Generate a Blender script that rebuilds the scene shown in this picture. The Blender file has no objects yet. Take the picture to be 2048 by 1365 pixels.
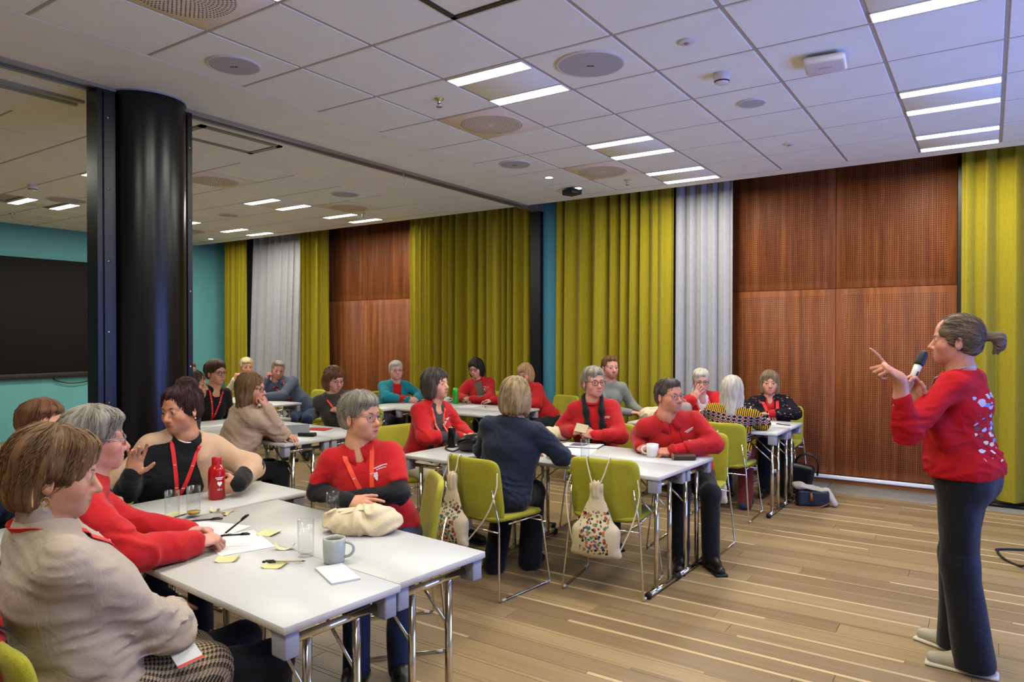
import bpy, bmesh, math, random
import numpy as np
from mathutils import Vector, Matrix, Euler
random.seed(7); np.random.seed(7)
R = math.radians
scn = bpy.context.scene
COL = scn.collection

# ------------------------------------------------------------------ camera
CAM_H = 1.58
cd = bpy.data.cameras.new('camera'); cam = bpy.data.objects.new('camera', cd); COL.objects.link(cam)
cd.sensor_width = 36.0; cd.lens = 1418.65 / 2048 * 36.0
cd.clip_start = 0.05; cd.clip_end = 60
cam.location = (0, 0, CAM_H)
cam.rotation_euler = (R(90 - 0.473), 0, R(33.976))
scn.camera = cam
# ------------------------------------------------------------------ look and world
vs = scn.view_settings
vs.view_transform = 'Standard'; vs.look = 'None'; vs.exposure = 0.20; vs.gamma = 1.0; vs.use_curve_mapping = False
scn.cycles.use_denoising = True
scn.cycles.max_bounces = 6; scn.cycles.diffuse_bounces = 3; scn.cycles.glossy_bounces = 4
scn.cycles.transmission_bounces = 7; scn.cycles.transparent_max_bounces = 8
scn.cycles.caustics_reflective = False; scn.cycles.caustics_refractive = False
scn.cycles.sample_clamp_indirect = 4.0
scn.cycles.adaptive_threshold = 0.05
w = bpy.data.worlds.new('world'); scn.world = w; w.use_nodes = True
w.node_tree.nodes['Background'].inputs[0].default_value = (0.16, 0.27, 0.75, 1)
w.node_tree.nodes['Background'].inputs[1].default_value = 1.0
CEIL = 3.23
# blue light from the right, taken as daylight through an added, unseen window
def area_light(name, loc, rot, sx, sy, power, col, shape='RECTANGLE', parent=None, spread=None):
    ld = bpy.data.lights.new(name, 'AREA'); ld.shape = shape; ld.size = sx; ld.size_y = sy
    ld.energy = power; ld.color = col
    if spread: ld.spread = R(spread)
    o = bpy.data.objects.new(name, ld); COL.objects.link(o); o.location = loc; o.rotation_euler = rot
    if parent: o.parent = parent
    return o
WIN_P = 165.0
area_light('assumed_window_light', (2.43, 4.5, 1.15), (0, R(90), 0), 1.9, 4.2, WIN_P, (0.19, 0.32, 1.0))
LAMP_P = 14.5           # watts of every ceiling light strip
LAMP_COL = (1.0, 0.965, 0.82)
LAMP_EMIT = 14.0

# ------------------------------------------------------------------ helpers
def lin(c):
    if isinstance(c, str):
        c = tuple(int(c[i:i + 2], 16) for i in (0, 2, 4))
    return tuple(((v / 255.0) / 12.92 if v / 255.0 <= 0.04045 else ((v / 255.0 + 0.055) / 1.055) ** 2.4) for v in c) + (1.0,)
_M = {}
class NT:
    def __init__(s, name):
        s.m = bpy.data.materials.new(name); s.m.use_nodes = True
        s.t = s.m.node_tree; s.n = s.t.nodes; s.l = s.t.links
        s.b = s.n['Principled BSDF']
    def new(s, typ, **kw):
        n = s.n.new(typ)
        for k, v in kw.items(): setattr(n, k, v)
        return n
    def link(s, a, b): s.l.new(a, b)
    def setv(s, node, **kw):
        for k, v in kw.items(): node.inputs[k].default_value = v
    def tex(s, typ, scale, vec=None, **kw):
        n = s.n.new(typ)
        if 'Scale' in n.inputs: n.inputs['Scale'].default_value = scale
        for k, v in kw.items(): n.inputs[k].default_value = v
        if vec is not None: s.link(vec, n.inputs['Vector'])
        return n
    def ramp(s, fac, stops, interp='LINEAR'):
        r = s.n.new('ShaderNodeValToRGB'); r.color_ramp.interpolation = interp
        e = r.color_ramp.elements
        while len(e) > 1: e.remove(e[-1])
        e[0].position = stops[0][0]; e[0].color = stops[0][1]
        for p, c in stops[1:]:
            x = e.new(p); x.color = c
        s.link(fac, r.inputs[0]); return r
    def mix(s, fac, a, b, blend='MIX'):
        m = s.n.new('ShaderNodeMix'); m.data_type = 'RGBA'; m.blend_type = blend
        for v, i in ((fac, 0), (a, 6), (b, 7)):
            if hasattr(v, 'is_linked') or hasattr(v, 'links'): s.link(v, m.inputs[i])
            else: m.inputs[i].default_value = v
        return m.outputs[2]
    def math(s, op, a, b=None, c=None):
        m = s.n.new('ShaderNodeMath'); m.operation = op
        for v, i in ((a, 0), (b, 1), (c, 2)):
            if v is None: continue
            if hasattr(v, 'links'): s.link(v, m.inputs[i])
            else: m.inputs[i].default_value = v
        return m.outputs[0]
    def bump(s, h, strength=0.3, dist=0.01):
        b = s.n.new('ShaderNodeBump'); b.inputs['Strength'].default_value = strength; b.inputs['Distance'].default_value = dist
        s.link(h, b.inputs['Height']); s.link(b.outputs[0], s.b.inputs['Normal']); return b
    def mapping(s, scale=(1, 1, 1), coord='Object', rot=(0, 0, 0)):
        tc = s.n.new('ShaderNodeTexCoord'); mp = s.n.new('ShaderNodeMapping')
        mp.inputs['Scale'].default_value = scale; mp.inputs['Rotation'].default_value = rot
        s.link(tc.outputs[coord], mp.inputs[0]); return mp.outputs[0]

def mat(name, col='808080', rough=0.6, metal=0.0, var=0.0, scale=20.0, bump=0.0, bscale=None, stretch=(1, 1, 1), emit=None, emis=0, spec=None, sheen=0.0, trans=0.0, alpha=1.0, ior=1.45, coat=0.0):
    if name in _M: return _M[name]
    t = NT(name); b = t.b; c = lin(col) if isinstance(col, str) else col
    b.inputs['Base Color'].default_value = c; b.inputs['Roughness'].default_value = rough; b.inputs['Metallic'].default_value = metal
    if spec is not None: b.inputs['Specular IOR Level'].default_value = spec
    if sheen: b.inputs['Sheen Weight'].default_value = sheen; b.inputs['Sheen Roughness'].default_value = 0.5
    if trans: b.inputs['Transmission Weight'].default_value = trans
    if coat: b.inputs['Coat Weight'].default_value = coat
    b.inputs['IOR'].default_value = ior
    if emit: b.inputs['Emission Color'].default_value = lin(emit) if isinstance(emit, str) else emit; b.inputs['Emission Strength'].default_value = emis
    v = t.mapping(stretch)
    if var:
        n = t.tex('ShaderNodeTexNoise', scale, v, Detail=4.0)
        dk = tuple(x * (1 - var) for x in c[:3]) + (1,); lt = tuple(min(1, x * (1 + var)) for x in c[:3]) + (1,)
        r = t.ramp(n.outputs[0], [(0.3, dk), (0.7, lt)]); t.link(r.outputs[0], b.inputs['Base Color'])
    if bump:
        n2 = t.tex('ShaderNodeTexNoise', bscale or scale * 3, v, Detail=3.0)
        t.bump(n2.outputs[0], bump, 0.004)
    _M[name] = t.m
    return t.m

def mesh_obj(name, verts, faces, m=None, parent=None, smooth=False, mats=None, fmat=None):
    me = bpy.data.meshes.new(name)
    me.from_pydata([tuple(v) for v in verts], [], [tuple(f) for f in faces])
    for x in (mats or ([m] if m else [])): me.materials.append(x)
    if fmat is not None: me.polygons.foreach_set('material_index', np.asarray(fmat, dtype=np.int32))
    if smooth: me.polygons.foreach_set('use_smooth', np.ones(len(me.polygons), dtype=bool))
    me.update()
    o = bpy.data.objects.new(name, me); COL.objects.link(o)
    if parent: o.parent = parent
    return o
class MB:
    """collects boxes, tubes, lathes ... into ONE mesh"""
    def __init__(s): s.v = []; s.f = []; s.fm = []; s.sm = []
    def add(s, v, f, mi=0, sm=False):
        o = len(s.v); s.v += [tuple(x) for x in v]; s.f += [tuple(i + o for i in q) for q in f]
        s.fm += [mi] * len(f); s.sm += [sm] * len(f)
    def box(s, x0, x1, y0, y1, z0, z1, mi=0, M=None):
        v = [(x0, y0, z0), (x1, y0, z0), (x1, y1, z0), (x0, y1, z0), (x0, y0, z1), (x1, y0, z1), (x1, y1, z1), (x0, y1, z1)]
        if M is not None: v = [M @ Vector(p) for p in v]
        s.add(v, [(0, 3, 2, 1), (4, 5, 6, 7), (0, 1, 5, 4), (1, 2, 6, 5), (2, 3, 7, 6), (3, 0, 4, 7)], mi)
    def rbox(s, x0, x1, y0, y1, z0, z1, r=0.01, seg=3, mi=0, M=None):
        """box with bevelled edges"""
        bm = bmesh.new(); bmesh.ops.create_cube(bm, size=1)
        for v in bm.verts: v.co = Vector(((x0 + x1) / 2 + v.co.x * (x1 - x0), (y0 + y1) / 2 + v.co.y * (y1 - y0), (z0 + z1) / 2 + v.co.z * (z1 - z0)))
        bmesh.ops.bevel(bm, geom=bm.edges[:], offset=r, segments=seg, affect='EDGES', profile=0.5)
        s.bm(bm, mi, M, True)
    def bm(s, bm, mi=0, M=None, sm=False):
        bm.verts.index_update()
        vs_ = [(M @ v.co if M is not None else v.co.copy()) for v in bm.verts]
        s.add(vs_, [[v.index for v in f.verts] for f in bm.faces], mi, sm); bm.free()
    def tube(s, pts, r, n=10, mi=0, cap=True, closed=False, flat=None):
        """tube through points; r number or list; flat=(a,b) makes a ribbon-like section"""
        P = [Vector(p) for p in pts]; m = len(P); rr = r if isinstance(r, (list, tuple)) else [r] * m
        up = None; rings = []
        for i in range(m):
            if closed: t = P[(i + 1) % m] - P[i - 1]
            else: t = P[min(i + 1, m - 1)] - P[max(i - 1, 0)]
            if t.length < 1e-9: t = Vector((0, 0, 1))
            t.normalize()
            if up is None:
                a = Vector((0, 0, 1)) if abs(t.z) < 0.9 else Vector((1, 0, 0))
                up = (a - t * a.dot(t)).normalized()
            else:
                up = (up - t * up.dot(t))
                up = up.normalized() if up.length > 1e-6 else t.orthogonal().normalized()
            sd = t.cross(up)
            rings.append([P[i] + (up * math.sin(2 * math.pi * k / n) + sd * math.cos(2 * math.pi * k / n)) * rr[i] for k in range(n)])
        v = [p for q in rings for p in q]; f = []
        for i in range(m if closed else m - 1):
            j = (i + 1) % m
            for k in range(n):
                f.append((i * n + k, i * n + (k + 1) % n, j * n + (k + 1) % n, j * n + k))
        if cap and not closed:
            f.append(tuple(reversed(range(n)))); f.append(tuple((m - 1) * n + k for k in range(n)))
        s.add(v, f, mi, True)
    def lathe(s, prof, n=24, mi=0, c=(0, 0, 0), M=None, mis=None, capb=False, capt=False):
        v = []; f = []
        for (r, z) in prof:
            for k in range(n):
                p = Vector((r * math.cos(2 * math.pi * k / n), r * math.sin(2 * math.pi * k / n), z))
                p = M @ p if M is not None else p + Vector(c)
                v.append(p)
        fm = []
        for i in range(len(prof) - 1):
            for k in range(n):
                f.append((i * n + k, i * n + (k + 1) % n, (i + 1) * n + (k + 1) % n, (i + 1) * n + k)); fm.append(mis[i] if mis else mi)
        if capb: f.append(tuple(reversed(range(n)))); fm.append(mi)
        if capt: f.append(tuple((len(prof) - 1) * n + k for k in range(n))); fm.append(mi)
        o = len(s.v); s.add(v, f, mi, True); s.fm[-len(f):] = fm
    def ribbon(s, pts, width, thick=0.002, side=None, mi=0, normal=None):
        """flat strap along pts; side = direction of the width (vector or list)"""
        P = [Vector(p) for p in pts]; m = len(P); v = []
        for i in range(m):
            t = (P[min(i + 1, m - 1)] - P[max(i - 1, 0)]).normalized()
            if normal is not None:
                nn = Vector(normal[i]) if isinstance(normal, list) else Vector(normal)
                sd = t.cross(nn)
            else:
                sd = Vector(side[i]) if isinstance(side, list) else Vector(side)
                sd = sd - t * sd.dot(t)
            sd = sd.normalized() if sd.length > 1e-6 else t.orthogonal().normalized()
            nn = sd.cross(t)
            w_ = width[i] if isinstance(width, list) else width
            for a, b in ((-1, -1), (1, -1), (1, 1), (-1, 1)): v.append(P[i] + sd * (a * w_ / 2) + nn * (b * thick / 2))
        f = []
        for i in range(m - 1):
            for k in range(4): f.append((i * 4 + k, i * 4 + (k + 1) % 4, (i + 1) * 4 + (k + 1) % 4, (i + 1) * 4 + k))
        f.append((3, 2, 1, 0)); f.append(tuple((m - 1) * 4 + k for k in range(4)))
        s.add(v, f, mi, False)
    def build(s, name, m, parent=None, loc=None, rot=None):
        mats = m if isinstance(m, (list, tuple)) else [m]
        o = mesh_obj(name, s.v, s.f, parent=parent, mats=mats, fmat=s.fm)
        o.data.polygons.foreach_set('use_smooth', np.array(s.sm, dtype=bool))
        bm = bmesh.new(); bm.from_mesh(o.data); bmesh.ops.recalc_face_normals(bm, faces=bm.faces); bm.to_mesh(o.data); bm.free()
        if loc is not None: o.location = loc
        if rot is not None: o.rotation_euler = rot
        return o
def tag(o, label=None, cat=None, group=None, kind=None):
    if label: o['label'] = label
    if cat: o['category'] = cat
    if group: o['group'] = group
    if kind: o['kind'] = kind
    return o
def empty(name, loc=(0, 0, 0), rz=0.0, label=None, cat=None, group=None):
    o = bpy.data.objects.new(name, None); COL.objects.link(o); o.location = loc; o.rotation_euler = (0, 0, rz)
    o.empty_display_size = 0.1
    return tag(o, label, cat, group)
def copy_tree(o, parent=None):
    c = o.copy(); COL.objects.link(c); c.parent = parent
    for ch in o.children: copy_tree(ch, c)
    return c
def struct(o): o['kind'] = 'structure'; return o
def simple(name, fn, m, parent=None, **kw):
    b = MB(); fn(b); return b.build(name, m, parent, **kw)
def bez(p0, p1, p2, p3, n=12):
    P = [Vector(p) for p in (p0, p1, p2, p3)]
    return [((1 - t) ** 3) * P[0] + 3 * (1 - t) ** 2 * t * P[1] + 3 * (1 - t) * t * t * P[2] + t ** 3 * P[3] for t in [i / n for i in range(n + 1)]]
def spline(pts, n=6):
    """Catmull-Rom through points"""
    P = [Vector(p) for p in pts]; P = [P[0] * 2 - P[1]] + P + [P[-1] * 2 - P[-2]]; out = []
    for i in range(1, len(P) - 2):
        for k in range(n):
            t = k / n; a, b, c, d = P[i - 1:i + 3]
            out.append(0.5 * ((2 * b) + (c - a) * t + (2 * a - 5 * b + 4 * c - d) * t * t + (3 * b - a - 3 * c + d) * t ** 3))
    return out + [P[-2]]
# ================================================================== THE ROOM
M_white = mat('ceiling_white', 'eef2e9', 0.85, var=0.03, scale=6, bump=0.15, bscale=160)
M_tile = mat('ceiling_tile', 'eef5f1', 0.9, var=0.025, scale=4, bump=0.2, bscale=220)
M_grid = mat('ceiling_grid', 'aca59c', 0.6)
M_gap = mat('dark_gap', '14110e', 0.9)
M_black = mat('black_metal', '0b0b10', 0.35, spec=0.5)
M_teal = mat('teal_paint', '60a2a3', 0.7, var=0.03, scale=3, bump=0.08, bscale=120)
M_chrome = mat('chrome', 'd8d2c4', 0.12, 1.0)
M_plaster = mat('plaster', 'b9b3a8', 0.85, var=0.03, scale=3)
M_rail = mat('rail_aluminium', 'a8a49a', 0.35, 0.7)
M_stone = mat('stone_strip', '77726a', 0.5, var=0.12, scale=9, bump=0.2, bscale=60)

def plank_mat(name, island, pale):
    t = NT(name)
    if island:
        g = t.new('ShaderNodeNewGeometry'); rnd = g.outputs['Random Per Island']
    else:
        g = t.new('ShaderNodeObjectInfo'); rnd = g.outputs['Random']
    tc = t.new('ShaderNodeTexCoord')
    geo = t.new('ShaderNodeNewGeometry')
    off = t.new('ShaderNodeVectorMath', operation='ADD'); mul = t.new('ShaderNodeVectorMath', operation='MULTIPLY')
    comb = t.new('ShaderNodeCombineXYZ'); t.link(t.math('MULTIPLY', rnd, 37.0), comb.inputs[0]); t.link(t.math('MULTIPLY', rnd, 91.0), comb.inputs[1])
    t.link(geo.outputs['Position'], off.inputs[0]); t.link(comb.outputs[0], off.inputs[1])
    t.link(off.outputs[0], mul.inputs[0]); mul.inputs[1].default_value = (0.55, 26.0, 1.0)
    n1 = t.tex('ShaderNodeTexNoise', 1.6, mul.outputs[0], Detail=3.0, Roughness=0.6)
    mul2 = t.new('ShaderNodeVectorMath', operation='MULTIPLY'); t.link(off.outputs[0], mul2.inputs[0]); mul2.inputs[1].default_value = (2.5, 150.0, 1.0)
    n2 = t.tex('ShaderNodeTexNoise', 1.0, mul2.outputs[0], Detail=4.0, Roughness=0.7)
    if pale: base = [(0.0, lin('b09871')), (1.0, lin('bda57c'))]
    else: base = [(0.0, lin('7c6749')), (0.35, lin('877051')), (0.7, lin('8e7755')), (1.0, lin('98815d'))]
    r0 = t.ramp(rnd, base)
    r1 = t.ramp(n1.outputs[0], [(0.25, (0.76, 0.74, 0.71, 1)), (0.55, (1, 1, 1, 1)), (0.8, (1.18, 1.16, 1.10, 1))])
    r2 = t.ramp(n2.outputs[0], [(0.3, (0.86, 0.85, 0.83, 1)), (0.6, (1.03, 1.03, 1.03, 1))])
    c = t.mix(1.0, r0.outputs[0], r1.outputs[0], 'MULTIPLY'); c = t.mix(0.8, c, r2.outputs[0], 'MULTIPLY')
    t.link(c, t.b.inputs['Base Color']); t.b.inputs['Roughness'].default_value = 0.42; t.b.inputs['Specular IOR Level'].default_value = 0.35
    t.bump(n2.outputs[0], 0.08, 0.002)
    return t.m
M_plank = plank_mat('oak_plank', False, False); M_plank_i = plank_mat('oak_plank_field', True, False); M_pale = plank_mat('oak_pale_strip', True, True)

# ---- floor: oak boards running along the far wall, thin pale strips between the rows
FX0, FX1, FY0, FY1 = -12.1, 2.3, -2.6, 7.68
floor = struct(simple('floor', lambda b: b.box(-12.2, 3.5, -2.7, 8.3, -0.12, -0.016), M_gap))
def seen_share(x, y):
    f = (-0.5589, 0.8292); d = x * f[0] + y * f[1]; l = x * 0.8292 + y * 0.5589
    if d < 0.6: return 0
    u = l / d * 1418.65; v = 1.58 / d * 1418.65
    if abs(u) > 1150 or v > 780: return 0
    return 1.0 / d
rng = random.Random(3)
rows = []; y = FY0; cand = []
while y < FY1 - 0.02:
    wd = rng.choice((0.125, 0.14, 0.155)); rows.append((y, min(y + wd, FY1))); y += wd + 0.026
lengths = (1.1, 1.5, 1.9, 2.3)
for (y0, y1) in rows:
    x = FX0 - rng.random() * 1.5
    while x < FX1:
        L = rng.choice(lengths); a, b2 = max(x, FX0), min(x + L, FX1)
        if b2 - a > 0.05: cand.append((a, b2, y0, y1))
        x += L
def rank(c):
    a, b2, y0, y1 = c
    return -max(seen_share(a + (b2 - a) * k / 4, (y0 + y1) / 2) for k in range(5))
cand.sort(key=rank)
plank_mesh = {}
def plank_data(L, W):
    k = (round(L, 2), round(W, 3))
    if k not in plank_mesh:
        b = MB(); e = 0.0012
        v = [(0, 0, -0.014), (L, 0, -0.014), (L, W, -0.014), (0, W, -0.014), (0, 0, -e), (L, 0, -e), (L, W, -e), (0, W, -e), (e, e, 0), (L - e, e, 0), (L - e, W - e, 0), (e, W - e, 0)]
        f = [(0, 3, 2, 1), (8, 9, 10, 11)] + [(i, (i + 1) % 4, 4 + (i + 1) % 4, 4 + i) for i in range(4)] + [(4 + i, 4 + (i + 1) % 4, 8 + (i + 1) % 4, 8 + i) for i in range(4)]
        me = bpy.data.meshes.new('plank'); me.from_pydata(v, [], f); me.materials.append(M_plank); plank_mesh[k] = me
    return plank_mesh[k]
g = 0.0008
for (a, b2, y0, y1) in cand[:290]:
    o = bpy.data.objects.new('plank', plank_data(b2 - a - 2 * g, y1 - y0 - 2 * g)); COL.objects.link(o); o.location = (a + g, y0 + g, 0); o.parent = floor
fb = MB()
for (a, b2, y0, y1) in cand[290:]: fb.box(a + g, b2 - g, y0 + g, y1 - g, -0.014, 0)
o = fb.build('plank_field', M_plank_i, floor); o['kind'] = 'stuff'
fb = MB()
for (y0, y1) in rows:
    x = FX0 - rng.random() * 2
    while x < FX1:
        L = rng.choice((0.7, 1.1, 1.6)); a, b2 = max(x, FX0), min(x + L, FX1)
        if b2 - a > 0.05 and y1 + 0.026 < FY1: fb.box(a + g, b2 - g, y1 + g, y1 + 0.026 - g, -0.014, 0, mi=0 if rng.random() < 0.5 else 1)
        x += L
o = fb.build('pale_strip_field', [M_pale, M_plank_i], floor); o['kind'] = 'stuff'
# ---- stone slabs along the far wall
x = -12.1
k = 0
while x < 2.0:
    L = 1.19
    o = simple('stone_slab', lambda b: b.rbox(0, L - 0.006, 0, 0.515, -0.016, 0.004, 0.003, 1), M_stone, floor, loc=(x, 7.685, 0)); x += L
o = simple('floor_grille', lambda b: [b.box(-0.2, 2.2, 7.86 + i * 0.018, 7.87 + i * 0.018, 0.004, 0.012) for i in range(4)], M_black, floor)

# ---- walls
wb = struct(simple('wall_back', lambda b: b.box(-12.3, 3.6, 8.215, 8.4, -0.1, 3.75), mat('wall_dark', '3a332c', 0.9)))
wl = struct(simple('wall_left', lambda b: b.box(-12.4, -12.1, -2.8, 8.3, -0.1, 3.75), M_teal))
wf = struct(simple('wall_front', lambda b: b.box(-12.3, 3.6, -2.9, -2.7, -0.1, 3.75), M_plaster))
def wr(b):
    b.box(2.3, 2.5, -2.8, 2.4, -0.1, 3.75); b.box(2.3, 2.5, 6.6, 8.3, -0.1, 3.75)
    b.box(2.3, 2.5, 2.4, 6.6, -0.1, 0.2); b.box(2.3, 2.5, 2.4, 6.6, 2.1, 3.75)
wright = struct(simple('wall_right', wr, M_plaster))
def wfr(b):
    for yy in (2.4, 3.8, 5.2, 6.54): b.box(2.33, 2.4, yy, yy + 0.06, 0.2, 2.1)
    b.box(2.33, 2.4, 2.4, 6.6, 0.2, 0.26); b.box(2.33, 2.4, 2.4, 6.6, 2.04, 2.1)
struct(simple('added_window_1', wfr, mat('window_frame_grey', '6f7276', 0.5)))  # unseen window, added as the assumed source of the blue light
# plaster recess over the curtains
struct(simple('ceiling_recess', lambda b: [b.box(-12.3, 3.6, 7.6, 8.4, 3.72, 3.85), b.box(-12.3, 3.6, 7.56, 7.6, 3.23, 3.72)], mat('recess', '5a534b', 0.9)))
# teal pillar where the folding wall ends
pil = struct(simple('wall_pillar', lambda b: [b.box(-5.08, -4.645, 8.02, 8.215, 0, 3.72), b.rbox(-4.9, -4.64, 7.96, 8.1, 0, 3.72, 0.012, 2)], mat('teal_blue_paint', '4a93ad', 0.7, var=0.04, scale=3)))

# ---- perforated wood panels
def panel_mat():
    t = NT('perforated_cherry'); v = t.mapping((1, 1, 1))
    st = t.new('ShaderNodeMapping'); st.inputs['Scale'].default_value = (14, 14, 0.7); t.link(v, st.inputs[0])
    oi = t.new('ShaderNodeObjectInfo'); ad = t.new('ShaderNodeVectorMath', operation='ADD'); cb = t.new('ShaderNodeCombineXYZ')
    t.link(t.math('MULTIPLY', oi.outputs['Random'], 30.0), cb.inputs[0]); t.link(st.outputs[0], ad.inputs[0]); t.link(cb.outputs[0], ad.inputs[1])
    n = t.tex('ShaderNodeTexNoise', 1.0, ad.outputs[0], Detail=5.0, Roughness=0.65)
    r = t.ramp(n.outputs[0], [(0.30, lin('5f3016')), (0.5, lin('7d4622')), (0.70, lin('965d33'))])
    sp = t.new('ShaderNodeSeparateXYZ'); t.link(v, sp.inputs[0])
    P = 0.0215
    fx = t.math('SUBTRACT', t.math('FRACT', t.math('DIVIDE', sp.outputs[0], P)), 0.5)
    fz = t.math('SUBTRACT', t.math('FRACT', t.math('DIVIDE', sp.outputs[2], P)), 0.5)
    rr = t.math('SQRT', t.math('ADD', t.math('MULTIPLY', fx, fx), t.math('MULTIPLY', fz, fz)))
    hole = t.math('LESS_THAN', rr, 0.235)
    at = t.new('ShaderNodeAttribute', attribute_type='OBJECT', attribute_name='size')   # plain margins round the holes
    sa = t.new('ShaderNodeSeparateXYZ'); t.link(at.outputs['Vector'], sa.inputs[0])
    for s_, d_ in ((sp.outputs[0], sa.outputs[0]), (sp.outputs[2], sa.outputs[2])):
        hole = t.math('MULTIPLY', hole, t.math('GREATER_THAN', s_, 0.075))
        hole = t.math('MULTIPLY', hole, t.math('LESS_THAN', s_, t.math('SUBTRACT', d_, 0.075)))
    c = t.mix(hole, r.outputs[0], lin('2e1206'))
    t.link(c, t.b.inputs['Base Color']); t.b.inputs['Roughness'].default_value = 0.55; t.b.inputs['Specular IOR Level'].default_value = 0.2
    t.bump(t.math('SUBTRACT', 1.0, hole), 0.5, 0.004)
    return t.m
M_panel = panel_mat()
def panel(x0, x1, z0, z1):
    o = simple('panel', lambda b: b.rbox(0, x1 - x0 - 0.004, 0, 0.03, 0, z1 - z0 - 0.004, 0.002, 1), M_panel, wb, loc=(x0 + 0.002, 8.185, z0 + 0.002))
    o['size'] = (x1 - x0, 0.03, z1 - z0)
for (a, b2) in ((-2.474, -1.363), (-1.363, -0.268)):
    panel(a, b2, 0.092, 2.075); panel(a, b2, 2.075, 3.70)
for (a, b2) in ((-9.29, -8.335), (-8.335, -7.38)):
    panel(a, b2, 0.135, 2.145); panel(a, b2, 2.145, 3.70)
M_skirt = mat('white_rail', 'd9d9dd', 0.4)
struct(simple('baseboard_back', lambda b: b.box(-2.474, -0.268, 8.175, 8.215, 0.0, 0.05), mat('cherry_plain', '9a5a2c', 0.45, var=0.1, scale=8, stretch=(1, 1, 12))))
struct(simple('trim_1', lambda b: b.rbox(-2.474, -0.268, 8.14, 8.185, 0.052, 0.088, 0.006, 2), M_skirt))
struct(simple('gap_strip', lambda b: b.box(-0.262, -0.225, 8.12, 8.215, 0.0, 3.7), M_black))  # black strip drawn as the dark gap between wood panels and curtain

# ---- curtains with pleats
def curtain_mat(name, col, dark):
    t = NT(name); v = t.mapping((60, 60, 6))
    n = t.tex('ShaderNodeTexNoise', 3.0, v, Detail=3.0)
    r = t.ramp(n.outputs[0], [(0.3, lin(dark)), (0.7, lin(col))]); t.link(r.outputs[0], t.b.inputs['Base Color'])
    t.b.inputs['Roughness'].default_value = 0.85; t.b.inputs['Specular IOR Level'].default_value = 0.15
    t.b.inputs['Sheen Weight'].default_value = 0.15
    t.bump(n.outputs[0], 0.1, 0.002); return t.m
M_yel = curtain_mat('mustard_velvet', '96881c', '877a14'); M_gry = curtain_mat('grey_voile', '9d9da2', '8f8f94')
def curtain(x0, x1, m, label, seed, y=7.93, period=0.15, amp=0.078, z0=0.05, z1=3.68, lean=0.0):
    rg = np.random.RandomState(seed); n = max(24, int((x1 - x0) / 0.009)); u = np.linspace(0, 1, n)
    s = u * (x1 - x0)
    ph = np.cumsum(np.interp(s, np.linspace(0, x1 - x0, 16), rg.uniform(0.4, 1.9, 16))) * (s[1] - s[0]) / period * 2 * np.pi
    env = np.interp(s, np.linspace(0, x1 - x0, 13), rg.uniform(0.25, 1.2, 13))
    verts = []; faces = []; zs = np.linspace(z0, z1, 9)
    for th in (0, 1):
        for j, z in enumerate(zs):
            tz = (z - z0) / (z1 - z0)
            dy = -amp * env * (np.sign(np.sin(ph + 0.25 * math.sin(3 * tz + seed))) * np.abs(np.sin(ph + 0.25 * math.sin(3 * tz + seed))) ** 0.75 + 0.30 * np.sin(2.0 * ph + seed) + 0.22 * np.sin(0.37 * ph + seed)) * (1 - 0.25 * tz)
            dx = 0.012 * np.sin(2 * ph)
            for i in range(n): verts.append((x0 + s[i] + dx[i] + lean * tz, y + dy[i] + th * 0.004, z))
    q = n * len(zs)
    for th in (0, 1):
        for j in range(len(zs) - 1):
            for i in range(n - 1):
                a = th * q + j * n + i; f = (a, a + 1, a + n + 1, a + n)
                faces.append(f if th == 0 else f[::-1])
    for j in range(len(zs) - 1):
        for i, fl in ((0, 1), (n - 1, 0)):
            a = j * n + i; f = (a, a + n, q + a + n, q + a); faces.append(f if fl else f[::-1])
    o = mesh_obj('curtain', verts, faces, m, smooth=True)
    return tag(o, label, 'curtain')
curtain(-4.64, -3.07, M_yel, 'mustard yellow curtain between blue pillar and grey curtain in the right room', 1)
curtain(-3.06, -2.40, M_gry, 'light grey sheer curtain beside the big perforated wood panels', 2, y=7.98, period=0.13, amp=0.055)
curtain(-0.235, 2.2, M_yel, 'mustard yellow curtain behind the standing speaker, right of the wood panels', 3, period=0.22, amp=0.085)
curtain(-7.17, -5.06, M_yel, 'wide mustard yellow curtain between the left wood panel and black folding wall post', 4, period=0.16)
curtain(-9.62, -9.0, M_yel, 'narrow mustard yellow curtain left of the far wood panel', 5, period=0.12)
curtain(-11.15, -9.68, M_gry, 'pale grey sheer curtain with yellow curtains on both sides in far left room', 6, y=8.04, period=0.2, lean=0.16, amp=0.055)
curtain(-11.66, -11.02, M_yel, 'mustard yellow curtain in the corner against the teal wall', 7, y=7.87, period=0.1, amp=0.04)

# ---- ceiling
XG = [0.067 - 0.6 * i for i in range(-4, 8)]; XG.sort()          # -4.133 ... 2.467
YG = [2.92 + 0.637 * i for i in range(-9, 8)]                    # ... 7.379
XL = [-7.165 + 0.602 * i for i in range(-8, 3)]                  # left room: -11.98 ... -5.96
ceil = struct(simple('ceiling', lambda b: b.box(-12.3, 3.6, -2.8, 7.56, CEIL + 0.03, CEIL + 0.14), M_plaster))
bw = MB()
bw.box(-5.96, -5.0, -2.8, 7.56, CEIL, CEIL + 0.03); bw.box(-4.86, -4.133, -2.8, 7.56, CEIL, CEIL + 0.03)
bw.box(-12.2, -5.0, 7.385, 7.575, CEIL - 0.004, CEIL + 0.03); bw.box(-4.86, 3.5, 7.385, 7.575, CEIL - 0.004, CEIL + 0.03)
o = bw.build('plain_ceiling_band', M_white, ceil)
tile_me = {}
skip = set()
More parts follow.
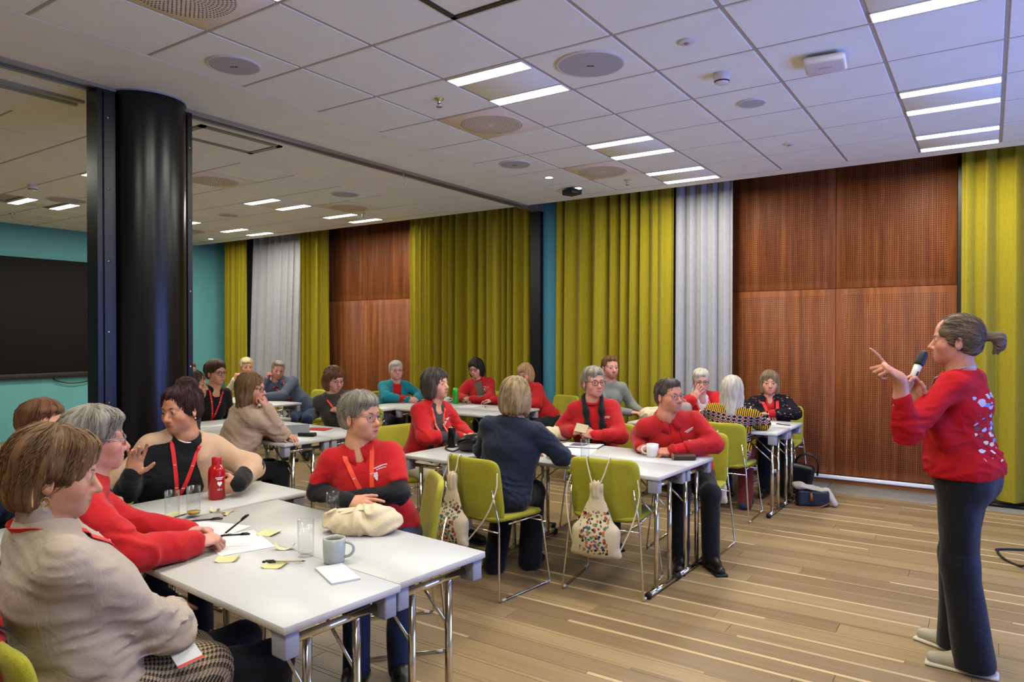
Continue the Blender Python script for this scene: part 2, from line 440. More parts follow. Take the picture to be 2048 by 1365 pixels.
def tile(x0, x1, y0, y1):
    k = (round(x1 - x0, 3), round(y1 - y0, 3))
    if k not in tile_me:
        b = MB(); W, D = k; e = 0.011; z = 0.004
        v = [(e, e, 0.02), (W - e, e, 0.02), (W - e, D - e, 0.02), (e, D - e, 0.02), (e, e, z), (W - e, e, z), (W - e, D - e, z), (e, D - e, z),
             (e + .004, e + .004, 0), (W - e - .004, e + .004, 0), (W - e - .004, D - e - .004, 0), (e + .004, D - e - .004, 0)]
        f = [(0, 1, 2, 3), (11, 10, 9, 8)] + [(i, 4 + i, 4 + (i + 1) % 4, (i + 1) % 4) for i in range(4)] + [(4 + i, 8 + i, 8 + (i + 1) % 4, 4 + (i + 1) % 4) for i in range(4)]
        me = bpy.data.meshes.new('ceiling_tile'); me.from_pydata(v, [], f); me.materials.append(M_tile); tile_me[k] = me
    o = bpy.data.objects.new('ceiling_tile', tile_me[k]); COL.objects.link(o); o.location = (x0, y0, CEIL); o.parent = ceil
def cpx(x, y):
    d = -0.5589 * x + 0.8292 * y; l = 0.8292 * x + 0.5589 * y
    return d, (1024 + 1418.65 * l / d, 671 - 1418.65 * 1.65 / d) if d > 0.2 else None
def in_view(x0, x1, y0, y1):
    for x in (x0, (x0 + x1) / 2, x1):
        for yy in (y0, (y0 + y1) / 2, y1):
            d, p = cpx(x, yy)
            if p and -60 < p[0] < 2110 and p[1] > -60: return True
    return False
# panels whose place in the grid is taken by a fixture: (x index edge, y index edge)
LIGHTS = [(-2.933, 3.557), (-2.933, 5.468), (-2.933, 6.742), (-0.533, 3.557), (-0.533, 5.468), (-0.533, 6.742), (-2.933, 1.646), (-0.533, 1.646), (-2.933, -0.265), (-0.533, -0.265),
          (-7.767, 5.468), (-7.767, 6.742), (-7.767, 3.557), (-10.175, 3.8), (-10.175, 5.468), (-10.175, 6.742), (-7.767, 1.646)]
VENTS = [(-3.533, 4.194), (-3.533, 6.105), (-3.533, 1.646)]
LVENTS = [(-7.165, 4.194), (-7.165, 6.105), (-10.777, 6.105)]
def near(lst, x, y): return any(abs(a - x) < 0.08 and abs(b - y) < 0.26 for a, b in lst)
rest = []
for XS in (XG, XL):
    for i in range(len(XS) - 1):
        for j in range(len(YG) - 1):
            x0, x1, y0, y1 = XS[i], XS[i + 1], YG[j], YG[j + 1]
            if near(LIGHTS, x0, y0) or near(VENTS + LVENTS, x0, y0): continue
            if in_view(x0, x1, y0, y1) and y0 > 0.3: tile(x0, x1, y0, y1)
            else: rest.append((x0, x1, y0, y1))
tb = MB()
for (x0, x1, y0, y1) in rest: tb.box(x0 + .011, x1 - .011, y0 + .011, y1 - .011, CEIL, CEIL + 0.02)
o = tb.build('tile_field', M_tile, ceil); o['kind'] = 'stuff'
gb = MB()
for XS in (XG, XL):
    for x in XS: gb.box(x - 0.011, x + 0.011, -2.8, 7.385, CEIL + 0.005, CEIL + 0.03)
    for yy in YG: gb.box(XS[0], XS[-1], yy - 0.011, yy + 0.011, CEIL + 0.0045, CEIL + 0.03)
gb.build('grid_profile', M_grid, ceil)
# ceiling light: panel of 60 x 60 with a lit strip at both ends
M_strip = mat('led_strip', 'ffffff', 0.5, emit=(1.0, 0.95, 0.88, 1), emis=LAMP_EMIT); M_strip.cycles.emission_sampling = 'NONE'
def light_panel(x0, y0, D, label):
    t = empty('ceiling_light', (x0 + 0.3, y0 + D / 2, CEIL), 0, label, 'ceiling light', 'recessed ceiling light panels')
    simple('panel', lambda b: b.rbox(-0.288, 0.288, -D / 2 + 0.012, D / 2 - 0.012, 0.0, 0.02, 0.003, 1), M_tile, t)
    for s in (-1, 1):
        yc = s * (D / 2 - 0.082)
        fr = simple('strip_frame', lambda b: [b.box(-0.288, 0.288, yc - 0.066, yc - 0.058, -0.006, 0.004), b.box(-0.288, 0.288, yc + 0.058, yc + 0.066, -0.006, 0.004), b.box(-0.29, -0.284, yc - 0.066, yc + 0.066, -0.006, 0.004), b.box(0.284, 0.29, yc - 0.066, yc + 0.066, -0.006, 0.004)], M_white, t)
        simple('light_strip', lambda b: b.box(-0.284, 0.284, yc - 0.058, yc + 0.058, -0.004, 0.0), M_strip, t)
        area_light('lamp', (0, yc, -0.012), (0, 0, 0), 0.56, 0.11, LAMP_P, LAMP_COL, parent=t)
LBL = {(-2.933, 3.557): 'ceiling light with two lit strips, nearest above the middle table', (-2.933, 5.468): 'ceiling light with two lit strips, second in the row over the middle tables',
       (-2.933, 6.742): 'ceiling light with two lit strips at the curtains, above the grey curtain', (-0.533, 3.557): 'ceiling light at the top right corner with one lit strip in view',
       (-0.533, 5.468): 'ceiling light with two long lit strips at the right, nearer the camera', (-0.533, 6.742): 'ceiling light with two lit strips at the edge above the right yellow curtain',
       (-7.767, 5.468): 'ceiling light with two lit strips in left room, nearer one right of the column', (-7.767, 6.742): 'ceiling light with two lit strips in left room above the far wood panel',
       (-10.175, 3.8): 'ceiling light with two lit strips left of the black column', (-10.175, 6.742): 'ceiling light with two lit strips in left room nearest the teal corner', (-10.175, 5.468): 'ceiling light whose lit strip shows just right of the black column',
       (-2.933, 1.646): 'ceiling light cut off at the top edge beside a round air vent'}
for (x, y) in LIGHTS:
    light_panel(x, y, 0.637, LBL.get((x, y)) or {(-0.533, 1.646): 'ceiling light above the camera on the right', (-2.933, -0.265): 'ceiling light behind the camera on the left', (-0.533, -0.265): 'ceiling light behind the camera on the right', (-7.767, 3.557): 'ceiling light hidden behind the black column', (-7.767, 1.646): 'ceiling light of the left room beyond the left edge'}[(x, y)])
# air vents: square plate with rings of holes
M_vent = mat('vent_plate', 'ece3d2', 0.6); M_hole = mat('vent_hole', '211d19', 0.9)
def vent(x0, y0, label):
    t = empty('ceiling_vent', (x0 + 0.3, y0 + 0.318, CEIL), 0, label, 'air vent', 'round perforated ceiling vents')
    simple('plate', lambda b: b.rbox(-0.289, 0.289, -0.307, 0.307, -0.004, 0.02, 0.003, 1), M_vent, t)
    b = MB()
    b.lathe([(0.255, -0.004), (0.25, -0.008), (0.20, -0.010), (0.0001, -0.011)], 40, 0)
    b.build('dish', M_vent, t)
    h = MB()
    for i in range(2, 13):
        r = 0.0195 * i; n = int(2 * math.pi * r / 0.0205)
        for k in range(n):
            a = 2 * math.pi * (k + 0.5 * (i % 2)) / n; c, s = math.cos(a), math.sin(a)
            px, py = r * c, r * s; q = 0.0052; z = -0.0118
            h.add([(px + q * (c - s * 0.6), py + q * (s + c * 0.6), z), (px + q * (c + s * 0.6), py + q * (s - c * 0.6), z), (px + q * (-c + s * 0.6), py + q * (-s - c * 0.6), z), (px + q * (-c - s * 0.6), py + q * (-s + c * 0.6), z),
                   ], [(0, 1, 2, 3)])
    o = h.build('vent_holes', M_hole, t); o['kind'] = 'stuff'
for (x, y), l in zip(VENTS, ('round perforated air vent in the ceiling between the near light strips and middle tables', 'round perforated air vent in the ceiling near the yellow curtain', 'large round perforated air vent at the top edge of the picture')): vent(x, y, l)
for (x, y), l in zip(LVENTS, ('round perforated air vent in left room just right of the column', 'round perforated air vent in left room near the far wood panel', 'small far air vent of the left room near teal wall')): vent(x, y, l)
# round loudspeakers
M_spk = mat('speaker_grille', 'b2b4ba', 0.7, bump=0.3, bscale=500, scale=50); M_rim = mat('speaker_rim', 'dcdad8', 0.5)
def speaker(x, y, r, label, rim=True, logo=False):
    t = empty('ceiling_speaker', (x, y, CEIL), 0, label, 'speaker', 'round ceiling loudspeakers')
    simple('rim', lambda b: b.lathe([(r * 1.09, 0.002), (r * 1.09, -0.008), (r * 1.03, -0.012), (r, -0.010)], 48), M_rim, t)
    simple('grille', lambda b: b.lathe([(r, -0.010), (r * 0.6, -0.0125), (0.0001, -0.0135)], 48), M_spk, t)
    if logo: simple('badge', lambda b: b.box(-0.022, 0.022, -0.004, 0.004, -0.016, -0.0125), M_black, t, rot=(0, 0, R(34)))
speaker(-2.02, 3.85, 0.195, 'large round grey loudspeaker in the ceiling beside the near light strips', logo=True)
speaker(-3.83, 2.65, 0.145, 'round grey loudspeaker in the ceiling above the black column', logo=True)
speaker(-3.80, 5.69, 0.145, 'round grey loudspeaker in the ceiling near two small downlights', logo=True)
speaker(-1.41, 5.13, 0.09, 'small round loudspeaker in the ceiling below the smoke detector')
speaker(-6.25, 5.79, 0.15, 'round loudspeaker in left room ceiling above the yellow curtain')
speaker(-9.33, 4.15, 0.2, 'large round loudspeaker in left room ceiling left of the column')
speaker(-8.66, 5.90, 0.12, 'small round loudspeaker in left room between two light panels')
# smoke detectors, sensors, access point, sprinklers, downlights
M_wp = mat('white_plastic', 'd7d5d6', 0.4); M_slot = mat('dark_slot', '2a2a2c', 0.7)
def smoke(x, y, label):
    t = empty('smoke_detector', (x, y, CEIL), 0, label, 'smoke detector', 'smoke detectors')
    simple('base', lambda b: b.lathe([(0.055, 0), (0.055, -0.02), (0.052, -0.025), (0.0001, -0.025)], 28), M_wp, t)
    simple('head', lambda b: b.lathe([(0.049, -0.025), (0.047, -0.045), (0.04, -0.062), (0.034, -0.066), (0.0001, -0.067)], 28), M_wp, t)
    simple('slot', lambda b: b.lathe([(0.0475, -0.048), (0.0445, -0.056)], 28), M_slot, t)
smoke(-1.41, 4.46, 'white smoke detector on the ceiling left of the access point'); smoke(-8.72, 3.53, 'white smoke detector in left room ceiling left of the column')
t = empty('access_point', (-0.82, 4.543, CEIL), R(6), 'white wireless access point box on the ceiling at the right', 'access point')
simple('housing', lambda b: b.rbox(-0.115, 0.115, -0.115, 0.115, -0.062, -0.018, 0.02, 4), M_wp, t)
simple('mount', lambda b: b.box(-0.06, 0.06, -0.06, 0.06, -0.018, 0.0), M_wp, t)
simple('logo', lambda b: b.box(-0.035, 0.035, -0.01, 0.01, -0.0635, -0.062), mat('logo_grey', 'b9b9c4', 0.5), t)
def sensor(x, y, r, label):
    t = empty('ceiling_sensor', (x, y, CEIL), 0, label, 'sensor', 'small ceiling sensors')
    simple('disc', lambda b: b.lathe([(r, 0), (r, -0.006), (r * 0.8, -0.011), (0.0001, -0.012)], 28), M_wp, t)
    simple('lens', lambda b: b.lathe([(r * 0.3, -0.011), (r * 0.22, -0.018), (0.0001, -0.02)], 16), mat('lens_grey', '8a8890', 0.3), t)
sensor(-1.42, 3.86, 0.05, 'small white sensor disc on the ceiling right of the large loudspeaker'); sensor(-1.445, 6.417, 0.045, 'small white sensor on the ceiling near the wood panels')
def sprinkler(x, y, label):
    t = empty('sprinkler', (x, y, CEIL), 0, label, 'sprinkler', 'ceiling sprinkler heads')
    simple('escutcheon', lambda b: b.lathe([(0.035, 0), (0.03, -0.008), (0.012, -0.012), (0.012, -0.03)], 20), M_chrome, t)
    simple('deflector', lambda b: [b.lathe([(0.0001, -0.052), (0.022, -0.052), (0.022, -0.055), (0.0001, -0.055)], 16), b.tube([(0.01, 0, -0.03), (0.012, 0, -0.042), (0.002, 0, -0.052)], 0.003, 6), b.tube([(-0.01, 0, -0.03), (-0.012, 0, -0.042), (-0.002, 0, -0.052)], 0.003, 6)], M_chrome, t)
sprinkler(-3.197, 3.833, 'chrome sprinkler head left of the near light strips'); sprinkler(-3.2, 6.943, 'chrome sprinkler head near the grey curtain')
sprinkler(-7.02, 6.82, 'chrome sprinkler head in left room near the far wood panel'); sprinkler(-11.0, 4.2, 'tiny sprinkler head in left room left of the column')
M_dl = mat('downlight', 'ffffff', emit=(1, 0.95, 0.88, 1), emis=9)
def downlight(x, y, label):
    t = empty('downlight', (x, y, CEIL), 0, label, 'downlight', 'small round downlights')
    simple('ring', lambda b: b.lathe([(0.05, 0), (0.048, -0.005), (0.04, -0.004)], 24), M_wp, t)
    simple('lens', lambda b: b.lathe([(0.04, -0.004), (0.0001, -0.005)], 24), M_dl, t)
    area_light('lamp', (0, 0, -0.01), (0, 0, 0), 0.06, 0.06, 4, LAMP_COL, 'DISK', parent=t)
downlight(-3.83, 6.375, 'small round lit downlight below the third loudspeaker'); downlight(-3.833, 7.01, 'small round lit downlight behind the black projector'); downlight(-11.07, 7.2, 'small round lit downlight near the teal corner')
t = empty('projector_box', (-3.9, 6.99, CEIL), R(-20), 'small black box hanging under the ceiling before the yellow curtain', 'device')
simple('housing', lambda b: b.rbox(-0.085, 0.085, -0.075, 0.075, -0.075, -0.015, 0.008, 2), M_black, t); simple('mount', lambda b: b.box(-0.03, 0.03, -0.03, 0.03, -0.015, 0.0), M_black, t)
# access hatches with metal frames
def hatch(x0, x1, y0, y1, label, m, wd=0.02):
    t = empty('ceiling_hatch', ((x0 + x1) / 2, (y0 + y1) / 2, CEIL), 0, label, 'hatch'); a, b2 = (x1 - x0) / 2, (y1 - y0) / 2
    for (p, q, r_, s_) in ((-a, a, -b2, -b2 + wd), (-a, a, b2 - wd, b2), (-a, -a + wd, -b2, b2), (a - wd, a, -b2, b2)):
        simple('frame_bar', lambda b: b.box(p, q, r_, s_, -0.012, 0.0), m, t)
    simple('door', lambda b: b.box(-a + wd, a - wd, -b2 + wd, b2 - wd, -0.004, 0.0), M_white, t)
hatch(-2.32, -1.75, 2.31, 2.9, 'square ceiling hatch with dark metal frame at the top edge', mat('hatch_dark', '4a463c', 0.4, 0.6), 0.03)
hatch(-5.56, -5.12, 3.25, 4.02, 'white ceiling hatch with raised frame right of the black column', mat('hatch_grey', '8a8168', 0.4, 0.4), 0.05)
# ---- folding wall track and posts
def rail(b):
    b.box(-5.0, -4.965, -2.7, 7.56, CEIL - 0.022, CEIL + 0.03); b.box(-4.895, -4.86, -2.7, 7.56, CEIL - 0.022, CEIL + 0.03); b.box(-4.965, -4.895, -2.7, 7.56, CEIL + 0.01, CEIL + 0.03)
    b.box(-5.0, -4.86, 7.56, 8.02, CEIL - 0.03, CEIL + 0.1)
struct(simple('trim_3', rail, M_rail))
struct(simple('trim_4', lambda b: [b.box(-5.42, -5.39, -2.7, 2.47, CEIL - 0.018, CEIL + 0.01), b.box(-5.32, -5.29, -2.7, 2.47, CEIL - 0.018, CEIL + 0.01)], M_rail))
hk = simple('hook', lambda b: [b.tube([(0, 0, 0.03), (0, 0, -0.04), (0.01, 0.01, -0.05), (0.02, 0.02, -0.075), (0, 0.02, -0.09)], 0.006, 8), b.lathe([(0.0001, -0.105), (0.012, -0.095), (0.012, -0.085), (0.0001, -0.08)], 10, c=(0, 0.02, 0))], M_rim, loc=(-4.93, 5.35, CEIL - 0.02))
tag(hk, 'small hook hanging from the folding wall track in the ceiling', 'hook')
M_col = mat('column_lacquer', '05060a', 0.27, spec=0.45)
t = empty('column', (-4.93, 2.71, 0), 0, 'tall round glossy black column between the two rooms', 'column')
simple('shaft', lambda b: b.lathe([(0.252, 0), (0.252, CEIL - 0.012)], 72), M_col, t)
simple('collar', lambda b: b.lathe([(0.258, CEIL - 0.012), (0.258, CEIL)], 72), mat('collar_blue', '8fa0b0', 0.5), t)
def post(y0, y1, x0, x1, label, knobs):
    t = empty('partition_post', ((x0 + x1) / 2, (y0 + y1) / 2, 0), 0, label, 'post', 'black posts of the folding wall')
    a, c = (x1 - x0) / 2, (y1 - y0) / 2
    simple('profile', lambda b: [b.box(-a, a, -c, c, 0, CEIL - 0.022), b.box(-a * 0.5, a + 0.012, -c * 0.35, c * 0.55, 0.02, CEIL - 0.04)], M_black, t)
    for z in knobs: simple('bolt', lambda b: b.lathe([(0.009, 0), (0.008, 0.006), (0.0001, 0.008)], 12, M=Matrix.Translation((a + 0.011, c * 0.1, z)) @ Matrix.Rotation(R(90), 4, 'Y')), M_chrome, t)
post(2.345, 2.462, -5.0, -4.86, 'black metal post on the left of the black column', (3.02, 2.55, 2.07, 1.6, 1.13))
post(2.955, 3.02, -4.98, -4.87, 'narrow black metal post on the right of the black column', (2.95, 2.42, 1.9, 1.35))
post(7.9, 8.02, -5.03, -4.88, 'black folding wall post against the blue pillar', (3.05, 2.45, 1.85, 1.2))
# ---- wall screen in the left room
t = empty('wall_screen', (-12.1, 5.35, 0), 0, 'huge dark wall screen on the teal wall behind the column', 'screen')
simple('panel', lambda b: b.rbox(0.0, 0.07, -2.07, 2.07, 1.0, 2.75, 0.008, 2), mat('screen_black', '14110d', 0.65, spec=0.2), t)
simple('lower_bezel', lambda b: b.rbox(0.0, 0.08, -2.07, 2.07, 0.92, 1.0, 0.008, 2), mat('bezel', '1b1814', 0.5), t)
cb = simple('cable', lambda b: b.tube(spline([(-12.08, 5.15, 0.93), (-12.06, 5.2, 0.87), (-12.05, 5.4, 0.82), (-12.05, 5.65, 0.84), (-12.06, 5.85, 0.9), (-12.07, 5.95, 0.93)]), 0.009, 8), M_black); tag(cb, 'thin black cable sagging below the wall screen', 'cable')
# ================================================================== SOFT SHAPES (smooth unions of simple solids, meshed as one surface)
f32 = np.float32
class Soft:
    def __init__(s): s.p = []
    def cone(s, a, b, r1, r2, k=0.02, op=1, flat=None):
        """tapered limb from a to b; flat=(axis vector, factor) squeezes the section along the axis"""
        s.p.append(('cone', np.array(a, float), np.array(b, float), r1, r2, k, op, flat)); return s
    def ell(s, c, r, rot=None, k=0.02, op=1):
        r = (r, r, r) if not hasattr(r, '__len__') else r
        s.p.append(('ell', np.array(c, float), np.array(r, float), np.eye(3) if rot is None else np.array(rot, float), 0, k, op, None)); return s
    def box(s, c, h, rot=None, rd=0.01, k=0.01, op=1):
        s.p.append(('box', np.array(c, float), np.array(h, float), np.eye(3) if rot is None else np.array(rot, float), rd, k, op, None)); return s
    def xf(s, Rm, T):
        """transformed copy: rotation (3x3) and translation"""
        Rm = np.array(Rm, float); T = np.array(T, float); o = Soft()
        for q in s.p:
            q = list(q)
            if q[0] == 'cone':
                q[1] = Rm @ q[1] + T; q[2] = Rm @ q[2] + T
                if q[7] is not None: q[7] = (Rm @ np.array(q[7][0], float), q[7][1])
            else: q[1] = Rm @ q[1] + T; q[3] = Rm @ q[3]
            o.p.append(tuple(q))
        return o
    def join(s, o): s.p += o.p; return s
    @staticmethod
    def dist(q, X, Y, Z):
        if q[0] == 'cone':
            a, b, r1, r2, fl = q[1], q[2], q[3], q[4], q[7]
            d = b - a; L2 = max(float(d @ d), 1e-12)
            px, py, pz = X - f32(a[0]), Y - f32(a[1]), Z - f32(a[2])
            t = np.clip((px * f32(d[0]) + py * f32(d[1]) + pz * f32(d[2])) / f32(L2), 0, 1)
            qx, qy, qz = px - t * f32(d[0]), py - t * f32(d[1]), pz - t * f32(d[2])
            if fl is not None:
                ax, fac = np.array(fl[0], float), fl[1]; ax = ax / np.linalg.norm(ax)
                m = (qx * f32(ax[0]) + qy * f32(ax[1]) + qz * f32(ax[2])) * f32(1 / fac - 1)
                qx, qy, qz = qx + m * f32(ax[0]), qy + m * f32(ax[1]), qz + m * f32(ax[2])
                return (np.sqrt(qx * qx + qy * qy + qz * qz) - (f32(r1) + t * f32(r2 - r1))) * f32(min(1, fac) ** 0.5)
            return np.sqrt(qx * qx + qy * qy + qz * qz) - (f32(r1) + t * f32(r2 - r1))
        c, r, Rm = q[1], q[2], q[3]
        px, py, pz = X - f32(c[0]), Y - f32(c[1]), Z - f32(c[2])
        lx = px * f32(Rm[0, 0]) + py * f32(Rm[1, 0]) + pz * f32(Rm[2, 0])
        ly = px * f32(Rm[0, 1]) + py * f32(Rm[1, 1]) + pz * f32(Rm[2, 1])
        lz = px * f32(Rm[0, 2]) + py * f32(Rm[1, 2]) + pz * f32(Rm[2, 2])
        if q[0] == 'ell':
            ax, ay, az = lx / f32(r[0]), ly / f32(r[1]), lz / f32(r[2])
            k0 = np.sqrt(ax * ax + ay * ay + az * az)
            bx, by, bz = ax / f32(r[0]), ay / f32(r[1]), az / f32(r[2])
            k1 = np.sqrt(bx * bx + by * by + bz * bz) + f32(1e-6)
            return np.maximum(k0 * (k0 - 1) / k1, -f32(min(r)) * 2)
        rd = q[4]
        ax, ay, az = np.abs(lx) - f32(r[0] - rd), np.abs(ly) - f32(r[1] - rd), np.abs(lz) - f32(r[2] - rd)
        o = np.sqrt(np.maximum(ax, 0) ** 2 + np.maximum(ay, 0) ** 2 + np.maximum(az, 0) ** 2)
        return o + np.minimum(np.maximum(ax, np.maximum(ay, az)), 0) - f32(rd)
    @staticmethod
    def bounds(q):
        if q[0] == 'cone':
            r = max(q[3], q[4]) * (max(1, q[7][1]) if q[7] else 1)
            return np.minimum(q[1], q[2]) - r, np.maximum(q[1], q[2]) + r
        e = np.abs(q[3]) @ q[2] if q[0] == 'box' else np.sqrt((q[3] ** 2) @ (q[2] ** 2))
        return q[1] - e, q[1] + e
    @staticmethod
    def blend(d, e, k, op):
        k = f32(max(k, 1e-5))
        if op == 1:
            h = np.maximum(k - np.abs(d - e), 0) / k
            return np.minimum(d, e) - h * h * k * f32(0.25)
        e = -e
        h = np.maximum(k - np.abs(d - e), 0) / k
        return np.maximum(d, e) + h * h * k * f32(0.25)
    def value(s, pts):
        pts = np.asarray(pts, dtype=f32); X, Y, Z = pts[:, 0], pts[:, 1], pts[:, 2]
        d = np.full(len(pts), 1.0, f32)
        for q in s.p: d = Soft.blend(d, Soft.dist(q, X, Y, Z), q[5], q[6])
        return d
    def mesh(s, vox=0.01, warp=None, clip=None):
        lo = np.min([Soft.bounds(q)[0] for q in s.p if q[6] == 1], 0) - 3 * vox
        hi = np.max([Soft.bounds(q)[1] for q in s.p if q[6] == 1], 0) + 3 * vox
        if clip is not None: lo = np.maximum(lo, clip[0]); hi = np.minimum(hi, clip[1])
        n = np.ceil((hi - lo) / vox).astype(int) + 1
        gx, gy, gz = [(lo[i] + vox * np.arange(n[i])).astype(f32) for i in range(3)]
        D = np.full(n, 0.5, f32)
        for q in s.p:
            a, b = Soft.bounds(q); m = q[5] * 1.2 + 3 * vox
            i0 = np.clip(np.floor((a - m - lo) / vox).astype(int), 0, n); i1 = np.clip(np.ceil((b + m - lo) / vox).astype(int) + 1, 0, n)
            if np.any(i1 <= i0): continue
            sl = tuple(slice(i0[k], i1[k]) for k in range(3))
            X = gx[sl[0]][:, None, None]; Y = gy[sl[1]][None, :, None]; Z = gz[sl[2]][None, None, :]
            D[sl] = Soft.blend(D[sl], Soft.dist(q, X, Y, Z), q[5], q[6])
        if warp is not None:
            idx = np.nonzero(np.abs(D) < 4 * vox + 0.02)
            P = np.stack([gx[idx[0]], gy[idx[1]], gz[idx[2]]], 1)
            D[idx] += warp(P).astype(f32)
        for ax in range(3):       # keep the surface closed at the grid border
            sl = [slice(None)] * 3
            for e in (0, -1): sl[ax] = e; D[tuple(sl)] = np.maximum(D[tuple(sl)], f32(vox * 0.3))
        return nets(D, lo, vox)
def nets(D, lo, vox):
    """naive surface nets"""
    S = D < 0; n = D.shape
    cnt = np.zeros([k - 1 for k in n], np.int8)
    off = [(i, j, k) for i in (0, 1) for j in (0, 1) for k in (0, 1)]
    for (i, j, k) in off: cnt += S[i:n[0] - 1 + i, j:n[1] - 1 + j, k:n[2] - 1 + k]
    act = (cnt > 0) & (cnt < 8); I = np.array(np.nonzero(act)).T
    if len(I) == 0: return np.zeros((0, 3)), np.zeros((0, 4), int)
    val = np.stack([D[I[:, 0] + a, I[:, 1] + b, I[:, 2] + c] for (a, b, c) in off], 1)
    o = np.array(off, float); P = np.zeros((len(I), 3)); N = np.zeros(len(I))
    for a in range(8):
        for b in range(a + 1, 8):
            if abs(o[a] - o[b]).sum() != 1: continue
            va, vb = val[:, a], val[:, b]; m = (va < 0) != (vb < 0)
            t = va[m] / (va[m] - vb[m])
            P[m] += o[a] + t[:, None] * (o[b] - o[a]); N[m] += 1
    V = (I + P / N[:, None]) * vox + lo
    idx = -np.ones(act.shape, int); idx[tuple(I.T)] = np.arange(len(I))
    F = []
    for ax in range(3):
        sl0 = [slice(None)] * 3; sl1 = [slice(None)] * 3; sl0[ax] = slice(0, n[ax] - 1); sl1[ax] = slice(1, n[ax])
        ch = S[tuple(sl0)] != S[tuple(sl1)]
        u, v = (ax + 1) % 3, (ax + 2) % 3
        E = np.array(np.nonzero(ch)).T
        ok = (E[:, u] > 0) & (E[:, v] > 0) & (E[:, u] < n[u] - 1) & (E[:, v] < n[v] - 1); E = E[ok]
        ins = S[tuple(E.T)]
        q = []
        for du, dv in ((-1, -1), (0, -1), (0, 0), (-1, 0)):
            c = E.copy(); c[:, u] += du; c[:, v] += dv; q.append(idx[tuple(c.T)])
        q = np.stack(q, 1); q[~ins] = q[~ins][:, ::-1]; F.append(q)
    return V, np.concatenate(F)
_H = np.random.RandomState(11).rand(4096)
def vnoise(P, seed=0):
    """smooth value noise, about 0..1, cell size 1"""
    P = np.asarray(P, float) + seed * 17.31; i = np.floor(P).astype(int); f = P - i; f = f * f * (3 - 2 * f); r = 0
    for a in (0, 1):
        for b in (0, 1):
            for c in (0, 1):
                h = _H[((i[:, 0] + a) * 73856093 ^ (i[:, 1] + b) * 19349663 ^ (i[:, 2] + c) * 83492791) & 4095]
                r = r + h * (f[:, 0] if a else 1 - f[:, 0]) * (f[:, 1] if b else 1 - f[:, 1]) * (f[:, 2] if c else 1 - f[:, 2])
    return r
def soft_obj(name, vf, m, parent=None, attrs=None, mats=None, fmat=None):
    V, F = vf
    me = bpy.data.meshes.new(name); me.vertices.add(len(V)); me.vertices.foreach_set('co', np.asarray(V, f32).ravel())
    me.loops.add(len(F) * 4); me.loops.foreach_set('vertex_index', np.asarray(F, np.int32).ravel())
    me.polygons.add(len(F)); me.polygons.foreach_set('loop_start', np.arange(len(F), dtype=np.int32) * 4)
    me.polygons.foreach_set('use_smooth', np.ones(len(F), bool))
    for x in (mats or [m]): me.materials.append(x)
    if fmat is not None: me.polygons.foreach_set('material_index', np.asarray(fmat, np.int32))
    me.update(calc_edges=True)
    for k, a in (attrs or {}).items():
        at = me.attributes.new(k, 'FLOAT_VECTOR', 'POINT'); at.data.foreach_set('vector', np.asarray(a, f32).ravel())
    o = bpy.data.objects.new(name, me); COL.objects.link(o)
    if parent: o.parent = parent
    return o
def relax(V, F, it=2, lam=0.5):
    """light smoothing of a quad mesh"""
    V = np.array(V, float)
    a = np.concatenate([F[:, [0, 1]], F[:, [1, 2]], F[:, [2, 3]], F[:, [3, 0]]]); a = np.concatenate([a, a[:, ::-1]])
    c = np.bincount(a[:, 0], minlength=len(V)).astype(float); c[c == 0] = 1
    for _ in range(it):
        A = np.stack([np.bincount(a[:, 0], V[a[:, 1], k], minlength=len(V)) for k in range(3)], 1) / c[:, None]
        V += lam * (A - V)
    return V, F
def normals(V, F):
    n = np.cross(V[F[:, 2]] - V[F[:, 0]], V[F[:, 3]] - V[F[:, 1]]); N = np.zeros_like(V)
    for k in range(4):
        for c in range(3): N[:, c] += np.bincount(F[:, k], n[:, c], minlength=len(V))
    return N / (np.linalg.norm(N, axis=1, keepdims=True) + 1e-9)
def rotm(yaw=0, pitch=0, roll=0):
    """columns: right, forward, up.  yaw about Z (ccw), pitch up positive, roll towards the right side"""
    return np.array(Matrix.Rotation(R(yaw), 3, 'Z') @ Matrix.Rotation(R(pitch), 3, 'X') @ Matrix.Rotation(R(roll), 3, 'Y'))
def unit(v): v = np.asarray(v, float); return v / (np.linalg.norm(v) + 1e-12)
